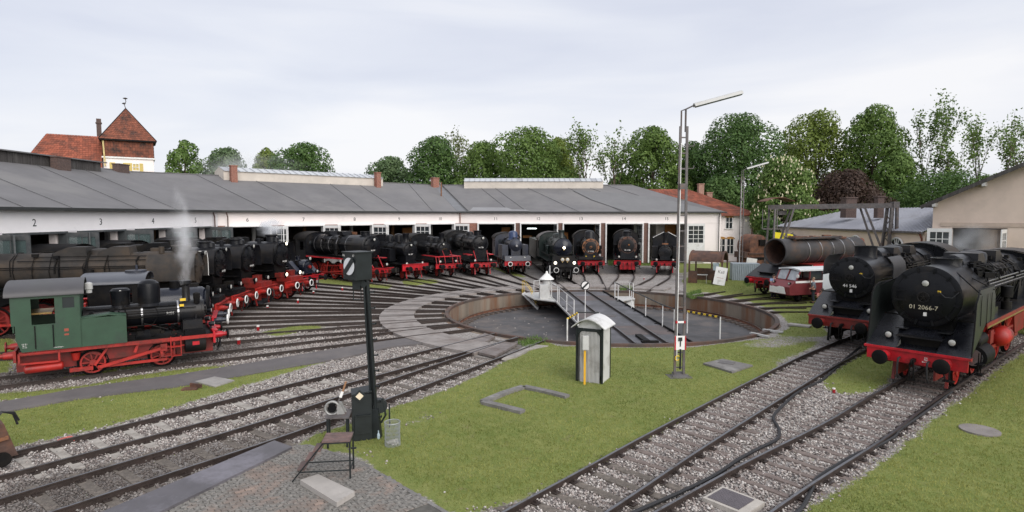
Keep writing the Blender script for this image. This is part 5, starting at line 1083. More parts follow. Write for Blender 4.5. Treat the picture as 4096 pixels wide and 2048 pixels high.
# ------------------------------------------------------------------ the roundhouse
rh = empty('roundhouse', (0, 0, 0)); tag(rh, 'long white roundhouse with a grey felt roof and a row of numbered engine doors', 'roundhouse')
E0, E1, E2, E3 = Vector((-27.2, 16)), Vector((-26.5, 53.4)), Vector((-6.3, 72.9)), Vector((25.7, 72.9))
EAVE, RIDGE, RD, BD = 6.22, 10.1, 10.8, 22.0
secs = [(E0, E1), (E1, E2), (E2, E3)]
def frame_of(a, b):
    d = (b-a).normalized(); M = Matrix(((d.x, -d.y, 0, a.x), (d.y, d.x, 0, a.y), (0, 0, 1, 0), (0, 0, 0, 1))); return M
FR = [frame_of(a, b) for a, b in secs]
def offs(dist):
    """corner points of the wall line moved inward by dist"""
    L = []
    for a, b in secs:
        d = (b-a).normalized(); n = Vector((-d.y, d.x)); L.append((a+n*dist, d))
    def isect(p, d, q, e):
        k = d.x*e.y-d.y*e.x; t = ((q.x-p.x)*e.y-(q.y-p.y)*e.x)/k; return p+d*t
    d0, dl = L[0], L[2]
    return [d0[0], isect(*L[0], *L[1]), isect(*L[1], *L[2]), Vector((E3.x, E3.y+dist))]
def rpart(name, mb, m, M=None, smooth=False, parent=None):
    o = mb.build(name, m, parent or rh, smooth)
    if M is not None: o.matrix_local = M
    return o
ev, ri, bk = offs(-.5), offs(RD), offs(BD)
re_ = Vector((16.9, E3.y+RD)); ev[3] = Vector((E3.x+.5, E3.y-.5))
for i in range(3):
    r0, r1 = ri[i], (ri[i+1] if i < 2 else re_)
    mb = MB(); mb.sheet([[(*ev[i].lerp(ev[i+1], k/6), EAVE+.03) for k in range(7)], [(*(ev[i].lerp(ev[i+1], k/6).lerp(r0.lerp(r1, k/6), .5)), (EAVE+RIDGE)/2) for k in range(7)], [(*r0.lerp(r1, k/6), RIDGE) for k in range(7)]], .12)
    rpart('roof', mb, FELT)
    mb = MB(); mb.sheet([[(*r0, RIDGE), (*r1, RIDGE)], [(*bk[i], EAVE-.2), (*(bk[i+1] if i < 2 else Vector((E3.x+.5, E3.y+BD))), EAVE-.2)]], .12); rpart('rear_roof', mb, FELT)
    # felt seams and a paler repair patch
    mb = MB(); nS = (7, 6, 7)[i]
    for k in range(1, nS):
        f = (k+random.uniform(-.3, .3))/nS; a, b = ev[i].lerp(ev[i+1], f), r0.lerp(r1, f+random.uniform(-.03, .04)); mb.bar((*a, EAVE+.06), (*b, RIDGE+.03), .04, .03)
    rpart('roof_seam', mb, mat('felt_seam_%d' % i, (.125, .125, .128), .8, 0, .15, 2))
    mb = MB(); mb.bar((*ev[i], EAVE), (*ev[i+1], EAVE), .16, .17); rpart('gutter', mb, DARKTRIM)
    mb = MB(); mb.bar((*r0, RIDGE+.02), (*r1, RIDGE+.02), .3, .08); rpart('ridge_cap', mb, ZINC if i < 1 else FELT)
mb = MB(); mb.add([(*ev[3], EAVE+.03), (*re_, RIDGE), (E3.x+.5, E3.y+BD, EAVE)], [(0, 1, 2)]); rpart('hip_roof', mb, FELT)
mb = MB(); mb.bar((*ev[2], EAVE+.1), (*ri[2], RIDGE+.03), 1.2, .05); rpart('valley_flashing', mb, mat('valley_felt', (.16, .165, .175), .7, 0, .15, 1))
mb = MB(); d_ = Vector((.75, -.1, 0))
for s in (-1, 1): mb.bar(Vector((*ev[2], EAVE+.16))+d_*s, Vector((*ri[2], RIDGE+.08))+d_*s, .1, .04)
rpart('valley_edge', mb, DARKTRIM)
p0, p1 = ev[2].lerp(ev[3], .03), ev[2].lerp(ev[3], .29); mb = MB(); up = (ri[2].lerp(re_, .2)-ev[2].lerp(ev[3], .2))
q = lambda f, g, dz=.05: (*(ev[2].lerp(ev[3], f).lerp(ri[2].lerp(re_, f), g)), EAVE+.03+(RIDGE-EAVE)*g+dz)
mb.prism([q(.03, .02), q(.26, .02), q(.25, .06), q(.2, .07), q(.19, .13), q(.06, .14)], (0, 0, .012)); rpart('repair_patch', mb, mat('pale_felt', (.24, .24, .25), .8, 0, .1, 1))
mb = MB(); mb.prism([q(.62, .0), q(.97, .0), q(.9, .5), q(.72, .72), q(.62, .75), q(.6, .4)], (0, 0, .012)); rpart('repair_patch', mb, mat('newer_felt', (.165, .165, .168), .85, 0, .1, .6))
# walls, doors
BRICKMID = brickmat('brown_brick', (.15, .07, .052), (.11, .058, .045), (.2, .165, .145), 3.6)
def lerp_door(M, ang):
    Mi = M.inverted(); c = Mi @ Vector((CX, CY, 0)); d = Mi.to_3x3() @ Vector((math.cos(R_(ang)), math.sin(R_(ang)), 0)); return c.x+d.x*(-c.y/d.y)
LEAFW = mat('door_white_paint', (.70, .70, .69), .55, 0, .08, 3, (.5, .48, .46), .25)
LEAFG = mat('door_grey_paint', (.055, .062, .066), .55, 0, .12, 2, (.1, .1, .1), .3)
_leaf = {}
def leaf(kind, wd, ht):
    k = (kind, wd)
    if k in _leaf: return _leaf[k]
    m = LEAFW if kind == 'w' else LEAFG; mb = MB(); z0, z1 = (2.45, ht-.3) if kind == 'w' else (2.0, ht-.25)
    mb.box((wd/2, 0, (z0-.25)/2+.1), (wd, .06, z0-.25)); mb.box((.1, 0, ht/2), (.2, .075, ht)); mb.box((wd-.1, 0, ht/2), (.2, .075, ht)); mb.box((wd/2, 0, ht-.14), (wd-.4, .075, .28)); mb.box((wd/2, 0, z0-.1), (wd-.4, .075, .25)); mb.bar((.2, -.045, .3), (wd-.2, -.045, z0-.3), .03, .16, up=(0, 1, 0))
    g = MB(); nx, nz = (3, 4) if kind == 'w' else (2, 2)
    for i in range(1, nx): x = .2+(wd-.4)*i/nx; g.box((x, 0, (z0+z1)/2), (.055, .05, z1-z0))
    for j in range(1, nz): z = z0+(z1-z0)*j/nz; g.box((wd/2, 0, z), (wd-.4, .05, .055))
    gl = MB(); gl.box((wd/2, 0, (z0+z1)/2), (wd-.4, .012, z1-z0))
    gm = GLASS if kind == 'w' else GLASS2
    _leaf[k] = (mb.mesh('door_leaf', m, False), g.mesh('glazing_bar', m, False), gl.mesh('pane', gm, False)); return _leaf[k]
GLASS2 = bpy.data.materials.new('dusty_clear_glass'); GLASS2.use_nodes = True; b_ = GLASS2.node_tree.nodes['Principled BSDF']; b_.inputs['Base Color'].default_value = (.10, .14, .14, 1); b_.inputs['Roughness'].default_value = .12; b_.inputs['Alpha'].default_value = .55
def hang(M, u, ang, kind, wd, ht=4.84, flip=1, y=-.05):
    a, g, p = leaf(kind, wd, ht); L = M @ Matrix.Translation((u, y, 0)) @ Matrix.Rotation(R_(ang), 4, 'Z')
    o = link('door_leaf', a, rh, L); link('glazing_bar', g, o); link('pane', p, o); return o
def section(i, doors, kind):
    M = FR[i]; Ls = (secs[i][1]-secs[i][0]).length; W = {0: 4.3, 1: 4.15, 2: 4.7}[i]; DT = 4.9; wm = (WALLB, WALLW, WALLW)[i]
    us = sorted((lerp_door(M, a), n_) for n_, a in doors); xs_ = [(u-W/2, u+W/2) for u, _ in us]
    mb = MB(); mb.box((Ls/2, .2, (DT+EAVE)/2), (Ls, .4, EAVE-DT)); rpart('upper_wall', mb, wm, M)
    edges = [0]+[e for x in xs_ for e in x]+[Ls]
    for k in range(0, len(edges), 2):
        a, b = edges[k], edges[k+1]
        if b-a > .05:
            last = (k == len(edges)-2); mm = wm if (i == 0 or (i == 2 and last)) else (BRICKMID if i == 2 and k else BRICK)
            mb = MB(); mb.box(((a+b)/2, .22, DT/2-.1), (b-a, .36, DT+.2)); rpart('pier', mb, mm, M)
    for (a, b), (u, n_) in zip(xs_, us):
        jm = LEAFW if i else LEAFG
        mb = MB(); mb.box((a+.08, .1, DT/2), (.16, .5, DT)); mb.box((b-.08, .1, DT/2), (.16, .5, DT)); mb.box((u, .1, DT-.06), (W-.32, .5, .12)); rpart('door_frame', mb, jm, M)
        text(str(n_), .52 if i else .6, BLACKPOST, rh, M @ Matrix(((1, 0, 0, u-.1), (0, 0, 1, -.008), (0, 1, 0, 5.42), (0, 0, 0, 1))) @ Matrix.Diagonal((1, 1, -1, 1)), 'door_number', .003)
        lw = W/2-.14
        if i == 0: hang(M, a+.1, -129, 'g', lw); hang(M, b-.1, 180+91, 'g', lw)
        elif i == 1: hang(M, a+.1, -118, 'w', lw); hang(M, b-.1, 180+122, 'w', lw)
        elif n_ == 15: hang(M, a+.1, 95, 'w', lw, y=.2); hang(M, b+.06, 0, 'w', lw, y=-.07)
        else: hang(M, a+.1, 93, 'w', lw, y=.2); hang(M, b-.1, 180-84, 'w', lw, y=.2)
    return us, M
s0 = section(0, [(1, -166.1), (2, -174.5), (3, 176.3), (4, 166.9), (5, 157.7)], 'g')
s1 = section(1, [(6, 148.4), (7, 139.7), (8, 130.4), (9, 121.4), (10, 112.7)], 'w')
s2 = section(2, [(n_, math.degrees(math.atan2(72.9-CY, x_-CX))) for n_, x_ in ((11, -1.9), (12, 3.33), (13, 8.57), (14, 13.84), (15, 19.1))], 'w')
# end wall, rear wall, floor, dark interior
mb = MB(); mb.box((E3.x-.2, E3.y+BD/2+.2, EAVE/2-.1), (.4, BD-.5, EAVE+.1)); rpart('end_wall', mb, WALLW)
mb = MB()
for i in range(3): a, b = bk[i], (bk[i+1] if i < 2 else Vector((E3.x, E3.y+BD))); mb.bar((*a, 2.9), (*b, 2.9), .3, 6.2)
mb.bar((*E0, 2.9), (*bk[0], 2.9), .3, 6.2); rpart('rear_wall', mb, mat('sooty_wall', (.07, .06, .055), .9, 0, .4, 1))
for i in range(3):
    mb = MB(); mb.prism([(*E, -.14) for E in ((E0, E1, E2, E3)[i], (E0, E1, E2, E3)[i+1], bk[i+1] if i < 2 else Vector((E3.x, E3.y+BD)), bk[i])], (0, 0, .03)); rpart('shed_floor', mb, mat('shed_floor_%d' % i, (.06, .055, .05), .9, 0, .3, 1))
PANEL = mat('orange_brown_panel', (.36, .15, .04), .7, 0, .25, 1.5)
for i, (u, w_, y, z0, z1) in ((1, (s1[0][4][0]-.2, 2.6, 6, 2.6, 4.3)), (2, (s2[0][0][0]+1.1, 1.1, 4, 2.4, 4.3)), (2, (s2[0][2][0]-1.7, 1.0, 5, 2.2, 3.6)), (2, (s2[0][4][0]+1.4, 1.3, 4, .5, 4.8)), (2, (s2[0][1][0]-1.3, 1.2, 5, 2.9, 3.2))):
    mb = MB(); mb.box((u, y, (z0+z1)/2), (w_, .15, z1-z0)); rpart('partition', mb, PANEL, FR[i])
mb = MB(); mb.box((s2[0][1][0]-.7, 6, 4.1), (1.2, .15, .1)); rpart('tube_lamp', mb, mat('lit_tube', (.9, .9, .9), .4, 0, 0, 1, emit=((.9, 1, 1), 3)), FR[2])
for i in (0, 1, 2):
    for u, n_ in (s0, s1, s2)[i][0]:
        mb = MB(); mb.box((u+2.35, 5.2, 2.4), (.3, .3, 4.8)); rpart('inner_post', mb, TIMBER if n_ % 2 else PALEGREY, FR[i])
        if i == 0: mb = MB(); mb.box((u+2.0, .62, 2.45), (.25, .4, 4.8)); rpart('reveal', mb, WALLW, FR[i])
# downpipes
def dpipe(p, m=COPPER, h=EAVE, par=rh):
    mb = MB(); mb.tube([(p[0]+.0, p[1]-.35, h-.1), (p[0], p[1]-.12, h-.55), (p[0], p[1]-.1, -.1)], .055, 8); rpart('downpipe', mb, m, parent=par)
for p in ((-26.35, 52.7), (-25.7, 53.75), (-6.35, 72.75)): dpipe(p, mat('brown_downpipe', (.09, .045, .035), .5) if p[0] < -20 else COPPER)
dpipe((25.4, 72.85), DARKTRIM)
# roof lights and chimneys
def skylight(i, u0, u1, n, label_m=WALLW):
    M = FR[i]; d0, d1, zb, zt, zr = RD-1.5, RD+1.2, 9.2, 10.55, 11.0
    mb = MB(); mb.box(((u0+u1)/2, d0, (zb+zt)/2), (u1-u0, .15, zt-zb)); mb.prism([(u0, d0, zb), (u0, d1, zb), (u0, d1, zt), (u0, (d0+d1)/2, zr), (u0, d0, zt)], (.12, 0, 0)); mb.prism([(u1, d0, zb), (u1, d1, zb), (u1, d1, zt), (u1, (d0+d1)/2, zr), (u1, d0, zt)], (.12, 0, 0)); rpart('skylight', mb, mat('skylight_render', (.55, .50, .44), .85, 0, .12, .8), M)
    st = (u1-u0)/n; pm = MB(); pm.sheet([[(0.03, d0-.22, zt-.02), (st-.03, d0-.22, zt-.02)], [(.03, (d0+d1)/2, zr+.03), (st-.03, (d0+d1)/2, zr+.03)]], .03); me = pm.mesh('pane', SKYG, False); me2 = me.copy(); me2.materials[0] = ZINC
    for k in range(n): link('skylight_pane', me2 if random.random() < .12 else me, rh, M @ Matrix.Translation((u0+st*k, 0, 0)))
    mb = MB()
    for k in range(n+1): mb.bar((u0+st*k, d0-.24, zt), (u0+st*k, (d0+d1)/2, zr+.05), .06, .06)
    rpart('skylight_bar', mb, ZINC, M)
SKYG = mat('skylight_glass', (.46, .48, .50), .18, 0, .15, 1, (.3, .3, .3), .3)
Mi = FR[2].inverted(); skylight(2, (Mi @ aty(1856, 740, 82)).x, (Mi @ aty(2410, 740, 82)).x, 26)
def u_ridge(i, px):   # where the sight line through px crosses the ridge of section i
    M = FR[i].inverted(); o = M @ Vector((0, 0, 0)); d = M.to_3x3() @ Vector(((px-2048)/FPX, 1, 0)); t = (RD-1.4-o.y)/d.y; return o.x+d.x*t
skylight(1, u_ridge(1, 900), u_ridge(1, 1530), 24)
u0, u1 = u_ridge(0, -120), u_ridge(0, 425)
for k in range(int((u1-u0)/.22)):
    mb = MB(); mb.box((u0+k*.22+.11, RD-1.3+random.uniform(-.015, .015), 9.75), (.205, .06, 1.5)); rpart('cladding_board', mb, DARKWOOD, FR[0])
mb = MB(); mb.box(((u0+u1)/2, RD, 9.7), (u1-u0-.1, 2.4, 1.5)); rpart('roof_vent_body', mb, DARKWOOD, FR[0])
mb = MB(); mb.sheet([[(u0, RD-1.6, 10.52), (u1+.3, RD-1.6, 10.52)], [(u0, RD+1.2, 10.75), (u1+.3, RD+1.2, 10.75)]], .09); rpart('roof_vent_cover', mb, FELT, FR[0])
def chim(px, yt, yb, w_, i, m=BRICK, dd=0):
    M = FR[i].inverted(); o = M @ Vector((0, 0, CAMH)); d = M.to_3x3() @ Vector(((px-2048)/FPX, 1, 0)); t = (RD-2.0+dd-o.y)/d.y; Y = t
    zt, zb = aty(px, yt, Y).z, aty(px, yb, Y).z; u = o.x+d.x*t; mb = MB(); mb.box((u, RD-2.0+dd, (zt+zb-.8)/2), (w_, .6, zt-zb+.8)); mb.box((u, RD-2+dd, zt+.04), (w_+.1, .7, .1)); rpart('chimney', mb, m, FR[i]); return Y
chim(258, 632, 690, 1.35, 0, BRICKDK, .2); chim(496, 660, 692, 1.5, 0, BRICKDK, 1.5); chim(942, 665, 722, .62, 1, BRICK); chim(1514, 692, 735, .62, 1, BRICK); chim(1742, 713, 737, 1.0, 1, BRICK, 1)
q_ = aty(140, 640, 46.5); mb = MB(); mb.cyl((q_.x, q_.y, 8.3), (q_.x, q_.y, 9.6), .36, n=14); mb.lathe((q_.x, q_.y, 9.6), (q_.x, q_.y, 10.7), [(0, .4), (.1, .52), (.6, .52), (.85, .35), (1, .1)], 16); rpart('stove_pipe', mb, SOOT, smooth=True)
mb = MB(); q_ = aty(240, 720, 50); mb.cyl((q_.x, q_.y, 8), (q_.x, q_.y, 9.3), .05, n=8); rpart('vent_pipe', mb, SOOT, smooth=True)
mb = MB(); q_ = aty(1765, 760, 78); mb.cyl((q_.x, q_.y, 8), (q_.x, q_.y, 10.2), .09, n=8); rpart('vent_pipe', mb, RUSTLIGHT, smooth=True)

# ------------------------------------------------------------------ tiled roofs
def tilemat(name, c1, c2, black=None, amt=.3):
    m = mat(name, c1, .85, 0, .2, 1.2, black, amt); t = m.node_tree; b = t.nodes['Principled BSDF']
    src = b.inputs['Base Color'].links[0].from_socket; geo = t.nodes.new('ShaderNodeNewGeometry'); r = t.nodes.new('ShaderNodeValToRGB'); r.color_ramp.elements[0].color = (.72, .7, .7, 1); r.color_ramp.elements[1].color = (1.2, 1.1, 1.05, 1)
    t.links.new(geo.outputs['Random Per Island'], r.inputs[0]); mx = t.nodes.new('ShaderNodeMixRGB'); mx.blend_type = 'MULTIPLY'; mx.inputs[0].default_value = 1; t.links.new(src, mx.inputs[1]); t.links.new(r.outputs[0], mx.inputs[2]); t.links.new(mx.outputs[0], b.inputs['Base Color']); return m
def tiles(a, b, c, d, w_=.34, h_=.42):
    """overlapping tiles on the slope a-b (eave) to d-c (ridge), joined in one mesh"""
    a, b, c, d = map(Vector, (a, b, c, d)); n = (b-a).cross(d-a).normalized(); mb = MB(); rows = max(1, int((d-a).length/h_)); 
    if n.z < 0: n = -n
    for j in range(rows):
        f0, f1 = j/rows, min(1, (j+1.25)/rows); p0, q0, p1, q1 = a.lerp(d, f0), b.lerp(c, f0), a.lerp(d, f1), b.lerp(c, f1); k = max(1, int((q0-p0).length/w_))
        for i in range(k):
            r = random.uniform(0, .015); s0_, s1_ = i/k+.0, (i+.94)/k
            v = [p0.lerp(q0, s0_)+n*(.06+r), p0.lerp(q0, s1_)+n*(.06+r), p1.lerp(q1, s1_)+n*.02, p1.lerp(q1, s0_)+n*.02]
            mb.add(v+[v[0]-n*.03, v[1]-n*.03], [(0, 1, 2, 3), (0, 4, 5, 1)])
    return mb
TILE = tilemat('old_red_tiles', (.20, .072, .043), 0, (.035, .03, .028), .28); TILEN = tilemat('newer_red_tiles', (.27, .085, .05), 0, (.16, .065, .045), .35)
# tower house far left (built in its own frame, turned to face the yard)
TX, TY = -60.6, 94.5
TR = math.atan2(60.6, 94.5)
th = empty('tower_house', (TX, TY, 0), TR); tag(th, 'white house with a red tiled pyramid roof and yellow window band behind the roundhouse', 'house')
def tz(py): return aty(500, py, TY-2).z
ze, zb2, za_ = tz(563), tz(630), aty(480, 437, TY+.5).z; hb = 3.3; ov = .42
mb = MB(); mb.box((0, 0, zb2/2), (2*hb-.1, 2*hb-.1, zb2)); mb.build('wall', WALLW, th, False)
mb = MB(); mb.box((-.35, -hb-.0, tz(680)-.7), (4.3, .1, 3.4)); mb.build('yellow_panel', mat('yellow_render', (.58, .45, .15), .85, 0, .08, 1), th, False)
for x in (-1.3, .85):
    c = Vector((x, -hb-.08, tz(670))); mb = MB()
    for s in (-1, 1): mb.box((c.x+s*.42, c.y, c.z), (.12, .1, 1.2)); mb.box((c.x, c.y, c.z+s*.55), (.72, .1, .12))
    mb.box((c.x, c.y, c.z), (.06, .08, 1.0)); mb.box((c.x, c.y, c.z), (.72, .08, .06)); f_ = mb.build('window', WHITE, th, False); mb = MB(); mb.box((c.x, c.y+.045, c.z), (.74, .02, 1.0)); mb.build('pane', GLASS, f_, False)
    mb = MB(); mb.box((c.x, c.y-.05, c.z-.72), (1.3, .3, .14)); mb.build('sill', mat('ochre_sill', (.4, .26, .1), .8), f_, False)
e_ = hb+ov; ap = Vector((-.15, 0, za_)); cs4 = [Vector((-e_, -e_, ze)), Vector((e_, -e_, ze)), Vector((e_, e_, ze)), Vector((-e_, e_, ze))]
for a, b in ((cs4[0], cs4[1]), (cs4[1], cs4[2]), (cs4[3], cs4[0])): tiles(a, b, ap, ap).build('roof', TILE, th, False)
mb = MB(); mb.add(cs4+[ap-Vector((0, 0, .1))], [(0, 1, 4), (1, 2, 4), (2, 3, 4), (3, 0, 4), (0, 3, 2, 1)]); mb.build('roof_deck', DARKWOOD, th, False)
mb = MB(); mb.bar(cs4[0]-Vector((0, .05, .1)), cs4[1]-Vector((0, .05, .1)), .15, .2); mb.bar(cs4[0], ap, .16, .12); mb.bar(cs4[1], ap, .16, .12); mb.build('eaves_board', SOOT, th, False)
for a, b in (((-hb, -hb), (hb, -hb)), ((hb, -hb), (hb, hb)), ((-hb, hb), (-hb, -hb))): tiles((*a, zb2), (*b, zb2), (b[0]*.995, b[1]*.995, ze-.1), (a[0]*.995, a[1]*.995, ze-.1)).build('tile_hanging', TILE, th, False)
mb = MB(); mb.box((0, 0, (zb2+ze)/2), (2*hb-.1, 2*hb-.1, ze-zb2)); mb.build('upper_wall', DARKWOOD, th, False)
mb = MB(); mb.box((0, 0, zb2-.15), (2*hb+.3, 2*hb+.3, .22)); mb.build('cornice', WHITE, th, False)
mb = MB(); mb.tube([ap, ap+Vector((-.15, 0, .6)), ap+Vector((-.05, 0, .8)), ap+Vector((.08, 0, 1.1)), ap+Vector((0, 0, 1.5))], .06, 6); mb.lathe(ap+Vector((0, 0, 1.45)), ap+Vector((0, 0, 1.7)), [(0, .1), (.3, .3), (.6, .34), (1, .1)], 10); mb.lathe(ap+Vector((-.2, 0, .65)), ap+Vector((-.2, 0, .9)), [(0, .1), (.4, .3), (1, .1)], 10); mb.build('weather_vane', GREYSTEEL, th)
mb = MB(); mb.bar((-hb+.1, -hb-.1, ze-.3), (-hb+.25, -hb-.1, zb2-1.5), .3, .2); mb.build('yellow_corner', mat('yellow_render_2', (.58, .47, .22), .85), th, False)
zr1, zr0 = tz(545), tz(680)
tiles((-13.5, -4.6, zr0-1), (-hb-.1, -4.6, zr0-1), (-hb-.1, .5, zr1), (-10.2, .5, zr1)).build('roof', TILEN, th, False)
tiles((-14.2, 6, zr0-1), (-13.5, -4.6, zr0-1), (-10.2, .5, zr1), (-10.2, .5, zr1)).build('roof', TILEN, th, False)
mb = MB(); mb.add([(-13.5, -4.5, zr0-1.1), (-hb, -4.5, zr0-1.1), (-hb, .5, zr1-.1), (-10.2, .5, zr1-.1), (-13.5, 6, zr0-1.1), (-hb, 6, zr0-1.1)], [(0, 1, 2, 3), (0, 3, 4), (3, 2, 5, 4)]); mb.build('wing_deck', DARKWOOD, th, False)
mb = MB(); mb.box((-8.3, .7, zr0/2-.6), (9.4, 9.8, zr0-1.2)); mb.build('wing_wall', WALLW, th, False)
mb = MB(); mb.box((-3.75, .8, tz(520)), (.62, .62, 3.6)); mb.box((-3.75, .8, tz(490)), (.82, .82, .2)); mb.build('chimney', BRICKDK, th, False)

# house with red roof right of the roundhouse
hs = empty('red_roof_house', (0, 0, 0)); tag(hs, 'white house with a red tiled hip roof and arched window right of the roundhouse', 'house')
hx, hy, hz = 31.8, 78.0, 5.9
mb = MB(); mb.box((25.4, hy+8, hz/2-.1), (12.8, 16, hz+.2)); mb.build('wall', WALLW, hs, False)
P_, Q_, R1, R2 = Vector((18.5, hy-.6, hz)), Vector((hx+.7, hy-.6, hz)), Vector((25.3, hy+8, 9.6)), Vector((19, hy+8, 9.6))
tiles(P_, Q_, R1, R2, .4, .45).build('roof', TILEN, hs, False)
tiles(Q_, (hx+.7, hy+16.6, hz), R1, R1, .4, .45).build('roof', TILEN, hs, False)
mb = MB(); mb.add([P_, Q_, R1, R2, Vector((hx+.7, hy+16.6, hz)), Vector((18.5, hy+16.6, hz))], [(0, 1, 2, 3), (1, 4, 2), (4, 5, 3, 2), (0, 5, 4, 1)]); mb.build('roof_deck', DARKWOOD, hs, False)
mb = MB(); mb.bar(P_+Vector((0, 0, -.05)), Q_+Vector((0, 0, -.05)), .14, .16); mb.tube([Q_+Vector((-.1, 0, -.1)), Q_+Vector((-.6, .45, -.6)), (hx-.25, hy-.1, hz-.9), (hx-.25, hy-.1, 0)], .06, 8); mb.build('gutter', COPPER, hs)
for px, yt, h_ in ((2803, 738, 1.9), (2836, 772, 1.4)):
    c = aty(px, yt, hy+7); mb = MB(); mb.box((c.x, c.y, c.z-h_/2-.2), (.75, .75, h_+.6)); mb.box((c.x, c.y, c.z+.05), (.9, .9, .12)); mb.build('chimney', mat('pinkish_chimney_%d' % px, (.36, .22, .17), .9), hs, False)
for px in (2803, 2832): c = aty(px, 802, hy+4.6); mb = MB(); mb.box((c.x, c.y-.1, c.z+.12), (.7, .6, .06), Matrix.Rotation(R_(24), 3, 'X')); mb.build('roof_window', SKYG, hs, False)
for px, py, arch in ((2916, 892, True), (2886, 985, False), (2920, 985, True)):
    c = aty(px, py, hy); hh = 1.5 if py < 950 else 2.0; mb = MB()
    for s in (-1, 1): mb.box((c.x+s*.45, hy-.02, c.z), (.1, .12, hh)); 
    mb.box((c.x, hy-.02, c.z), (.08, .1, hh)); mb.box((c.x, hy-.02, c.z+.1), (.8, .1, .06)); mb.box((c.x, hy-.02, c.z-hh/2), (1.1, .25, .1)); f_ = mb.build('window', WHITE, hs, False)
    mb = MB(); mb.box((c.x, hy-.0, c.z), (.85, .04, hh)); mb.build('pane', GLASS, f_, False)
    mb = MB(); mb.prism([(c.x+.62*math.cos(a), hy-.06, c.z+hh/2-.05+.32*math.sin(a)) for a in np.linspace(0, math.pi, 9)], (0, .1, 0)); mb.build('arch', mat('ochre_arch_%d%d' % (px, py), (.42, .22, .06), .8), f_, False)

# gabled engine shed, far right
gs = empty('gabled_shed', (35.0, 44.4, 0), math.atan2(-.74, .67)); tag(gs, 'cream gabled engine shed with an open dark doorway at the right edge', 'engine shed')
zr_ = lambda s: 6.62+(s+3.5)*.492; SP = 6.4
prof = [(-2.93, -.2), (-1.65, -.2), (-1.65, 4.9), (1.65, 4.9), (1.65, -.2), (15.6, -.2), (15.6, zr_(2*SP-15.6)), (SP, zr_(SP)), (-2.93, zr_(-2.93))]
mb = MB()
for pl_ in ([(-2.93, -.2), (-1.65, -.2), (-1.65, 4.9), (-1.65, zr_(-1.65)-.12), (-2.93, zr_(-2.93)-.12)], [(-1.65, 4.9), (1.65, 4.9), (1.65, zr_(1.65)-.12), (-1.65, zr_(-1.65)-.12)], [(1.65, -.2), (15.6, -.2), (15.6, 6.7), (SP, zr_(SP)-.12), (1.65, zr_(1.65)-.12)]): mb.prism([(x, 0, z) for x, z in pl_], (0, .4, 0))
mb.box((-2.75, 12.5, 3.3), (.36, 24.2, 6.8)); mb.box((6, 25, 3.5), (18, .3, 7)); mb.build('wall', WALLC, gs, False)
mb = MB(); mb.box((.8, -.02, 5.15), (6.4, .08, .3)); mb.build('lintel', mat('lintel_band', (.5, .40, .33), .85, 0, .1, 2), gs, False)
mb = MB(); mb.sheet([[(-3.6, -.75, zr_(-3.6)), (-3.6, 25, zr_(-3.6))], [(SP, -.75, zr_(SP)), (SP, 25, zr_(SP))], [(2*SP+3.6, -.75, zr_(-3.6)), (2*SP+3.6, 25, zr_(-3.6))]], .1); mb.build('roof', FELT, gs, False)
mb = MB(); mb.bar((-3.6, -.78, zr_(-3.6)-.1), (SP, -.78, zr_(SP)-.1), .06, .28); mb.bar((2*SP+3.6, -.78, zr_(-3.6)-.1), (SP, -.78, zr_(SP)-.1), .06, .28); mb.build('barge_board', DARKWOOD, gs, False)
for s in (-2.75, .25, 3.3): mb = MB(); mb.box((s, -.4, zr_(s)-.32), (.2, .8, .3)); mb.build('purlin', PALEGREY, gs, False)
for s, a in ((-1.62, 180+4), (1.62, -92)):
    a_m, g_m, p_m = leaf('w', 1.6, 4.84); o = link('door_leaf', a_m, gs, Matrix.Translation((s, -.06, 0)) @ Matrix.Rotation(R_(a), 4, 'Z')); link('glazing_bar', g_m, o); link('pane', p_m, o)
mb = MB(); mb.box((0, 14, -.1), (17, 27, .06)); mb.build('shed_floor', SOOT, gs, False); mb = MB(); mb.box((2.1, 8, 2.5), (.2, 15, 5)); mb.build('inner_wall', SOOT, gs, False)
# low building with metal roof
lb = empty('low_shed', (0, 0, 0)); tag(lb, 'low cream shed with a pale ribbed metal hip roof beside the gabled shed', 'shed')
w0, w1 = Vector((32.95, 47.0)), Vector((31.9, 71.4)); nrm = Vector((1, .04)).normalized()
mb = MB(); mb.bar((*w0, 2.2), (*w1, 2.2), .3, 4.7); a_, b_2 = w1, w1+nrm*11; mb.bar((*a_, 2.2), (*b_2, 2.2), .3, 4.7); mb.build('wall', mat('peach_render', (.70, .57, .46), .88, 0, .06, .8), lb, False)
ze_, zrr = 4.55, 6.55; e0, e1, e2 = w0-nrm*.4, w1-nrm*.4+Vector((0, .4)), w1+nrm*11.4+Vector((0, .4)); k0, k1 = w0+nrm*5.3, w1+nrm*5.5+Vector((0, -6.6))
mb = MB(); mb.add([(*e0, ze_), (*e1, ze_), (*k1, zrr), (*k0, zrr), (*e2, ze_), (*(w0+nrm*11.4), ze_)], [(0, 1, 2, 3), (1, 4, 2), (3, 2, 4, 5)]); METAL = mat('pale_metal_roof', (.36, .37, .41), .42, .3, .08, .6, (.28, .28, .3), .3); mb.build('roof', METAL, lb, False)
mb = MB()
for k in range(60):
    f = k/60; a = e0.lerp(e1, f); g_ = min(1, (1-f)/.27); top = k0.lerp(k1, min(1, f/.73)) if f < .73 else e1.lerp(k1, (1-f)/.27)
    zt_ = zrr if f < .73 else ze_+(zrr-ze_)*(1-f)/.27; mb.bar((*a, ze_+.03), (top.x, top.y, zt_+.03), .07, .05)
tag(mb.build('roof_rib', METAL, lb, False), kind='stuff')
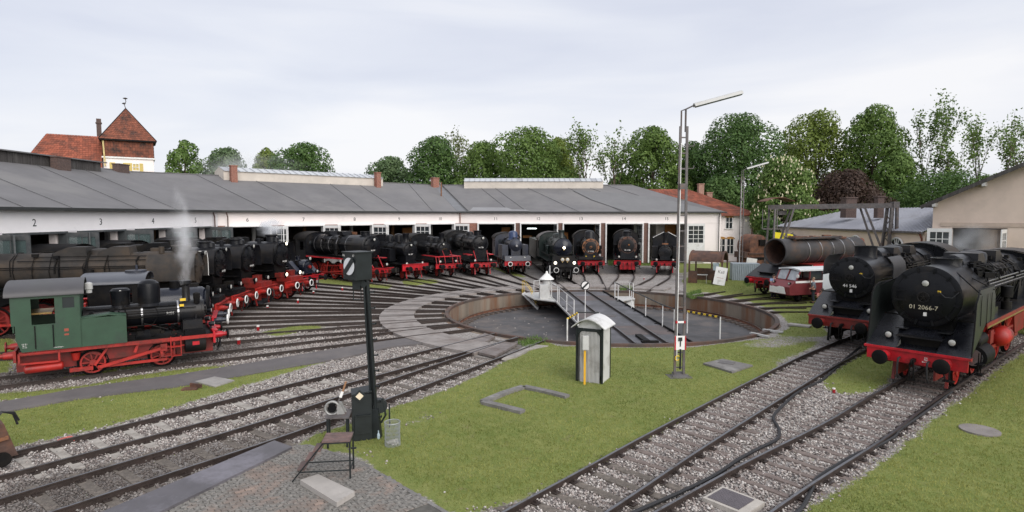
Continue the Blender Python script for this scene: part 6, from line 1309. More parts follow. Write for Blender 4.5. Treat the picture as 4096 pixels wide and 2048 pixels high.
mb = MB(); mb.bar((*e0, ze_-.08), (*e1, ze_-.08), .16, .16); mb.build('gutter', GREYSTEEL, lb, False); mb = MB(); mb.tube([(w0.x-.35, w0.y+.4, ze_-.1), (w0.x-.2, w0.y+.3, ze_-.6), (w0.x-.2, w0.y+.3, 0)], .07, 8); mb.build('downpipe', COPPER, lb)
for px, w_ in ((3395, 1.05), (3517, .6)):
    c = aty(px, 803, 60 if px < 3450 else 56); mb = MB(); mb.box((c.x, c.y, 6.6), (w_, w_, 2.0)); mb.box((c.x, c.y, 7.62), (w_+.16, w_+.16, .12)); mb.build('chimney', BRICKDK, lb, False)
for f in (.13, .36):
    c = w0.lerp(w1, f); cz = 3.0; mb = MB(); pts = [(c.x-.2, c.y+.95*math.cos(a), cz+.95*math.sin(a)) for a in np.linspace(0, math.pi, 15)]; mb.tube(pts, .07, 6)
    for a in (.6, 1.2, 1.57, 1.94, 2.5): mb.bar((c.x-.2, c.y, cz), (c.x-.2, c.y+.9*math.cos(a), cz+.9*math.sin(a)), .05)
    mb.ring((c.x-.2, c.y, cz+.0), (1, 0, 0), .45, .03, 24, 5); f_ = mb.build('window', WHITE, lb); mb = MB(); mb.prism([(c.x-.18, p[1], p[2]) for p in pts], (.04, 0, 0)); mb.build('pane', GLASS, f_, False)
lt = empty('round_sign', (0, 0, 0)); c = aty(3445, 965, 53); tag(lt, 'small round faded red sign on a stick in front of the low cream shed', 'sign'); mb = MB(); mb.cyl((c.x, c.y, c.z), (c.x, c.y+.03, c.z), .3, n=18); mb.build('sign_disc', mat('faded_red', (.5, .19, .13), .6), lt); mb = MB(); mb.cyl((c.x, c.y+.04, 0), (c.x, c.y+.04, c.z), .03, n=6); mb.build('pole', mat('pale_pole', (.6, .5, .42), .6), lt)
# gantry crane
gc = empty('gantry_crane', (0, 0, 0)); tag(gc, 'grey steel gantry crane with a rusty curved roof and lattice legs beyond the gutted engine', 'gantry crane')
a, b = aty(3085, 829, 54.5), aty(3575, 822, 51); mb = MB(); mb.bar(a+Vector((-.3, 0, 0)), b, .35, .42); mb.build('girder', GREYSTEEL, gc, False)
mb = MB(); mb.box(b+Vector((.1, 0, .05)), (.5, .5, .55)); mb.build('end_carriage', GREYSTEEL, gc, False)
def leg(p, q, w_=.13): mb = MB(); mb.bar(p, q, w_); mb.build('leg', GREYSTEEL, gc, False)
g0 = lambda px, Y: Vector((aty(px, 900, Y).x, Y, 0))
for dy in (-.6, .6):
    leg(b+Vector((-.35, dy*.5, -.2)), Vector((b.x-.75, b.y+dy, 0)), .2); leg(b+Vector((.1, dy*.5, -.2)), Vector((b.x+.05, b.y+dy, 0)), .2)
    leg(a.lerp(b, .76)+Vector((0, dy*.6, -.2)), Vector((b.x-.9, b.y+dy, 2.2)), .16); leg(a.lerp(b, .18)+Vector((0, dy*.5, -.2)), Vector((a.x+.1, a.y+dy, 0)), .16); leg(a+Vector((.1, dy, -.2)), Vector((a.x-.15, a.y+dy*1.4, 0)), .15)
mb = MB()
for k in range(5): z = 1+k*1.0; mb.bar((b.x-.6, b.y, z), (b.x+.05, b.y, z+.9), .06); mb.bar((b.x+.05, b.y, z), (b.x-.6, b.y, z+.9), .06)
mb.build('lattice', GREYSTEEL, gc, False)
mb = MB(); mb.sheet([[(a.x-.9+u, a.y+v, a.z+.55+.35*math.sin(math.pi*(u)/2.6)) for u in np.linspace(0, 2.6, 8)] for v in (-1, 1)], .05); mb.build('cab_roof', RUST, gc)
mb = MB(); mb.bar((a.x-.7, a.y, 4.6), (a.x+1.6, a.y, 4.6), .12); mb.bar((a.x-.9, a.y-.3, 4.6), (a.x-.9, a.y-.3, 6.4), .05); mb.bar((a.x+.4, a.y-.4, 4.6), (a.x+.4, a.y-.4, 6.4), .07); mb.bar((a.x-.9, a.y-.3, 5.5), (a.x+.5, a.y-.4, 5.5), .04); mb.build('platform', GREYSTEEL, gc, False)
mb = MB(); mb.box((a.x+1.0, a.y, a.z-.5), (.7, .4, .4)); mb.build('hoist', GREYSTEEL, gc, False)
# ------------------------------------------------------------------ street furniture and small things
# signal post
sg = empty('track_signal', (-3.66, 15.52, -.08)); tag(sg, 'tall black signal post with a white disc and black diagonal bar on its box', 'signal')
tp = aty(1463, 1120, 15.5)-Vector((-3.66, 15.52, -.08)); mb = MB()
for dx, dy in ((-.065, 0), (.065, .0)): mb.bar((dx, dy, 0), (tp.x+dx*.75, tp.y+dy, tp.z+.1), .045, .14, up=(0, 1, 0))
mb.bar((0, .04, 0), (tp.x, tp.y+.04, tp.z), .1, .03, up=(0, 1, 0)); mb.prism([(-.16, -.1, 0), (.16, -.1, 0), (.09, -.08, .8), (-.09, -.08, .8)], (0, .2, 0)); mb.build('post', BLACKPOST, sg, False)
hc = aty(1430, 1063, 15.5)-Vector((-3.66, 15.52, -.08)); Rz = Matrix.Rotation(R_(-40), 3, 'Z'); bx, by, bz = .56, .50, .70
mb = MB(); mb.box(hc, (bx, by, bz), Rz); mb.prism([hc+Rz @ Vector((x*.31, y*.28, bz/2)) for x, y in ((-1, -1), (1, -1), (1, 1), (-1, 1))], (0, 0, .03)); ho = mb.build('signal_box', BLACKPOST, sg, False)
n_ = Rz @ Vector((0, -1, 0)); mb = MB(); c = hc+n_*(by/2+.012); mb.cyl(c, c+n_*.012, .225, n=32); d_ = mb.build('signal_disc', mat('opal_glass', (.66, .67, .70), .35, 0, .04, 3), sg)
mb = MB(); rx = Rz @ Vector((1, 0, 0)); c2 = c+n_*.02; mb.bar(c2-rx*.19+Vector((0, 0, -.19)), c2+rx*.19+Vector((0, 0, .19)), .02, .13, up=n_.cross(rx*.7+Vector((0, 0, .7)))); mb.build('diagonal_bar', BLACKPOST, d_, False)
Mt = Matrix(((rx.x, 0, n_.x, 0), (rx.y, 0, n_.y, 0), (0, 1, 0, 0), (0, 0, 0, 1)))
for s_, ox in (('Hs', -.24), ('17', .18)): text(s_, .085, WHITE, ho, Matrix.Translation(c-n_*.005+rx*ox+Vector((0, 0, .28))) @ Mt, 'lettering', .002)
mb = MB(); zt_ = tp.z; mb.bar((hc.x, hc.y, hc.z-bz/2), (tp.x+.02, tp.y, zt_-.15), .16, .16); mb.box((hc.x-.02, hc.y, hc.z-bz/2-.12), (.2, .2, .3)); mb.bar((hc.x-.12, hc.y, hc.z-bz/2), (hc.x-.12, hc.y, hc.z-bz/2-.55), .02); mb.bar((hc.x+.08, hc.y, hc.z-bz/2-.2), (hc.x+.08, hc.y, hc.z-bz/2-.55), .02); mb.box((hc.x-.02, hc.y, hc.z-bz/2-.55), (.22, .03, .02)); mb.build('bracket', BLACKPOST, sg, False)
for k in range(9):
    z = .55+k*.42; f = z/tp.z; mb = MB(); mb.box((tp.x*f+.13, 0, z), (.14, .05, .03)); mb.box((tp.x*f+.19, 0, z+.02), (.02, .05, .05)); mb.build('step_iron', BLACKPOST, sg, False)
mb = MB(); mb.tube([(-.12, -.02, .2), (-.2, .0, 3.7)], .006, 4); mb.build('wire', SOOT, sg)
# drive cabinet at its foot
cb = empty('signal_cabinet', (-4.02, 15.5, -.1), R_(18)); tag(cb, 'black cabinet with a small pale diamond plate at the foot of the signal post', 'cabinet')
mb = MB(); mb.box((0, 0, .62), (.5, .42, 1.24)); mb.box((.02, -.22, .45), (.42, .06, .5)); mb.prism([(-.26, -.22, 1.24), (.26, -.22, 1.3), (.26, .22, 1.34), (-.26, .22, 1.28)], (0, 0, .03)); mb.build('body', BLACKPOST, cb, False)
mb = MB(); mb.box((-.06, -.235, 1.22), (.24, .02, .24), Matrix.Rotation(R_(45), 3, 'Y')); o = mb.build('diamond_board', BLACKPOST, cb, False); mb = MB(); mb.box((-.06, -.249, 1.22), (.145, .01, .145), Matrix.Rotation(R_(45), 3, 'Y')); o.matrix_local = Matrix.Identity(4); mb.build('diamond_plate', mat('pale_cream_plate', (.72, .62, .46), .5), o, False)
mb = MB(); mb.box((.05, -.25, .7), (.34, .08, .03)); mb.tube([(.3, 0, .9), (.55, -.1, 1.05), (.62, -.1, .6), (.5, -.1, .4)], .03, 6); mb.cyl((.48, -.12, .85), (.48, .08, .85), .19, n=16); mb.bar((.72, -.1, .9), (.72, -.1, .25), .04); mb.build('lever_gear', BLACKPOST, cb)
# lever stand
lv = empty('lever_stand', (-4.52, 15.05, -.1), R_(10)); tag(lv, 'hand lever with a wooden grip and pale quadrant on a four-legged iron stand', 'lever')
mb = MB()
for x in (-.24, .24):
    for y in (-.2, .2): mb.bar((x, y, 0), (x, y, .78), .045)
mb.build('leg', BLACKPOST, lv, False); mb = MB(); mb.prism([(-.3, -.26, .78), (.3, -.26, .76), (.34, .26, .82), (-.28, .26, .8)], (0, 0, .03)); mb.build('table', GREYSTEEL, lv, False)
mb = MB(); c_ = Vector((-.14, -.02, .98)); mb.ring(c_, (0, 1, 0), .17, .03, 20, 6); mb.ring(c_+Vector((0, .1, 0)), (0, 1, 0), .15, .025, 20, 6); mb.prism([(-.02, .06, .82), (.22, .06, .82), (.10, .06, 1.1), (.0, .06, 1.12)], (0, .05, 0)); mb.prism([(-.02, -.06, .82), (.18, -.06, .82), (.08, -.06, 1.06), (.0, -.06, 1.08)], (0, .04, 0)); mb.build('quadrant', mat('worn_quadrant_steel', (.30, .30, .29), .5, .3, .2, 6), lv); mb = MB(); mb.cyl((-.14, -.05, .98), (-.14, .12, .98), .11, n=14); mb.build('drum', SOOT, lv)
mb = MB(); mb.bar((-.1, .0, .9), (.12, 0, 1.36), .04); mb.build('lever_arm', GREYSTEEL, lv, False); mb = MB(); mb.cyl((.12, 0, 1.36), (.22, 0, 1.66), .026, n=10); mb.build('grip', mat('wooden_grip', (.32, .17, .09), .6), lv); mb = MB(); mb.box((.1, -.03, 1.33), (.07, .02, .16), Matrix.Rotation(R_(20), 3, 'Y')); mb.build('white_label', WHITE, lv, False)
# step stool
st = empty('step_platform', (-4.08, 13.2, -.07), R_(7)); tag(st, 'black iron step platform with worn wooden treads on the brick paving', 'steps')
TREAD = mat('worn_red_wood', (.15, .095, .085), .8, 0, .4, 6, (.09, .07, .065), .4)
for k in range(3):
    mb = MB(); mb.box((.12-.02, -.13+k*.19-.05, .86), (.62, .18, .035)); mb.build('board', TREAD, st, False)
for k, (x, z) in enumerate(((-.33, .65), (-.50, .45), (-.68, .24))): mb = MB(); mb.box((x, 0, z), (.165, .46, .035)); mb.build('tread', TREAD, st, False)
mb = MB()
for y in (-.26, .26):
    mb.bar((-.86, y, 0), (-.18, y, .84), .03); mb.bar((.4, y, 0), (.4, y, .84), .035); mb.bar((-.72, y, .2), (.4, y, .2), .022); mb.bar((-.2, y, .835), (.42, y, .835), .03)
for x in (.4, -.2): mb.bar((x, -.26, .83), (x, .26, .83), .03)
mb.bar((.4, -.26, .2), (.4, .26, .2), .022); mb.box((.45, 0, .6), (.12, .04, .03)); mb.build('frame', BLACKPOST, st, False)
# concrete slab on the paving
sl = MB(); pts = [atd(755, 1211, -.0), atd(847, 1268, -.0), atd(892, 1240, -.0), atd(800, 1196, 0)]; sl.prism([(p.x, p.y, -.075) for p in pts], (0, 0, .11)); tag(sl.build('concrete_slab', CONC, None, False), 'thick pale concrete slab lying on the brick paving in front of the steps', 'slab')
# wire basket
wb = empty('wire_basket', (-3.1, 15.0, -.1)); tag(wb, 'grey wire mesh litter basket in the grass right of the signal post', 'litter basket')
WIRE = mat('galvanised_wire', (.34, .36, .37), .5, .4, .1, 5); mb = MB()
for k in range(36):
    a = 2*math.pi*k/36; mb.tube([(.2*math.cos(a), .2*math.sin(a), 0), (.2*math.cos(a+.5), .2*math.sin(a+.5), .62)], .004, 3); mb.tube([(.2*math.cos(a), .2*math.sin(a), 0), (.2*math.cos(a-.5), .2*math.sin(a-.5), .62)], .004, 3)
mb.build('mesh_wall', WIRE, wb)
for z in (.0, .62): mb = MB(); mb.ring((0, 0, z), (0, 0, 1), .2, .011, 24, 5); mb.build('hoop', WIRE, wb)
rn = random.Random(9); mb = MB()
for k in range(26): a = rn.uniform(0, 6.3); r = rn.uniform(0, .16); s_ = rn.uniform(.03, .08); mb.box((r*math.cos(a), r*math.sin(a), rn.uniform(.02, .13)), (s_, s_*.8, s_*.7), rn.uniform(0, 3))
tag(mb.build('litter', mat('crumpled_paper', (.5, .48, .45), .8, 0, .3, 9), wb, False), kind='stuff')
bt = MB(); bt.lathe((-3.56, 15.42, -.1), (-3.56, 15.42, .14), [(0, .035), (.05, .04), (.55, .04), (.72, .017), (.95, .015), (1, .015)], 12); tag(bt.build('bottle', mat('pale_blue_plastic', (.42, .52, .58), .2, 0, .05, 3)), 'pale blue plastic bottle standing between the signal post and the wire basket', 'bottle')
# corrugated kiosk
kk = empty('telephone_kiosk', (2.965, 21.21, -.12), math.atan2(21.01-21.42, 3.39-2.54)); tag(kk, 'pale grey corrugated kiosk with black corner posts and a curved white roof on the lawn', 'kiosk')
W_, D_, H_ = .94, .97, 2.0
KW = mat('kiosk_sheet_paint', (.56, .56, .55), .5, 0, .06, 3, (.36, .35, .33), .3)
def corr(x0, x1, y, z0, z1, n=15, dep=.03):
    mb = MB(); k = n*4; mb.sheet([[(x0+(x1-x0)*i/k, y+dep*math.sin(2*math.pi*i/4), z) for i in range(k+1)] for z in (z0, z1)], .015, (0, -1, 0)); return mb
o = corr(-W_/2+.1, W_/2-.1, -D_/2, .02, 1.86).build('door', KW, kk, False)
for sx in (-1, 1):
    mb = MB(); mb.box((sx*(W_/2-.01), 0, 1.0), (.03, D_-.1, 2.0)); mb.build('side_panel', KW, kk, False)
mb = MB(); mb.box((0, D_/2-.01, 1.0), (W_-.1, .03, 2.0)); mb.build('rear_panel', KW, kk, False)
for sx in (-1, 1):
    for sy in (-1, 1):
        mb = MB(); mb.box((sx*W_/2, sy*D_/2, 1.0), (.065 if sy < 0 else .04, .06, 2.04)); 
        if sy < 0: mb.prism([(sx*(W_/2-.05), -D_/2-.035, 1.87), (sx*(W_/2-.19), -D_/2-.035, 1.87), (sx*(W_/2-.05), -D_/2-.035, 1.70)], (0, .03, 0))
        mb.build('corner_post', BLACKPOST, kk, False)
mb = MB(); mb.box((0, -D_/2-.015, 1.92), (W_-.1, .05, .1)); mb.build('head_rail', BLACKPOST, kk, False)
ar = [(x, 2.02+.32*math.cos(x/.62*math.pi/2)) for x in np.linspace(-.62, .62, 13)]
mb = MB(); mb.sheet([[(x, y, z) for x, z in ar] for y in (-D_/2-.2, D_/2+.15)], .035); mb.build('roof', mat('kiosk_roof_paint', (.62, .62, .61), .5, 0, .08, 3, (.36, .35, .34), .42), kk)
for y in (-D_/2+.02, D_/2-.04): mb = MB(); mb.prism([(-W_/2, y, 1.96), (W_/2, y, 1.96)]+[(x*.8, y, z-.03) for x, z in ar[::-1] if abs(x) < .6], (0, .03, 0)); mb.build('gable', KW, kk, False)
yp = empty('meter_post', (2.56, 20.53, -.1)); tag(yp, 'yellow post carrying a small grey meter box in front of the kiosk', 'post')
mb = MB(); mb.box((0, 0, .75), (.07, .07, 1.5)); mb.build('post', mat('orange_yellow_paint', (.72, .40, .02), .5, 0, .1, 4), yp, False); mb = MB(); mb.box((.02, -.04, 1.5), (.22, .12, .5)); mb.box((.02, -.105, 1.5), (.19, .012, .46)); mb.build('meter_box', PALEGREY, yp, False)
# lamp masts
def lampmast(loc, h, label, yaw, arm, scale=1.0, board=True):
    t = empty('lamp_mast', loc, yaw); tag(t, label, 'lamp mast', 'lattice lamp masts')
    wv = lambda z: .17-.05*z/h
    for s in (-1, 1):
        mb = MB(); mb.bar((s*wv(0), 0, 0), (s*wv(h), 0, h-.6), .085, .06, up=(0, 1, 0)); mb.build('leg', GREYSTEEL, t, False)
    z = .35
    while z < h-.7:
        mb = MB(); mb.bar((-wv(z), 0, z), (wv(z), 0, z), .035, .045); mb.build('rung', GREYSTEEL, t, False); z += .56
    mb = MB(); mb.tube([(-.1, 0, h-1.4), (-.1, 0, h-.05), (.05, 0, h), (arm*.45, 0, h+.17)], .03, 6); mb.tube([(.06, 0, h-.8), (.06, 0, h)], .035, 6); mb.build('arm', GREYSTEEL, t)
    a, b = Vector((arm*.40, 0, h+.14)), Vector((arm*.40+1.75*scale, 0, h+.62*scale)); mb = MB(); u = (b-a).normalized(); up = Vector((-u.z, 0, u.x))
    pr = [(-.13, -.05), (-.1, .05), (0, .085), (.1, .05), (.13, -.05)]; mb.prism([a+Vector((0, y, 0))+up*z_ for y, z_ in pr], b-a); lo = mb.build('lamp_head', PALEGREY, t, False)
    mb = MB(); mb.prism([a+u*.05+Vector((0, y, 0))+up*z_ for y, z_ in ((-.11, -.055), (.11, -.055), (.09, -.085), (-.09, -.085))], (b-a)*.95); mb.build('lamp_cover', mat('smoked_lamp_cover', (.10, .12, .11), .3), lo, False)
    mb = MB()
    for z_ in (h-2.1, h-1.3): mb.bar((-.2, 0, z_), (.38, 0, z_), .025); mb.bar((.38, 0, z_), (.4, 0, z_+.1), .025)
    mb.box((-.04, -.05, h-2.75), (.2, .12, .2)); mb.build('hook', GREYSTEEL, t, False)
    mb = MB(); mb.tube([(-.12, -.05, .6), (-.1, -.05, h-1.2)], .018, 5); mb.build('cable', WHITE, t)
    mb = MB(); mb.prism([(-.42, -.3, -.1), (.42, -.3, -.1), (.42, .3, -.1), (-.42, .3, -.1)], (0, 0, .12)); mb.prism([(-.3, -.2, .02), (.3, -.2, .02), (.2, .12, .14), (-.2, .12, .14)], (0, .1, 0)); mb.build('footing', CONCDK, t, False)
    if board:
        mb = MB(); mb.box((0, -.06, 1.28), (.42, .03, .52)); bo = mb.build('warning_board', WHITE, t, False)
        for s in (-1, 1): mb = MB(); mb.box((s*.19, -.08, 1.28), (.045, .012, .52)); mb.build('red_edge', REDBRIGHT, bo, False)
        mb = MB(); mb.box((-.01, -.09, 1.42), (.14, .03, .13)); mb.box((0, -.09, 1.25), (.03, .03, .2)); mb.cyl((0, -.1, .3), (0, -.1, 1.05), .035, n=8); mb.build('switch', BLACKPOST, bo, False)
        mb = MB(); mb.box((0, -.05, 2.05), (.26, .05, .07)); bo2 = mb.build('warning_bar', WHITE, t, False); mb = MB(); mb.box((-.15, -.05, 2.05), (.06, .06, .085)); mb.box((.15, -.05, 2.05), (.06, .06, .085)); mb.build('red_end', REDBRIGHT, bo2, False)
        mb = MB(); mb.ring((-.1, -.08, .72), (0, 1, .2), .09, .018, 16, 5); mb.build('yellow_strap', YELLOW, t)
    return t
lampmast((6.18, 21.55, -.1), 9.75, 'tall grey lattice lamp mast on the lawn with a long tilted lamp head', R_(4), .9)
lampmast((21.8, 56.3, -.1), 10.2, 'farther lattice lamp mast beside the rusty cab shell', R_(0), .9, 1.15, False)
# covers and kerbs in the lawn
def cover(name, pts, z, th, m, lab, cat): mb = MB(); mb.prism([(p.x, p.y, z-th) for p in pts], (0, 0, th)); return tag(mb.build(name, m, None, False), lab, cat)
cs = empty('cover_slab', (0, 0, 0)); tag(cs, 'square concrete cover slab with a small hatch in the lawn right of the lamp mast', 'cover slab')
P4 = [atd(1769, 915, -.05), atd(1818, 904, -.05), atd(1894, 920, -.05), atd(1842, 937, -.05)]; mb = MB(); mb.prism([(p.x, p.y, -.16) for p in P4], (0, 0, .14)); mb.build('slab', KERBM, cs, False)
mb = MB(); c = sum(P4, Vector())/4; mb.box((c.x+.05, c.y+.25, -.012), (.6, .4, .02), R_(-35)); mb.build('hatch', CONCDK, cs, False)
kb = empty('kerb_frame', (0, 0, 0)); tag(kb, 'open rectangle of grey kerb stones set flat in the lawn', 'kerb'); kd = lambda x, y: atd(x, y, -.06)
for a, b in ((kd(1215, 1012), kd(1268, 990)), (kd(1268, 990), kd(1318, 974)), (kd(1318, 974), kd(1375, 986)), (kd(1375, 986), kd(1428, 999)), (kd(1215, 1012), kd(1268, 1025)), (kd(1268, 1025), kd(1316, 1037))):
    mb = MB(); d = (b-a).normalized()*.01; mb.bar(a+d, b-d, .26, .12); mb.build('kerb_stone', KERBM, kb, False)
mc = [atd(2465, 1078, -.08)]; mb = MB(); mb.cyl((12.95, 16.02, -.2), (12.95, 16.02, -.055), .47, n=28); tag(mb.build('manhole_cover', mat('manhole_concrete', (.21, .19, .18), .9, 0, .2, 3)), 'round concrete manhole cover in the grass at the right edge', 'manhole cover')
gr = empty('drain_grate', (4.62, 11.97, -.14), math.atan2(12.53-12.09, 4.57-4.06)); tag(gr, 'steel tread plate in a concrete frame between the nearest right rails', 'drain cover')
mb = MB(); mb.box((0, 0, .03), (.8, .95, .1)); mb.build('concrete_frame', mat('pale_frame_concrete', (.42, .39, .35), .85, 0, .15, 6), gr, False)
mb = MB(); mb.box((0, .06, .086), (.64, .70, .012)); po = mb.build('tread_plate', mat('tread_steel', (.13, .115, .125), .5, .3, .15, 6), gr, False)
mb = MB()
for i in range(15):
    for j in range(17): mb.box((-.29+i*.0415, -.27+j*.0415, .094), (.03, .009, .005), R_(45 if (i+j) % 2 else -45))
tag(mb.build('tread_stud', po.data.materials[0], po, False), kind='stuff')
cover('cover_slab', [atd(490, 960, -.06), atd(540, 948, -.06), atd(590, 957, -.06), atd(540, 973, -.06)], -.045, .08, mat('mossy_slab', (.30, .285, .27), .9, 0, .2, 3), 'worn pale slab flush in the grass strip below the asphalt path', 'cover slab')
mb = MB(); a, b = atd(470, 975, -.05), atd(497, 983, -.05); mb.box(((a+b)/2+Vector((.0, .25, .06))), (.5, .06, .12), R_(-20)); mb.box((a+Vector((.15, -.05, -.02))), (.5, .35, .04), R_(10)); tag(mb.build('iron_offcut', RUST, None, False), 'short rusty rail offcut lying in the grass strip on the left', 'scrap iron')
# hoses along the right tracks
def hose(pts, lab, r=.045):
    P = resample([(p.x, p.y, p.z) for p in pts], .25); mb = MB(); mb.tube(P, r, 7); return tag(mb.build('water_hose', RUBBER), lab, 'hose')
z_ = -.10
hose([atd(2165, 872, z_), atd(2130, 900, z_), atd(2098, 930, z_), atd(2066, 958, z_), atd(2010, 985, z_), atd(1960, 1030, -.02), atd(1945, 1052, z_), atd(1960, 1080, z_), atd(1955, 1105, z_), atd(1910, 1128, z_), atd(1860, 1155, z_), atd(1800, 1195, z_), atd(1720, 1235, z_), atd(1640, 1270, z_), atd(1560, 1305, z_)], 'black hose snaking from the engine numbered 44 546 between the two right tracks')
hose([atd(2395, 985, z_), atd(2330, 1035, z_), atd(2265, 1080, z_), atd(2248, 1100, z_), atd(2190, 1130, z_), atd(2150, 1145, z_), atd(2060, 1200, z_), atd(2045, 1225, z_), atd(2020, 1275, z_), atd(1990, 1300, z_)], 'black hose lying along the outer rail of the nearest right track')
# fouling point markers
for i, (x, y, lb) in enumerate(((1705, 232, 'beyond the signal box disc'), (1333, 285, 'left of the signal post top'), (1133, 395, 'ahead of the black engine with lit lamps'), (742, 480, 'by the weeds at the dust sheet'), (372, 920, 'in front of the green engine buffers'), (620, 745, 'on gravel behind the green engine buffer'))):
    p = at(840+x/3.22, 1080+(y+25)/3.22, -.1); t = empty('track_marker', (p.x, p.y, -.14)); tag(t, 'small red and white track marker peg '+lb, 'marker', 'red and white marker pegs'); mb = MB(); mb.box((0, 0, .1), (.1, .1, .2)); mb.build('peg', REDBRIGHT, t, False); mb = MB(); mb.box((0, 0, .24), (.1, .1, .09)); mb.build('white_top', WHITE, t, False)
for px, py, lb in ((3335, 1568, 'in the grass wedge between the two right tracks'), (2576, 1116, 'on the gravel before door 14')):
    p = at(px, py, -.1); t = empty('track_marker', (p.x, p.y, -.14)); tag(t, 'small red and white track marker peg '+lb, 'marker', 'red and white marker pegs'); mb = MB(); mb.cyl((0, 0, 0), (0, 0, .14), .05, n=8); mb.build('peg', REDBRIGHT, t); mb = MB(); mb.cyl((.0, 0, .14), (0, 0, .18), .05, n=8); mb.build('white_top', WHITE, t)
rl = MB(); p = at(262, 1757, -.1); rl.tube([(p.x-.15, p.y-.08, -.1), (p.x, p.y, -.06), (p.x+.12, p.y+.05, -.06), (p.x+.25, p.y+.03, -.08), (p.x+.3, p.y-.1, -.1)], [.02, .03, .035, .018, .015], 7); tag(rl.build('red_clamp', mat('red_clamp_paint', (.42, .1, .08), .5)), 'small red clamp lying on the gravel between the left rails', 'clamp')
# dust sheet under the row of engines
mb = MB(); pts = [[Vector(at(840+x/3.22, 1080+y/3.22, z)) for x, y, z in r] for r in (((470, 425, .05), (560, 440, .12), (680, 430, .1), (790, 405, .05)), ((500, 350, .55), (570, 345, .6), (690, 335, .5), (785, 335, .4)))]; mb.sheet(pts, .02); tag(mb.build('tarpaulin', GREYBLACK), 'crumpled dark tarpaulin sheet spread by the rails under the engine row', 'tarpaulin')
# rusty wagon end poking in at the left edge
wg = empty('hand_trolley', (-12.55, 14.05, -.05), R_(49)); tag(wg, 'rusty plate trolley with an orange stay poking in at the left edge', 'trolley')
mb = MB(); mb.prism([(-.9, -.5, .12), (.28, -.5, .12), (.05, -.5, .95), (-.9, -.5, 1.0)], (0, .05, 0)); mb.prism([(-.9, .45, .12), (.28, .45, .12), (.05, .45, .95), (-.9, .45, 1.0)], (0, .05, 0)); mb.prism([(.28, -.5, .12), (.28, .5, .12), (.05, .5, .95), (.05, -.5, .95)], (.05, 0, 0)); mb.build('body', RUSTDARK, wg, False)
mb = MB(); mb.bar((-.9, -.56, .5), (.16, -.56, .62), .05, .08); mb.bar((-.25, -.56, .2), (-.25, -.56, .6), .06); mb.build('stay', RUSTLIGHT, wg, False); mb = MB(); mb.tube([(.0, .2, .95), (.18, .3, 1.05), (.42, .45, .9), (.5, .5, .6)], .025, 6); mb.tube([(.0, .0, .95), (.15, .05, 1.1), (.4, .2, 1.0), (.5, .3, .75)], .025, 6); mb.build('hose', RUBBER, wg)
for x in (-.7, .0):
    for y in (-.75, .75): mb = MB(); mb.cyl((x, y-.04, .17), (x, y+.04, .17), .17, n=16); mb.build('wheel', SOOT, wg)
# cab shell, sign board, scrap
sh = empty('cab_shell', (17.6, 52.6, -.1), R_(-28)); tag(sh, 'rusty empty engine cab shell with an arched roof standing in the grass', 'cab shell')
for x in (-1.45, 1.3):
    arc = [(y, 1.9+.85*math.sqrt(max(0, 1-(y/1.5)**2))) for y in np.linspace(-1.5, 1.5, 13)]; mb = MB()
    mb.tube([(x, y, z) for y, z in arc], .1, 6); mb.bar((x, -1.5, 0), (x, -1.5, 1.9), .2, .12); mb.bar((x, 1.5, 0), (x, 1.5, 1.9), .2, .12); mb.build('arch_frame', RUSTDARK, sh)
mb = MB(); mb.sheet([[(x, y, z+.05) for y, z in arc] for x in (-1.5, .0)], .05); mb.sheet([[(x, y, z+.05) for y, z in arc[:5]] for x in (.0, 1.4)], .05); mb.sheet([[(x, y, z+.05) for y, z in arc[8:]] for x in (.0, 1.4)], .05); mb.build('roof', RUSTDARK, sh)
mb = MB()
for k in (.25, .7, 1.15): mb.bar((k, -.5, 2.75), (k, .9, 2.65), .08)
mb.build('roof_rib', RUSTDARK, sh, False)
mb = MB(); mb.box((.9, -1.5, .55), (.9, .06, 1.1)); mb.box((-1.1, -1.5, .55), (.7, .06, 1.1)); mb.box((0, 1.5, .55), (2.7, .06, 1.1)); mb.box((.9, -1.5, 1.15), (.9, .08, .1)); mb.bar((.45, -1.5, 1.1), (.45, -1.5, 1.95), .12); mb.box((1.32, -.9, .5), (.06, 1.1, 1.0)); mb.build('side_sheet', RUSTDARK, sh, False)
mb = MB(); mb.box((.8, -1.46, 1.5), (.5, .03, .7)); mb.build('window', mat('bluish_pane', (.35, .42, .46), .2), sh, False)
tb = empty('beer_table', (16.6, 51.9, -.1), R_(-20)); tag(tb, 'small pale folding table inside the rusty cab shell', 'table'); mb = MB(); mb.box((0, 0, .74), (1.2, .5, .04)); mb.build('table_top', PALEGREY, tb, False)
for x in (-.5, .5): mb = MB(); mb.bar((x, -.2, 0), (x, .2, .72), .03); mb.bar((x, .2, 0), (x, -.2, .72), .03); mb.build('leg', PALEGREY, tb, False)
sb = empty('sign_board', (17.75, 50.2, -.1), R_(-18)); tag(sb, 'white leaning sign board with faded lettering in front of the cab shell', 'sign board'); mb = MB(); mb.box((0, 0, .78), (.95, .05, 1.55), Matrix.Rotation(R_(-14), 3, 'X') @ Matrix.Rotation(R_(10), 3, 'Y')); so_ = mb.build('board', WHITE, sb, False)
Mb = Matrix.Rotation(R_(-14), 4, 'X') @ Matrix.Rotation(R_(10), 4, 'Y') 
Mb = Matrix.Translation((0, 0, .78)) @ Mb @ Matrix(((1, 0, 0, 0), (0, 0, -1, -.03), (0, 1, 0, 0), (0, 0, 0, 1)))
text('Kall', .36, GREYSTEEL, so_, Mb @ Matrix.Translation((0, .35, 0)), 'lettering', .002); text('~~~', .3, REDBRIGHT, so_, Mb @ Matrix.Translation((0, -.15, 0)), 'red_line', .002)
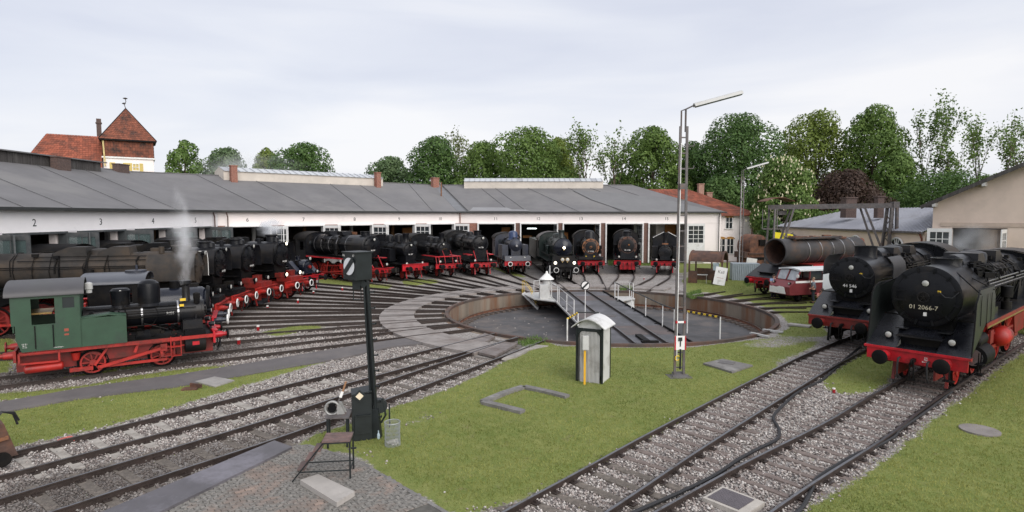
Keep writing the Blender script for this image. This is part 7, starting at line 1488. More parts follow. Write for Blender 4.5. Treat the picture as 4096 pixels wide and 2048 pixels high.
ct = empty('corrugated_box', (20.4, 54.6, -.1), R_(-10)); tag(ct, 'blue-grey corrugated metal box behind the rusty cab shell', 'container'); CW = mat('blue_grey_sheet', (.30, .345, .38), .5, 0, .1, 2)
mb = MB(); k = 60; mb.sheet([[(-.1+2.4*i/k, -.6+.025*(1 if (i//2) % 2 else -1), z) for i in range(k+1)] for z in (0, 1.55)], .02, (0, -1, 0)); mb.box((1.1, .1, .78), (2.38, 1.3, 1.54)); mb.build('body', CW, ct, False)
rb = empty('rusty_boiler', (24.6, 60.5, 0), R_(20)); tag(rb, 'rusty boiler end with torn openings standing before the white house', 'old boiler')
mb = MB(); mb.lathe((0, -1.0, 2.7), (0, .9, 2.7), [(0, .5), (.05, 1.2), (.95, 1.25), (1, .7)], 22); mb.box((0, -.2, 1.5), (2.9, 1.5, 1.3)); mb.build('shell', RUST, rb); mb = MB(); mb.box((.3, -1.02, 3.1), (.9, .3, .6)); mb.box((0, -.97, 1.5), (2.0, .08, .25)); mb.build('opening', SOOT, rb, False)
mb = MB(); mb.bar((-1.35, -1, 2.0), (1.5, -1, 2.0), .16); mb.bar((-.9, -1, .2), (-.9, -1, 1.2), .2); mb.bar((.9, -1, .2), (.9, -1, 1.2), .2); mb.box((-1.6, -.2, 1.9), (.4, 1.5, .6)); mb.box((0, -.1, .4), (2.2, .9, .9)); mb.build('support', RUSTDARK, rb, False)
rv = empty('rusty_valve_casting', (24.3, 54.0, 0)); tag(rv, 'rusty pear shaped casting left of the gutted engine', 'scrap iron'); mb = MB(); mb.lathe((0, 0, .9), (.1, 0, 2.1), [(0, .5), (.2, .62), (.45, .5), (.6, .25), (.85, .2), (.86, .4), (1, .4)], 14); mb.build('casting', RUST, rv); mb = MB()
for x in (-.7, 0, .7): mb.bar((x, -.3, -.1), (x, -.3, .9), .1)
mb.bar((-.8, -.3, .9), (.8, -.3, .9), .12); mb.bar((-.8, -.3, .2), (.8, -.3, .5), .08); mb.build('frame', RUSTDARK, rv, False)
ws = empty('white_panel', (23.5, 58.0, 0)); tag(ws, 'white sheet panel leaning behind the rusty casting', 'panel'); mb = MB(); mb.box((0, 0, 1.0), (1.0, .06, 1.3), Matrix.Rotation(R_(8), 3, 'Y')); mb.build('panel', WHITE, ws, False)
tn = empty('canopy_tent', (31.2, 66.0, 0)); tag(tn, 'dark grey canopy tent between the white house and the yellow sign', 'tent'); mb = MB(); b4 = [(-1.9, -1.9, 2.35), (1.9, -1.9, 2.35), (1.9, 1.9, 2.35), (-1.9, 1.9, 2.35), (0, 0, 3.9)]; mb.add(b4, [(0, 1, 4), (1, 2, 4), (2, 3, 4), (3, 0, 4), (3, 2, 1, 0)]); mb.build('canopy', mat('dark_canvas', (.06, .06, .075), .7, 0, .1, 1), tn, False)
for x in (-1.85, 1.85):
    for y in (-1.85, 1.85): mb = MB(); mb.cyl((x, y, 0), (x, y, 2.35), .04, n=8); mb.build('leg', GREYSTEEL, tn)
mb = MB(); mb.box((0, 1.85, 1.2), (3.6, .03, 2.2)); mb.build('back_wall', mat('dark_canvas_wall', (.03, .035, .03), .8), tn, False)
bs = empty('beer_banner', (26.9, 58.6, 0), R_(-4)); tag(bs, 'bright yellow banner with dark letters behind the gantry crane legs', 'banner'); mb = MB(); mb.sheet([[(-.9, 0, 3.45), (0, .05, 3.35), (.9, 0, 3.2)], [(-.9, 0, 4.2), (0, .05, 4.1), (.9, 0, 3.95)]], .02, (0, -1, 0)); ba = mb.build('cloth', mat('yellow_cloth', (.80, .68, .02), .7, 0, .05, 3), bs)
text('Bier', .56, GREYSTEEL, ba, Matrix.Rotation(R_(7), 4, 'Y') @ Matrix(((1, 0, 0, -.25), (0, 0, -1, -.03), (0, 1, 0, 3.82), (0, 0, 0, 1))), 'lettering', .004)
for x in (-.9, .9): mb = MB(); mb.cyl((x, .08, 0), (x, .08, 4.2), .04, n=8); mb.build('pole', GREYSTEEL, bs)
# railcar
rc = empty('railcar', (*pol(13.2, 17.6)[:2], 0), R_(17.6+180)); tag(rc, 'small maroon and white motor railcar with patchy white front on the grassy track', 'railcar')
pr_ = [(-.1, .45), (-.05, 1.0), (-.5, 1.35), (-.62, 1.4), (-1.0, 2.15)]; h = .95; mb = MB()
mb.prism([(x, -h, z) for x, z in pr_[:4]]+[(-4.4, -h, 1.4), (-4.4, -h, .45)], (0, 2*h, 0)); mb.build('body', MAROON, rc, False)
mb = MB()
for y in (-h+.03, h-.03):
    for a, b in (((-.62, 1.4), (-1.0, 2.15)), ((-1.75, 1.4), (-1.75, 2.15)), ((-2.9, 1.4), (-2.9, 2.15)), ((-4.35, 1.4), (-4.35, 2.15))): mb.bar((a[0], y, a[1]), (b[0], y, b[1]), .09, .07)
mb.bar((-.62, 0, 1.4), (-1.0, 0, 2.15), .08, .08); mb.build('pillar', MAROON, rc, False)
mb = MB(); mb.sheet([[(-.85, y, 2.15+.12*math.cos(y/h*1.4)) for y in np.linspace(-h-.04, h+.04, 9)], [(-4.5, y, 2.15+.12*math.cos(y/h*1.4)) for y in np.linspace(-h-.04, h+.04, 9)]], .1); mb.build('roof', mat('pale_blue_white_paint', (.60, .63, .64), .5, 0, .08, 2), rc)
for y in (-.48, .48): mb = MB(); mb.prism([(-.64, y-.4, 1.44), (-.64, y+.4, 1.44), (-.97, y+.4, 2.1), (-.97, y-.4, 2.1)], (-.03, 0, 0)); mb.build('windscreen', mat('hazy_windscreen%d' % (y > 0), (.34, .36, .38), .2), rc, False)
rn = random.Random(4); mb = MB(); zz = [.5]+[.5]*0; top = [(-.035-.0, y, .98+rn.uniform(-.06, .03)) for y in np.linspace(-.85, .5, 10)]; mb.prism([(-.06, .62, .5), (-.075, -.93, .5)]+[(-.03, y, z) for _, y, z in top], (.03, 0, 0)); mb.build('white_patch', WHITE, rc, False)
for s in (-1, 1):
    mb = MB(); mb.box((-2.5, s*(h+.012), 1.33), (3.9, .025, .14)); mb.build('white_band', WHITE, rc, False)
    mb = MB(); mb.box((-3.6, s*(h+.015), 1.4), (1.5, .03, 1.5)); mb.build('white_door', mat('pale_door_%d' % (s > 0), (.58, .62, .64), .5, 0, .06, 2), rc, False)
    mb = MB(); mb.box((-2.3, s*(h-.06), 1.78), (1.05, .03, .62)); mb.build('side_window', GLASS, rc, False); lamp(rc, -.2, s*.72, 1.22, .09)
mb = MB(); mb.cyl((-.62, h+.12, 1.75), (-.58, h+.12, 1.75), .12, n=14); mb.build('mirror', WHITE, rc)
mb = MB(); mb.box((-2.3, 0, .4), (4.0, 1.3, .16)); mb.build('underframe', SOOT, rc, False); put_wheels(rc, (-1.0, -3.5), .27, SOOT, 8)

# ------------------------------------------------------------------ people
def person(loc, rz, label, shirt, trousers, hair, pose='camera', h=1.74):
    t = empty('person', loc, rz); tag(t, label, 'person'); k = h/1.74
    def skin(name, vs, es, m, parent, root=0, sub=1):
        me = bpy.data.meshes.new(name); me.from_pydata([tuple(Vector(v[:3])*k) for v in vs], es, []); me.materials.append(m); o = link(name, me, parent)
        md = o.modifiers.new('skin', 'SKIN'); 
        for i, v in enumerate(vs): sv = me.skin_vertices[0].data[i]; sv.radius = (v[3]*k, v[4]*k if len(v) > 4 else v[3]*k); sv.use_root = (i == root)
        md.use_smooth_shade = True; s_ = o.modifiers.new('sub', 'SUBSURF'); s_.levels = sub; s_.render_levels = sub; return o
    rh_ = (.30, .22, 1.50) if pose == 'camera' else (.22, -.05, .98)
    el_ = (.22, -.26, 1.22); lh = (.16, .25, 1.0) if pose == 'camera' else (.26, .15, 1.55); lel = (.0, .30, 1.14)
    if pose == 'camera': rh_ = (.20, -.10, 1.53)
    V = [(0, 0, .95, .14, .10), (0, 0, 1.15, .135, .10), (0, 0, 1.36, .16, .10), (.01, 0, 1.49, .055), (.03, 0, 1.60, .075, .085), (.035, 0, 1.68, .07, .08),
         (0, -.17, 1.40, .06), el_+(.042,), rh_+(.03,), (0, .17, 1.40, .06), lel+(.042,), lh+(.03,),
         (0, -.09, .88, .085), (.04, -.10, .48, .058), (.0, -.10, .09, .04), (.15, -.11, .03, .035), (0, .09, .88, .085), (.0, .10, .48, .058), (-.06, .10, .09, .04), (.1, .11, .03, .035)]
    Ed = [(0, 1), (1, 2), (2, 3), (3, 4), (4, 5), (2, 6), (6, 7), (7, 8), (2, 9), (9, 10), (10, 11), (0, 12), (12, 13), (13, 14), (14, 15), (0, 16), (16, 17), (17, 18), (18, 19)]
    for hnd, s in ((8, 1), (11, 1)):
        hp = Vector(V[hnd][:3]); 
        for f in range(5): V.append((hp.x+.05+.012*f, hp.y-.03+.015*f, hp.z+.05 if f < 4 else hp.z, .011)); Ed.append((hnd, len(V)-1))
    body = skin('body', V, Ed, SKIN, t)
    g = 1.18; S_ = [(0, 0, .88, .185, .145), (0, 0, 1.15, .18, .145), (0, 0, 1.36, .20, .145), (.005, 0, 1.47, .08), (0, -.175, 1.40, .09), tuple(Vector((0, -.17, 1.40)).lerp(Vector(el_), .85))+(.07,), (0, .175, 1.40, .09), tuple(Vector((0, .17, 1.4)).lerp(Vector(lel), .85))+(.07,)]
    skin('shirt', S_, [(0, 1), (1, 2), (2, 3), (2, 4), (4, 5), (2, 6), (6, 7)], shirt, t)
    T_ = [(0, 0, .97, .18, .14), (0, -.09, .86, .12), (.04, -.10, .48, .09), (.0, -.10, .10, .07), (0, .09, .86, .12), (0, .10, .48, .09), (-.06, .10, .10, .07)]
    skin('trousers', T_, [(0, 1), (1, 2), (2, 3), (0, 4), (4, 5), (5, 6)], trousers, t)
    for sx, sy in ((.06, -.105), (.0, .105)): mb = MB(); mb.lathe((sx-.1, sy, .045), (sx+.18, sy, .035), [(0, .03), (.2, .055), (.7, .05), (1, .02)], 10); mb.build('shoe', SOOT, t)
    mb = MB(); c = Vector((.02, 0, 1.665))*k
    for i in range(5): mb.lathe(c+Vector((-.015, 0, .03*i-.05)), c+Vector((-.015, 0, .03*i-.015)), [(0, .088-.012*max(0, i-2)), (1, .085-.016*max(0, i-1.5))], 14)
    mb.build('hair', hair, t)
    mb = MB(); fx = c.x+.083*k; mb.box((fx+.012, 0, c.z-.035), (.03, .025, .045)); mb.build('nose', SKIN, t)
    mb = MB()
    for y in (-.032, .032): mb.lathe((fx-.012, y, c.z-.012), (fx+.004, y, c.z-.012), [(0, .014), (1, .008)], 8)
    mb.box((fx-.006, 0, c.z-.085), (.012, .05, .012)); mb.build('eyes_and_mouth', SOOT, t)
    for y in (-.085, .085): mb = MB(); mb.box((c.x, y, c.z-.03), (.04, .02, .06)); mb.build('ear', SKIN, t)
    if pose == 'camera': mb = MB(); mb.box((rh_[0]*k+.03, rh_[1]*k, rh_[2]*k+.05), (.05, .09, .12)); mb.build('held_camera', BLACKPOST, t, False)
    return t
HAIR = mat('brown_hair', (.05, .03, .02), .6); HAIRG = mat('fair_hair', (.3, .2, .12), .6)
p = at(3252, 1212, -.08); person((p.x, p.y, -.09), R_(150), 'person in a grey shirt and dark trousers standing beside the railcar', mat('grey_shirt', (.16, .18, .21), .8, 0, .15, 8), mat('dark_jeans', (.03, .035, .05), .8), HAIRG)
p = Vector(pol(13.9, 22.5)); person((p.x, p.y, -.1), R_(-100), 'person in a light blue shirt leaning behind the front of the railcar', mat('blue_shirt', (.22, .30, .45), .8, 0, .15, 8), mat('black_trousers', (.02, .02, .025), .8), HAIR, 'other')
c_ = pol(16.9, 8.0); p = aty(3290, 1165, 34.0); person((p.x, 34.0, -.1), R_(-120), 'person in a pink top behind the engine numbered 44 546', mat('pink_top', (.55, .17, .14), .8, 0, .15, 8), mat('black_skirt', (.015, .015, .02), .8), HAIR, 'camera', 1.72)

# ------------------------------------------------------------------ trees
def leafmat(name, c, c2):
    m = bpy.data.materials.new(name); m.use_nodes = True; t = m.node_tree; b = t.nodes['Principled BSDF']; b.inputs['Roughness'].default_value = .6; b.inputs['Specular IOR Level'].default_value = .3
    geo = t.nodes.new('ShaderNodeNewGeometry'); r = t.nodes.new('ShaderNodeValToRGB'); r.color_ramp.elements[0].color = (*c, 1); r.color_ramp.elements[1].color = (*c2, 1)
    tcn = t.nodes.new('ShaderNodeTexCoord'); nz = t.nodes.new('ShaderNodeTexNoise'); nz.inputs['Scale'].default_value = .35; t.links.new(tcn.outputs['Object'], nz.inputs['Vector'])
    mx = t.nodes.new('ShaderNodeMath'); mx.operation = 'MULTIPLY_ADD'; mx.inputs[1].default_value = .42; t.links.new(geo.outputs['Random Per Island'], mx.inputs[0])
    m2 = t.nodes.new('ShaderNodeMath'); m2.operation = 'MULTIPLY_ADD'; m2.inputs[1].default_value = 1.2; m2.inputs[2].default_value = -.28; t.links.new(nz.outputs[0], m2.inputs[0]); t.links.new(m2.outputs[0], mx.inputs[2]); t.links.new(mx.outputs[0], r.inputs[0]); t.links.new(r.outputs[0], b.inputs['Base Color'])
    tr = t.nodes.new('ShaderNodeBsdfTranslucent'); t.links.new(r.outputs[0], tr.inputs[0]); ms = t.nodes.new('ShaderNodeMixShader'); ms.inputs[0].default_value = .3; t.links.new(b.outputs[0], ms.inputs[1]); t.links.new(tr.outputs[0], ms.inputs[2]); t.links.new(ms.outputs[0], t.nodes['Material Output'].inputs[0]); return m
LF = {'mid': leafmat('mid_green_leaves', (.060, .120, .027), (.19, .28, .068)), 'dark': leafmat('dark_green_leaves', (.036, .085, .024), (.125, .21, .056)), 'yellow': leafmat('yellow_green_leaves', (.08, .13, .022), (.235, .295, .062)), 'light': leafmat('light_green_leaves', (.06, .125, .028), (.19, .285, .075)),
      'blue': leafmat('blue_green_leaves', (.06, .115, .05), (.175, .25, .11)), 'copper': leafmat('copper_leaves', (.035, .022, .018), (.10, .062, .045)), 'pale': leafmat('pale_young_leaves', (.10, .14, .04), (.24, .27, .12))}
def quads(name, P, Nn, size, m, parent, rs, asp=.62):
    """one leaf quad per point P facing roughly Nn"""
    n = len(P); up = rs.normal(size=(n, 3)); u = np.cross(Nn, up); u /= np.linalg.norm(u, axis=1)[:, None]+1e-9; v = np.cross(Nn, u); s = (size*rs.uniform(.6, 1.35, n))[:, None]
    a = P-u*s/2; b = P+v*s*asp/2+Nn*s*.12; c = P+u*s/2; d = P-v*s*asp/2+Nn*s*.12
    vs = np.stack([a, b, c, d], 1).reshape(-1, 3).astype(np.float32); me = bpy.data.meshes.new(name); me.vertices.add(len(vs)); me.vertices.foreach_set('co', vs.ravel()); me.loops.add(4*n); me.loops.foreach_set('vertex_index', np.arange(4*n, dtype=np.int32)); me.polygons.add(n); me.polygons.foreach_set('loop_start', (np.arange(n)*4).astype(np.int32)); me.polygons.foreach_set('loop_total', np.full(n, 4, np.int32)); me.materials.append(m); me.update(); return link(name, me, parent)
def tree(px, top, wpx, D, kind, label, seed, z_low=2.5, nl=4600, lf=.47, shape=1.0, group='trees behind the roundhouse', bottom=None, lobes=26, bare=0.0):
    rs = np.random.default_rng(seed); c0 = aty(px, top, D); H = c0.z; Rw = wpx*D/FPX/2; Rw *= 1.14; t = empty('broadleaf_tree', (c0.x, D, 0)); tag(t, label, 'tree', group)
    zl = z_low*.4 if bottom is None else aty(px, bottom, D).z; cz = (zl+H)/2; Rz_ = (H-zl)/2
    mb = MB(); rn = random.Random(seed); mb.tube([(0, 0, -.2), (.15, .1, cz*.5), (.1, 0, cz), (0, .1, H*.82)], [.042*H*.55, .03*H*.55, .02*H*.5, .05], 8); mb.build('trunk', BARK, t)
    C_ = []
    for i in range(lobes):
        k = (i+.5)/lobes; ph = math.acos(1-2*k); th_ = i*2.39996+rs.uniform(-.3, .3); q = rs.uniform(.52, .80)
        z = math.cos(ph); r = math.sin(ph); taper = (1-.25*max(0, z)*shape)*(1.12 if z < 0 else 1)
        C_.append((Rw*q*r*math.cos(th_)*taper, Rw*q*r*math.sin(th_)*taper, cz+Rz_*.8*z))
    C_.append((0, 0, H-.25*Rw)); C_ = np.array(C_); LR = Rw*rs.uniform(.30, .52, len(C_)); nl = int(nl*3.1); LR = np.minimum(LR, (H-.1-C_[:, 2]).clip(.8))
    mb = MB()
    for c in C_[::2]: s_ = Vector((0, 0, max(zl*.5, c[2]*.45))); e_ = Vector(c); mb.tube([s_, s_.lerp(e_, .5)+Vector((0, 0, -.3)), e_], [.16, .1, .03], 5)
    mb.build('branch', BARK, t)
    idx = rs.choice(len(C_), nl, p=LR**2/(LR**2).sum()); dv = rs.normal(size=(nl, 3)); dv[:, 2] = dv[:, 2]*.85+.2; dv /= np.linalg.norm(dv, axis=1)[:, None]
    P = C_[idx]+dv*(LR[idx]*rs.uniform(.55, 1.08, nl)**.6)[:, None]; Nn = dv+rs.normal(size=(nl, 3))*.42; Nn /= np.linalg.norm(Nn, axis=1)[:, None]
    quads('crown', P, Nn, lf*D/105, LF[kind], t, rs); return t, P, dv, rs
def sparse(px, top, wpx, D, kind, label, seed, nl=900, group='trees behind the roundhouse', fork=.35, lf=.46, spread=.55):
    rs = np.random.default_rng(seed); rn = random.Random(seed); c0 = aty(px, top, D); H = c0.z; Rw = wpx*D/FPX/2; t = empty('bare_crowned_tree', (c0.x, D, 0)); tag(t, label, 'tree', group); mb = MB(); tips = []
    def grow(p, d, L, r, dep):
        pts = [p]; k = 3
        for i in range(k): d = (d+Vector((rn.uniform(-.14, .14), rn.uniform(-.14, .14), rn.uniform(.0, .1)))).normalized(); pts.append(pts[-1]+d*(L/k))
        mb.tube(pts, [r*(1-.18*i) for i in range(k+1)], 5 if dep < 2 else 4); 
        if dep >= 2: tips.extend(pts[1:])
        if dep >= 5 or r < .012: return
        for j in range(2 if dep else 4+rn.randint(0, 1)):
            a = rn.uniform(0, 2*math.pi); o = d.orthogonal().normalized(); o.rotate(Matrix.Rotation(a, 3, d)); nd = (d+o*rn.uniform(spread*.6, spread*1.3)).normalized(); nd = Vector((nd.x, nd.y, max(nd.z, .12))).normalized()
            grow(pts[rn.choice((2, 3)) if dep else 3], nd, L*rn.uniform(.62, .86), r*.58, dep+1)
    grow(Vector((0, 0, -.2)), Vector((0, 0, 1)), H*fork, H*.02, 0)
    zs_ = max(p.z for p in tips); xs_ = max(abs(p.x) for p in tips); sz, sx = H/zs_, Rw/xs_
    mb.v = [(x*(sx if abs(x) > .3 else 1), y*sx, z*sz) for x, y, z in mb.v]; mb.build('branches', BARK, t)
    T = np.array([(p.x*sx, p.y*sx, p.z*sz) for p in tips]); i_ = rs.integers(0, len(T), nl); P = T[i_]+rs.normal(size=(nl, 3))*.42; Nn = rs.normal(size=(nl, 3)); Nn /= np.linalg.norm(Nn, axis=1)[:, None]; quads('crown', P, Nn, lf*D/105, LF[kind], t, rs); return t
tree(735, 556, 165, 96, 'light', 'light green tree with ragged upper branches, leftmost beyond the roundhouse roof', 101, 4, 2600, .5, lobes=20)
tree(905, 588, 190, 104, 'blue', 'hazy blue-green tree between the ragged tree and the yellow-green one', 102, 4)
tree(1065, 590, 130, 110, 'yellow', 'yellow-green tree left of the round dark tree on the left', 103, 4, 3600)
tree(1215, 566, 255, 102, 'dark', 'round dense dark tree above the left skylight', 104, 4, 6000)
tree(1560, 622, 210, 120, 'blue', 'low pale tree at the left end of the long tree belt', 105, 3, 4200)
tree(1740, 543, 230, 112, 'dark', 'dark leafy tree next to the low pale tree in the belt', 106, 3, 5200)
sparse(1870, 512, 210, 122, 'pale', 'thin pale tree with bare twigs showing above the belt', 107, 1500)
tree(1935, 560, 210, 110, 'mid', 'mid green tree under the thin pale crown', 108, 3, 4300)
tree(2115, 502, 300, 106, 'mid', 'tall broad green tree above the right skylight', 109, 3, 6800)
tree(2230, 545, 150, 113, 'yellow', 'narrow yellowish tree just left of the open-branched tree', 110, 3, 3200)
sparse(2345, 490, 215, 100, 'mid', 'open-branched tree with round sparse crown over the right skylight end', 111, 1500, spread=.5)
sparse(2462, 478, 130, 104, 'mid', 'tall slim sparse tree beside the open-branched one', 112, 950, fork=.42, spread=.33)
tree(2610, 500, 250, 108, 'mid', 'broad tree left of the nearer lamp mast top', 113, 2, 6200)
tree(2765, 560, 200, 112, 'dark', 'dark green tree right of the nearer lamp mast', 114, 2, 4200)
tree(2965, 447, 330, 104, 'dark', 'largest dark green tree behind the red roofed house', 115, 1, 9000)
tree(3270, 436, 290, 112, 'yellow', 'tall yellow-green tree behind the flowering chestnut', 116, 2, 7000)
tree(3500, 414, 270, 106, 'mid', 'tall green tree right of the yellow-green one', 117, 2, 7600)
tree(3590, 600, 160, 98, 'light', 'lighter green lower tree beside the copper tree', 118, 1, 3800)
sparse(3705, 376, 230, 100, 'mid', 'tall sparse tree leaning right with many bare limbs', 119, 1700, fork=.4, spread=.36)
sparse(3810, 505, 140, 96, 'mid', 'smaller sparse tree right of the tall leaning one', 120, 1100, fork=.34)
sparse(3935, 425, 150, 98, 'mid', 'slim sparse tree above the gabled shed roof', 121, 800, fork=.4, spread=.33)
sparse(4075, 440, 190, 92, 'mid', 'sparse tree cut by the right picture edge', 122, 1900, fork=.3)
tree(3790, 680, 330, 86, 'dark', 'dense dark shrubby tree behind the left slope of the gabled shed', 123, 1, 5200)
tree(3990, 690, 260, 84, 'mid', 'green undergrowth tree above the gabled shed roof', 127, 1, 4200)
tree(2890, 700, 190, 92, 'dark', 'dark low tree behind the red roof', 124, .5, 3600)
t_, P_c, dv_c, rs_c = tree(3140, 622, 200, 76, 'mid', 'flowering chestnut tree covered in cream blossom candles', 125, 1.2, 7600, .5)
sel = rs_c.choice(len(P_c), 900, replace=False); mb = MB()
for i in sel:
    if dv_c[i][1] > .5: continue
    c = Vector(P_c[i])+Vector(dv_c[i])*.25; mb.lathe(c, c+Vector((dv_c[i][0]*.1, dv_c[i][1]*.1, .3)), [(0, .04), (.2, .085), (1, .015)], 5, False)
tag(mb.build('blossom', mat('cream_blossom', (.72, .66, .45), .8, 0, .1, 4), t_, False), kind='stuff')
tree(3392, 674, 265, 84, 'copper', 'low round copper-brown tree above the metal roof', 126, 1, 6500)
tree(3330, 838, 240, 79, 'light', 'bright light green bush just above the metal roof', 128, .3, 3200, .35)
tree(3090, 880, 120, 72, 'dark', 'dark bush behind the tent and yellow banner', 129, .1, 2400, .4)
# dark undergrowth closing the foot of the tree belt
rs = np.random.default_rng(77); n = 42000; X = rs.uniform(-18, 64, n); Y = rs.uniform(116, 124, n); Z = rs.uniform(0, 1, n)**.8*(11+2*np.sin(X*.35)+1.5*np.sin(X*.9+1))*np.clip((X+20)/8, .45, 1); P = np.stack([X, Y, Z], 1); Nn = rs.normal(size=(n, 3)); Nn[:, 1] -= 1.2; Nn /= np.linalg.norm(Nn, axis=1)[:, None]
tag(quads('undergrowth', P, Nn, .8, LF['dark'], None, rs), kind='stuff')
# weeds
def weeds(name, polys, dens, hgt, m, z=-.12, maxn=4000, seed=5):
    rs = np.random.default_rng(seed); vs = []
    for poly in polys:
        a = np.array(poly); lo, hi = a.min(0), a.max(0); n = int(min(maxn, dens*(hi-lo).prod())); X = rs.uniform(lo[0], hi[0], n); Y = rs.uniform(lo[1], hi[1], n); k = inside(poly, X, Y); vs.append(np.stack([X[k], Y[k]], 1))
    return np.concatenate(vs)
def blades(name, XY, hgt, wd, m, z, seed, kind='stuff', zf=None):
    rs = np.random.default_rng(seed); n = len(XY); a = rs.uniform(0, 6.283, n); h_ = hgt*rs.uniform(.45, 1.3, n); l = rs.normal(size=(n, 2))*.45*h_[:, None]; w_ = wd*rs.uniform(.7, 1.4, n)
    zb = np.full(n, z) if zf is None else zf
    A_ = np.stack([XY[:, 0]-w_*np.cos(a), XY[:, 1]-w_*np.sin(a), zb], 1); B2 = np.stack([XY[:, 0]+w_*np.cos(a), XY[:, 1]+w_*np.sin(a), zb], 1); C2 = np.stack([XY[:, 0]+l[:, 0], XY[:, 1]+l[:, 1], zb+h_], 1)
    vs = np.stack([A_, B2, C2], 1).reshape(-1, 3).astype(np.float32); me = bpy.data.meshes.new(name); me.vertices.add(3*n); me.vertices.foreach_set('co', vs.ravel()); me.loops.add(3*n); me.loops.foreach_set('vertex_index', np.arange(3*n, dtype=np.int32)); me.polygons.add(n); me.polygons.foreach_set('loop_start', (np.arange(n)*3).astype(np.int32)); me.polygons.foreach_set('loop_total', np.full(n, 3, np.int32)); me.materials.append(m); me.update(); return tag(link(name, me), kind=kind)
GR = leafmat('grass_blades', (.085, .13, .02), (.40, .40, .125)); rs = np.random.default_rng(12)
def sample_grid(field, n, fn):
    XX = rs.uniform(gx[0], gx[-1], n); YY = rs.uniform(gy[0], 60, n); YY = gy[0]+(60-gy[0])*rs.uniform(0, 1, n)**2.2
    i = ((YY-gy[0])/.2).astype(int).clip(0, len(gy)-2); j = ((XX-gx[0])/.2).astype(int).clip(0, len(gx)-2); v = field[i, j]; zz = GZ[i, j]
    k = fn(v, XX, YY) & (np.abs(XX) < YY*.93+2) & (YY > 9) & (np.hypot(XX-CX, YY-CY) > 10.2); return np.stack([XX[k], YY[k]], 1), zz[k]
XY, zz = sample_grid(GM2, 1900000, lambda v, x, y: v+rs.normal(size=len(v))*.22 > .62)
blades('grass', XY[:420000], .062, .011, GR, -.1, 3, zf=zz[:420000]-.012)
wd_ = weeds('w', [D2([(635, 730), (690, 725), (690, 745), (640, 748)]), D2([(560, 700), (610, 690), (600, 720)]), D2([(1530, 655), (1640, 655), (1640, 668), (1530, 668)]), D2([(1720, 742), (1760, 730), (1770, 745), (1740, 752)]), D2([(1560, 722), (1590, 722), (1590, 730), (1560, 730)]), D2([(1300, 862), (1345, 848), (1380, 858), (1330, 878)]), D2([(1870, 712), (1900, 700), (1915, 715), (1880, 722)])], 260, .3, None)
blades('weeds', wd_, .22, .02, LF['light'], -.14, 8)
# ballast stones near the camera
SM = bpy.data.materials.new('ballast_stone'); SM.use_nodes = True; t = SM.node_tree; b_ = t.nodes['Principled BSDF']; b_.inputs['Roughness'].default_value = .85; geo = t.nodes.new('ShaderNodeNewGeometry'); r = t.nodes.new('ShaderNodeValToRGB'); el = r.color_ramp.elements
el[0].color = (.085, .075, .072, 1); el[1].color = (.58, .55, .52, 1); e_ = el.new(.3); e_.color = (.24, .20, .185, 1); e_ = el.new(.6); e_.color = (.37, .33, .305, 1); e_ = el.new(.8); e_.color = (.46, .43, .40, 1)
at2 = t.nodes.new('ShaderNodeAttribute'); at2.attribute_name = 'oil'; mm = t.nodes.new('ShaderNodeMixRGB'); mm.blend_type = 'MIX'; mm.inputs[2].default_value = (.075, .062, .055, 1); ml = t.nodes.new('ShaderNodeMath'); ml.operation = 'MULTIPLY'; ml.inputs[1].default_value = .8
t.links.new(geo.outputs['Random Per Island'], r.inputs[0]); t.links.new(at2.outputs['Fac'], ml.inputs[0]); t.links.new(ml.outputs[0], mm.inputs[0]); t.links.new(r.outputs[0], mm.inputs[1]); t.links.new(mm.outputs[0], b_.inputs['Base Color'])
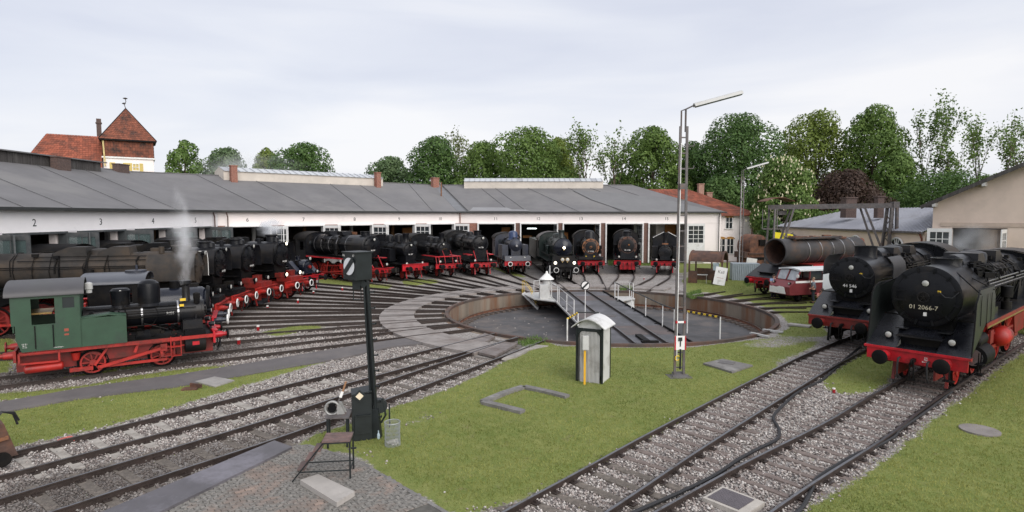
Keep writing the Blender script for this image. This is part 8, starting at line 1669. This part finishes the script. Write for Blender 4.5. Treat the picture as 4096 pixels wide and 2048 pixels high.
def stones():
    XY, zz = sample_grid(GM2, 2600000, lambda v, x, y: (v+rs.normal(size=len(v))*.15 < .38) & (y < 31))
    pvp = [Vector(p) for p in pav_poly[:5]]; nearpav = np.zeros(len(XY), bool)
    for a, b in zip(pvp, pvp[1:]):
        d = (b-a); L_ = d.length; d /= L_; u = ((XY[:, 0]-a.x)*d.x+(XY[:, 1]-a.y)*d.y).clip(0, L_); nearpav |= np.hypot(XY[:, 0]-a.x-d.x*u, XY[:, 1]-a.y-d.y*u) < .42
    ok = ~nearpav & ~inside(pav_poly, XY[:, 0], XY[:, 1]) & ~inside([(p.x, p.y) for p in covp], XY[:, 0], XY[:, 1]) & ~inside([tuple(atd(x, y, -.05)[:2]) for x, y in path_top+path_bot], XY[:, 0], XY[:, 1])
    rc = np.hypot(XY[:, 0]-CX, XY[:, 1]-CY); ok &= (rc > 13.9) & ~((np.abs(XY[:, 0]-4.62) < .5) & (np.abs(XY[:, 1]-11.97) < .5))
    XY, zz = XY[ok], zz[ok]; hit = np.zeros(len(XY), bool)
    for sx_, sy_, a in SLPOS:
        dx, dy = XY[:, 0]-sx_, XY[:, 1]-sy_; u, v = dx*math.cos(a)+dy*math.sin(a), -dx*math.sin(a)+dy*math.cos(a); hit |= (np.abs(u) < 1.25) & (np.abs(v) < .125)
    hit &= rs.uniform(size=len(XY)) > .10; XY, zz = XY[~hit][:85000], zz[~hit][:85000]; n = len(XY)
    oct_ = np.array([(1, 0, 0), (-1, 0, 0), (0, 1, 0), (0, -1, 0), (0, 0, 1), (0, 0, -1)], float); F_ = np.array([(0, 2, 4), (2, 1, 4), (1, 3, 4), (3, 0, 4), (2, 0, 5), (1, 2, 5), (3, 1, 5), (0, 3, 5)])
    s = rs.uniform(.018, .045, n)[:, None, None]; v = oct_[None]*s*rs.uniform(.65, 1.35, (n, 6, 1))+rs.normal(size=(n, 6, 3))*s*.18; a = rs.uniform(0, 6.28, n); c, sn = np.cos(a), np.sin(a); v = np.stack([v[:, :, 0]*c[:, None]-v[:, :, 1]*sn[:, None], v[:, :, 0]*sn[:, None]+v[:, :, 1]*c[:, None], v[:, :, 2]*.8], -1)
    v[:, :, 0] += XY[:, 0, None]; v[:, :, 1] += XY[:, 1, None]; v[:, :, 2] += (zz+rs.uniform(.0, .035, n))[:, None]; vs = v.reshape(-1, 3).astype(np.float32); fs = (F_[None]+6*np.arange(n)[:, None, None]).reshape(-1, 3)
    me = bpy.data.meshes.new('gravel'); me.vertices.add(len(vs)); me.vertices.foreach_set('co', vs.ravel()); me.loops.add(fs.size); me.loops.foreach_set('vertex_index', fs.ravel().astype(np.int32)); me.polygons.add(len(fs)); me.polygons.foreach_set('loop_start', (np.arange(len(fs))*3).astype(np.int32)); me.polygons.foreach_set('loop_total', np.full(len(fs), 3, np.int32))
    i = ((XY[:, 1]-gy[0])/.2).astype(int).clip(0, len(gy)-1); j = ((XY[:, 0]-gx[0])/.2).astype(int).clip(0, len(gx)-1); a_ = me.attributes.new('oil', 'FLOAT', 'POINT'); a_.data.foreach_set('value', np.repeat(OM[i, j], 6).astype(np.float32)); me.materials.append(SM); me.update(); return tag(link('gravel', me), kind='stuff')
stones()

# ------------------------------------------------------------------ smoke
def smoke(name, c, d, dens, seed, col=(.97, .975, .99), rz=0, plume=False):
    mb = MB(); mb.box((0, 0, 0), d); o = mb.build(name, None, None, False); o.location = c; o.rotation_euler = (0, 0, rz); tag(o, kind='stuff')
    m = bpy.data.materials.new(name); m.use_nodes = True; t = m.node_tree; t.nodes.remove(t.nodes['Principled BSDF']); v = t.nodes.new('ShaderNodeVolumePrincipled'); v.inputs['Color'].default_value = (*col, 1); L = t.links.new
    tcn = t.nodes.new('ShaderNodeTexCoord'); gm = t.nodes.new('ShaderNodeMapping'); gm.inputs['Location'].default_value = (-.5, -.5, -.5); L(tcn.outputs['Generated'], gm.inputs[0])
    nz = t.nodes.new('ShaderNodeTexNoise'); nz.inputs['Scale'].default_value = 3.4; nz.inputs['Detail'].default_value = 6; mp2 = t.nodes.new('ShaderNodeMapping'); mp2.inputs['Location'].default_value = (seed, seed*2, seed*3); L(tcn.outputs['Generated'], mp2.inputs[0]); L(mp2.outputs[0], nz.inputs['Vector'])
    wob = t.nodes.new('ShaderNodeVectorMath'); wob.operation = 'MULTIPLY_ADD'; wob.inputs[1].default_value = (.5, .5, .3); L(nz.outputs['Color'], wob.inputs[0]); wob.inputs[2].default_value = (-.25, -.25, -.15)
    adv = t.nodes.new('ShaderNodeVectorMath'); L(gm.outputs[0], adv.inputs[0]); L(wob.outputs[0], adv.inputs[1]); ln = t.nodes.new('ShaderNodeVectorMath'); ln.operation = 'LENGTH'; L(adv.outputs[0], ln.inputs[0])
    lo = ln.outputs['Value']
    if plume:     # narrow at the chimney, spreading and thinning upward
        sp = t.nodes.new('ShaderNodeSeparateXYZ'); L(adv.outputs[0], sp.inputs[0]); cb_ = t.nodes.new('ShaderNodeCombineXYZ'); L(sp.outputs[0], cb_.inputs[0]); L(sp.outputs[1], cb_.inputs[1])
        l2 = t.nodes.new('ShaderNodeVectorMath'); l2.operation = 'LENGTH'; L(cb_.outputs[0], l2.inputs[0]); wz = t.nodes.new('ShaderNodeMapRange'); wz.inputs['From Min'].default_value = -.5; wz.inputs['From Max'].default_value = .5; wz.inputs['To Min'].default_value = .18; wz.inputs['To Max'].default_value = 1.15; L(sp.outputs[2], wz.inputs[0])
        dv_ = t.nodes.new('ShaderNodeMath'); dv_.operation = 'DIVIDE'; L(l2.outputs['Value'], dv_.inputs[0]); L(wz.outputs[0], dv_.inputs[1]); fz = t.nodes.new('ShaderNodeMapRange'); fz.inputs['From Min'].default_value = -.1; fz.inputs['From Max'].default_value = .5; fz.inputs['To Min'].default_value = 0; fz.inputs['To Max'].default_value = .4; L(sp.outputs[2], fz.inputs[0])
        s_ = t.nodes.new('ShaderNodeMath'); s_.operation = 'ADD'; L(dv_.outputs[0], s_.inputs[0]); L(fz.outputs[0], s_.inputs[1]); lo = s_.outputs[0]
    mr = t.nodes.new('ShaderNodeMapRange'); mr.interpolation_type = 'SMOOTHSTEP'; mr.inputs['From Min'].default_value = .08; mr.inputs['From Max'].default_value = .40; mr.inputs['To Min'].default_value = dens; mr.inputs['To Max'].default_value = 0; L(lo, mr.inputs[0])
    ml = t.nodes.new('ShaderNodeMath'); ml.operation = 'MULTIPLY'; rp = t.nodes.new('ShaderNodeMapRange'); rp.inputs['From Min'].default_value = .38; rp.inputs['From Max'].default_value = .62; L(nz.outputs[0], rp.inputs[0]); L(mr.outputs[0], ml.inputs[0]); L(rp.outputs[0], ml.inputs[1]); L(ml.outputs[0], v.inputs['Density']); L(v.outputs[0], t.nodes['Material Output'].inputs['Volume']); o.data.materials.append(m); return o
q_ = pol(22.95, -146.3); smoke('chimney_smoke', (q_.x+.05, q_.y, 5.25), (2.6, 2.6, 4.4), 2.2, 1.7, plume=True)
q_ = pol(25.0, 166.9); smoke('chimney_smoke', (q_.x+1.4, q_.y, 5.0), (3.0, 2.2, 2.0), 4.0, 4.1, (.93, .95, .98))
smoke('drifting_smoke', (32.0, 41.0, 4.0), (6.0, 4.5, 4.0), .30, 7.3, (.90, .935, .99))
q_ = aty(1000, 640, 85); smoke('drifting_smoke', (q_.x, 85, 12.2), (24, 6, 8), .22, 2.3, (.95, .96, .98))
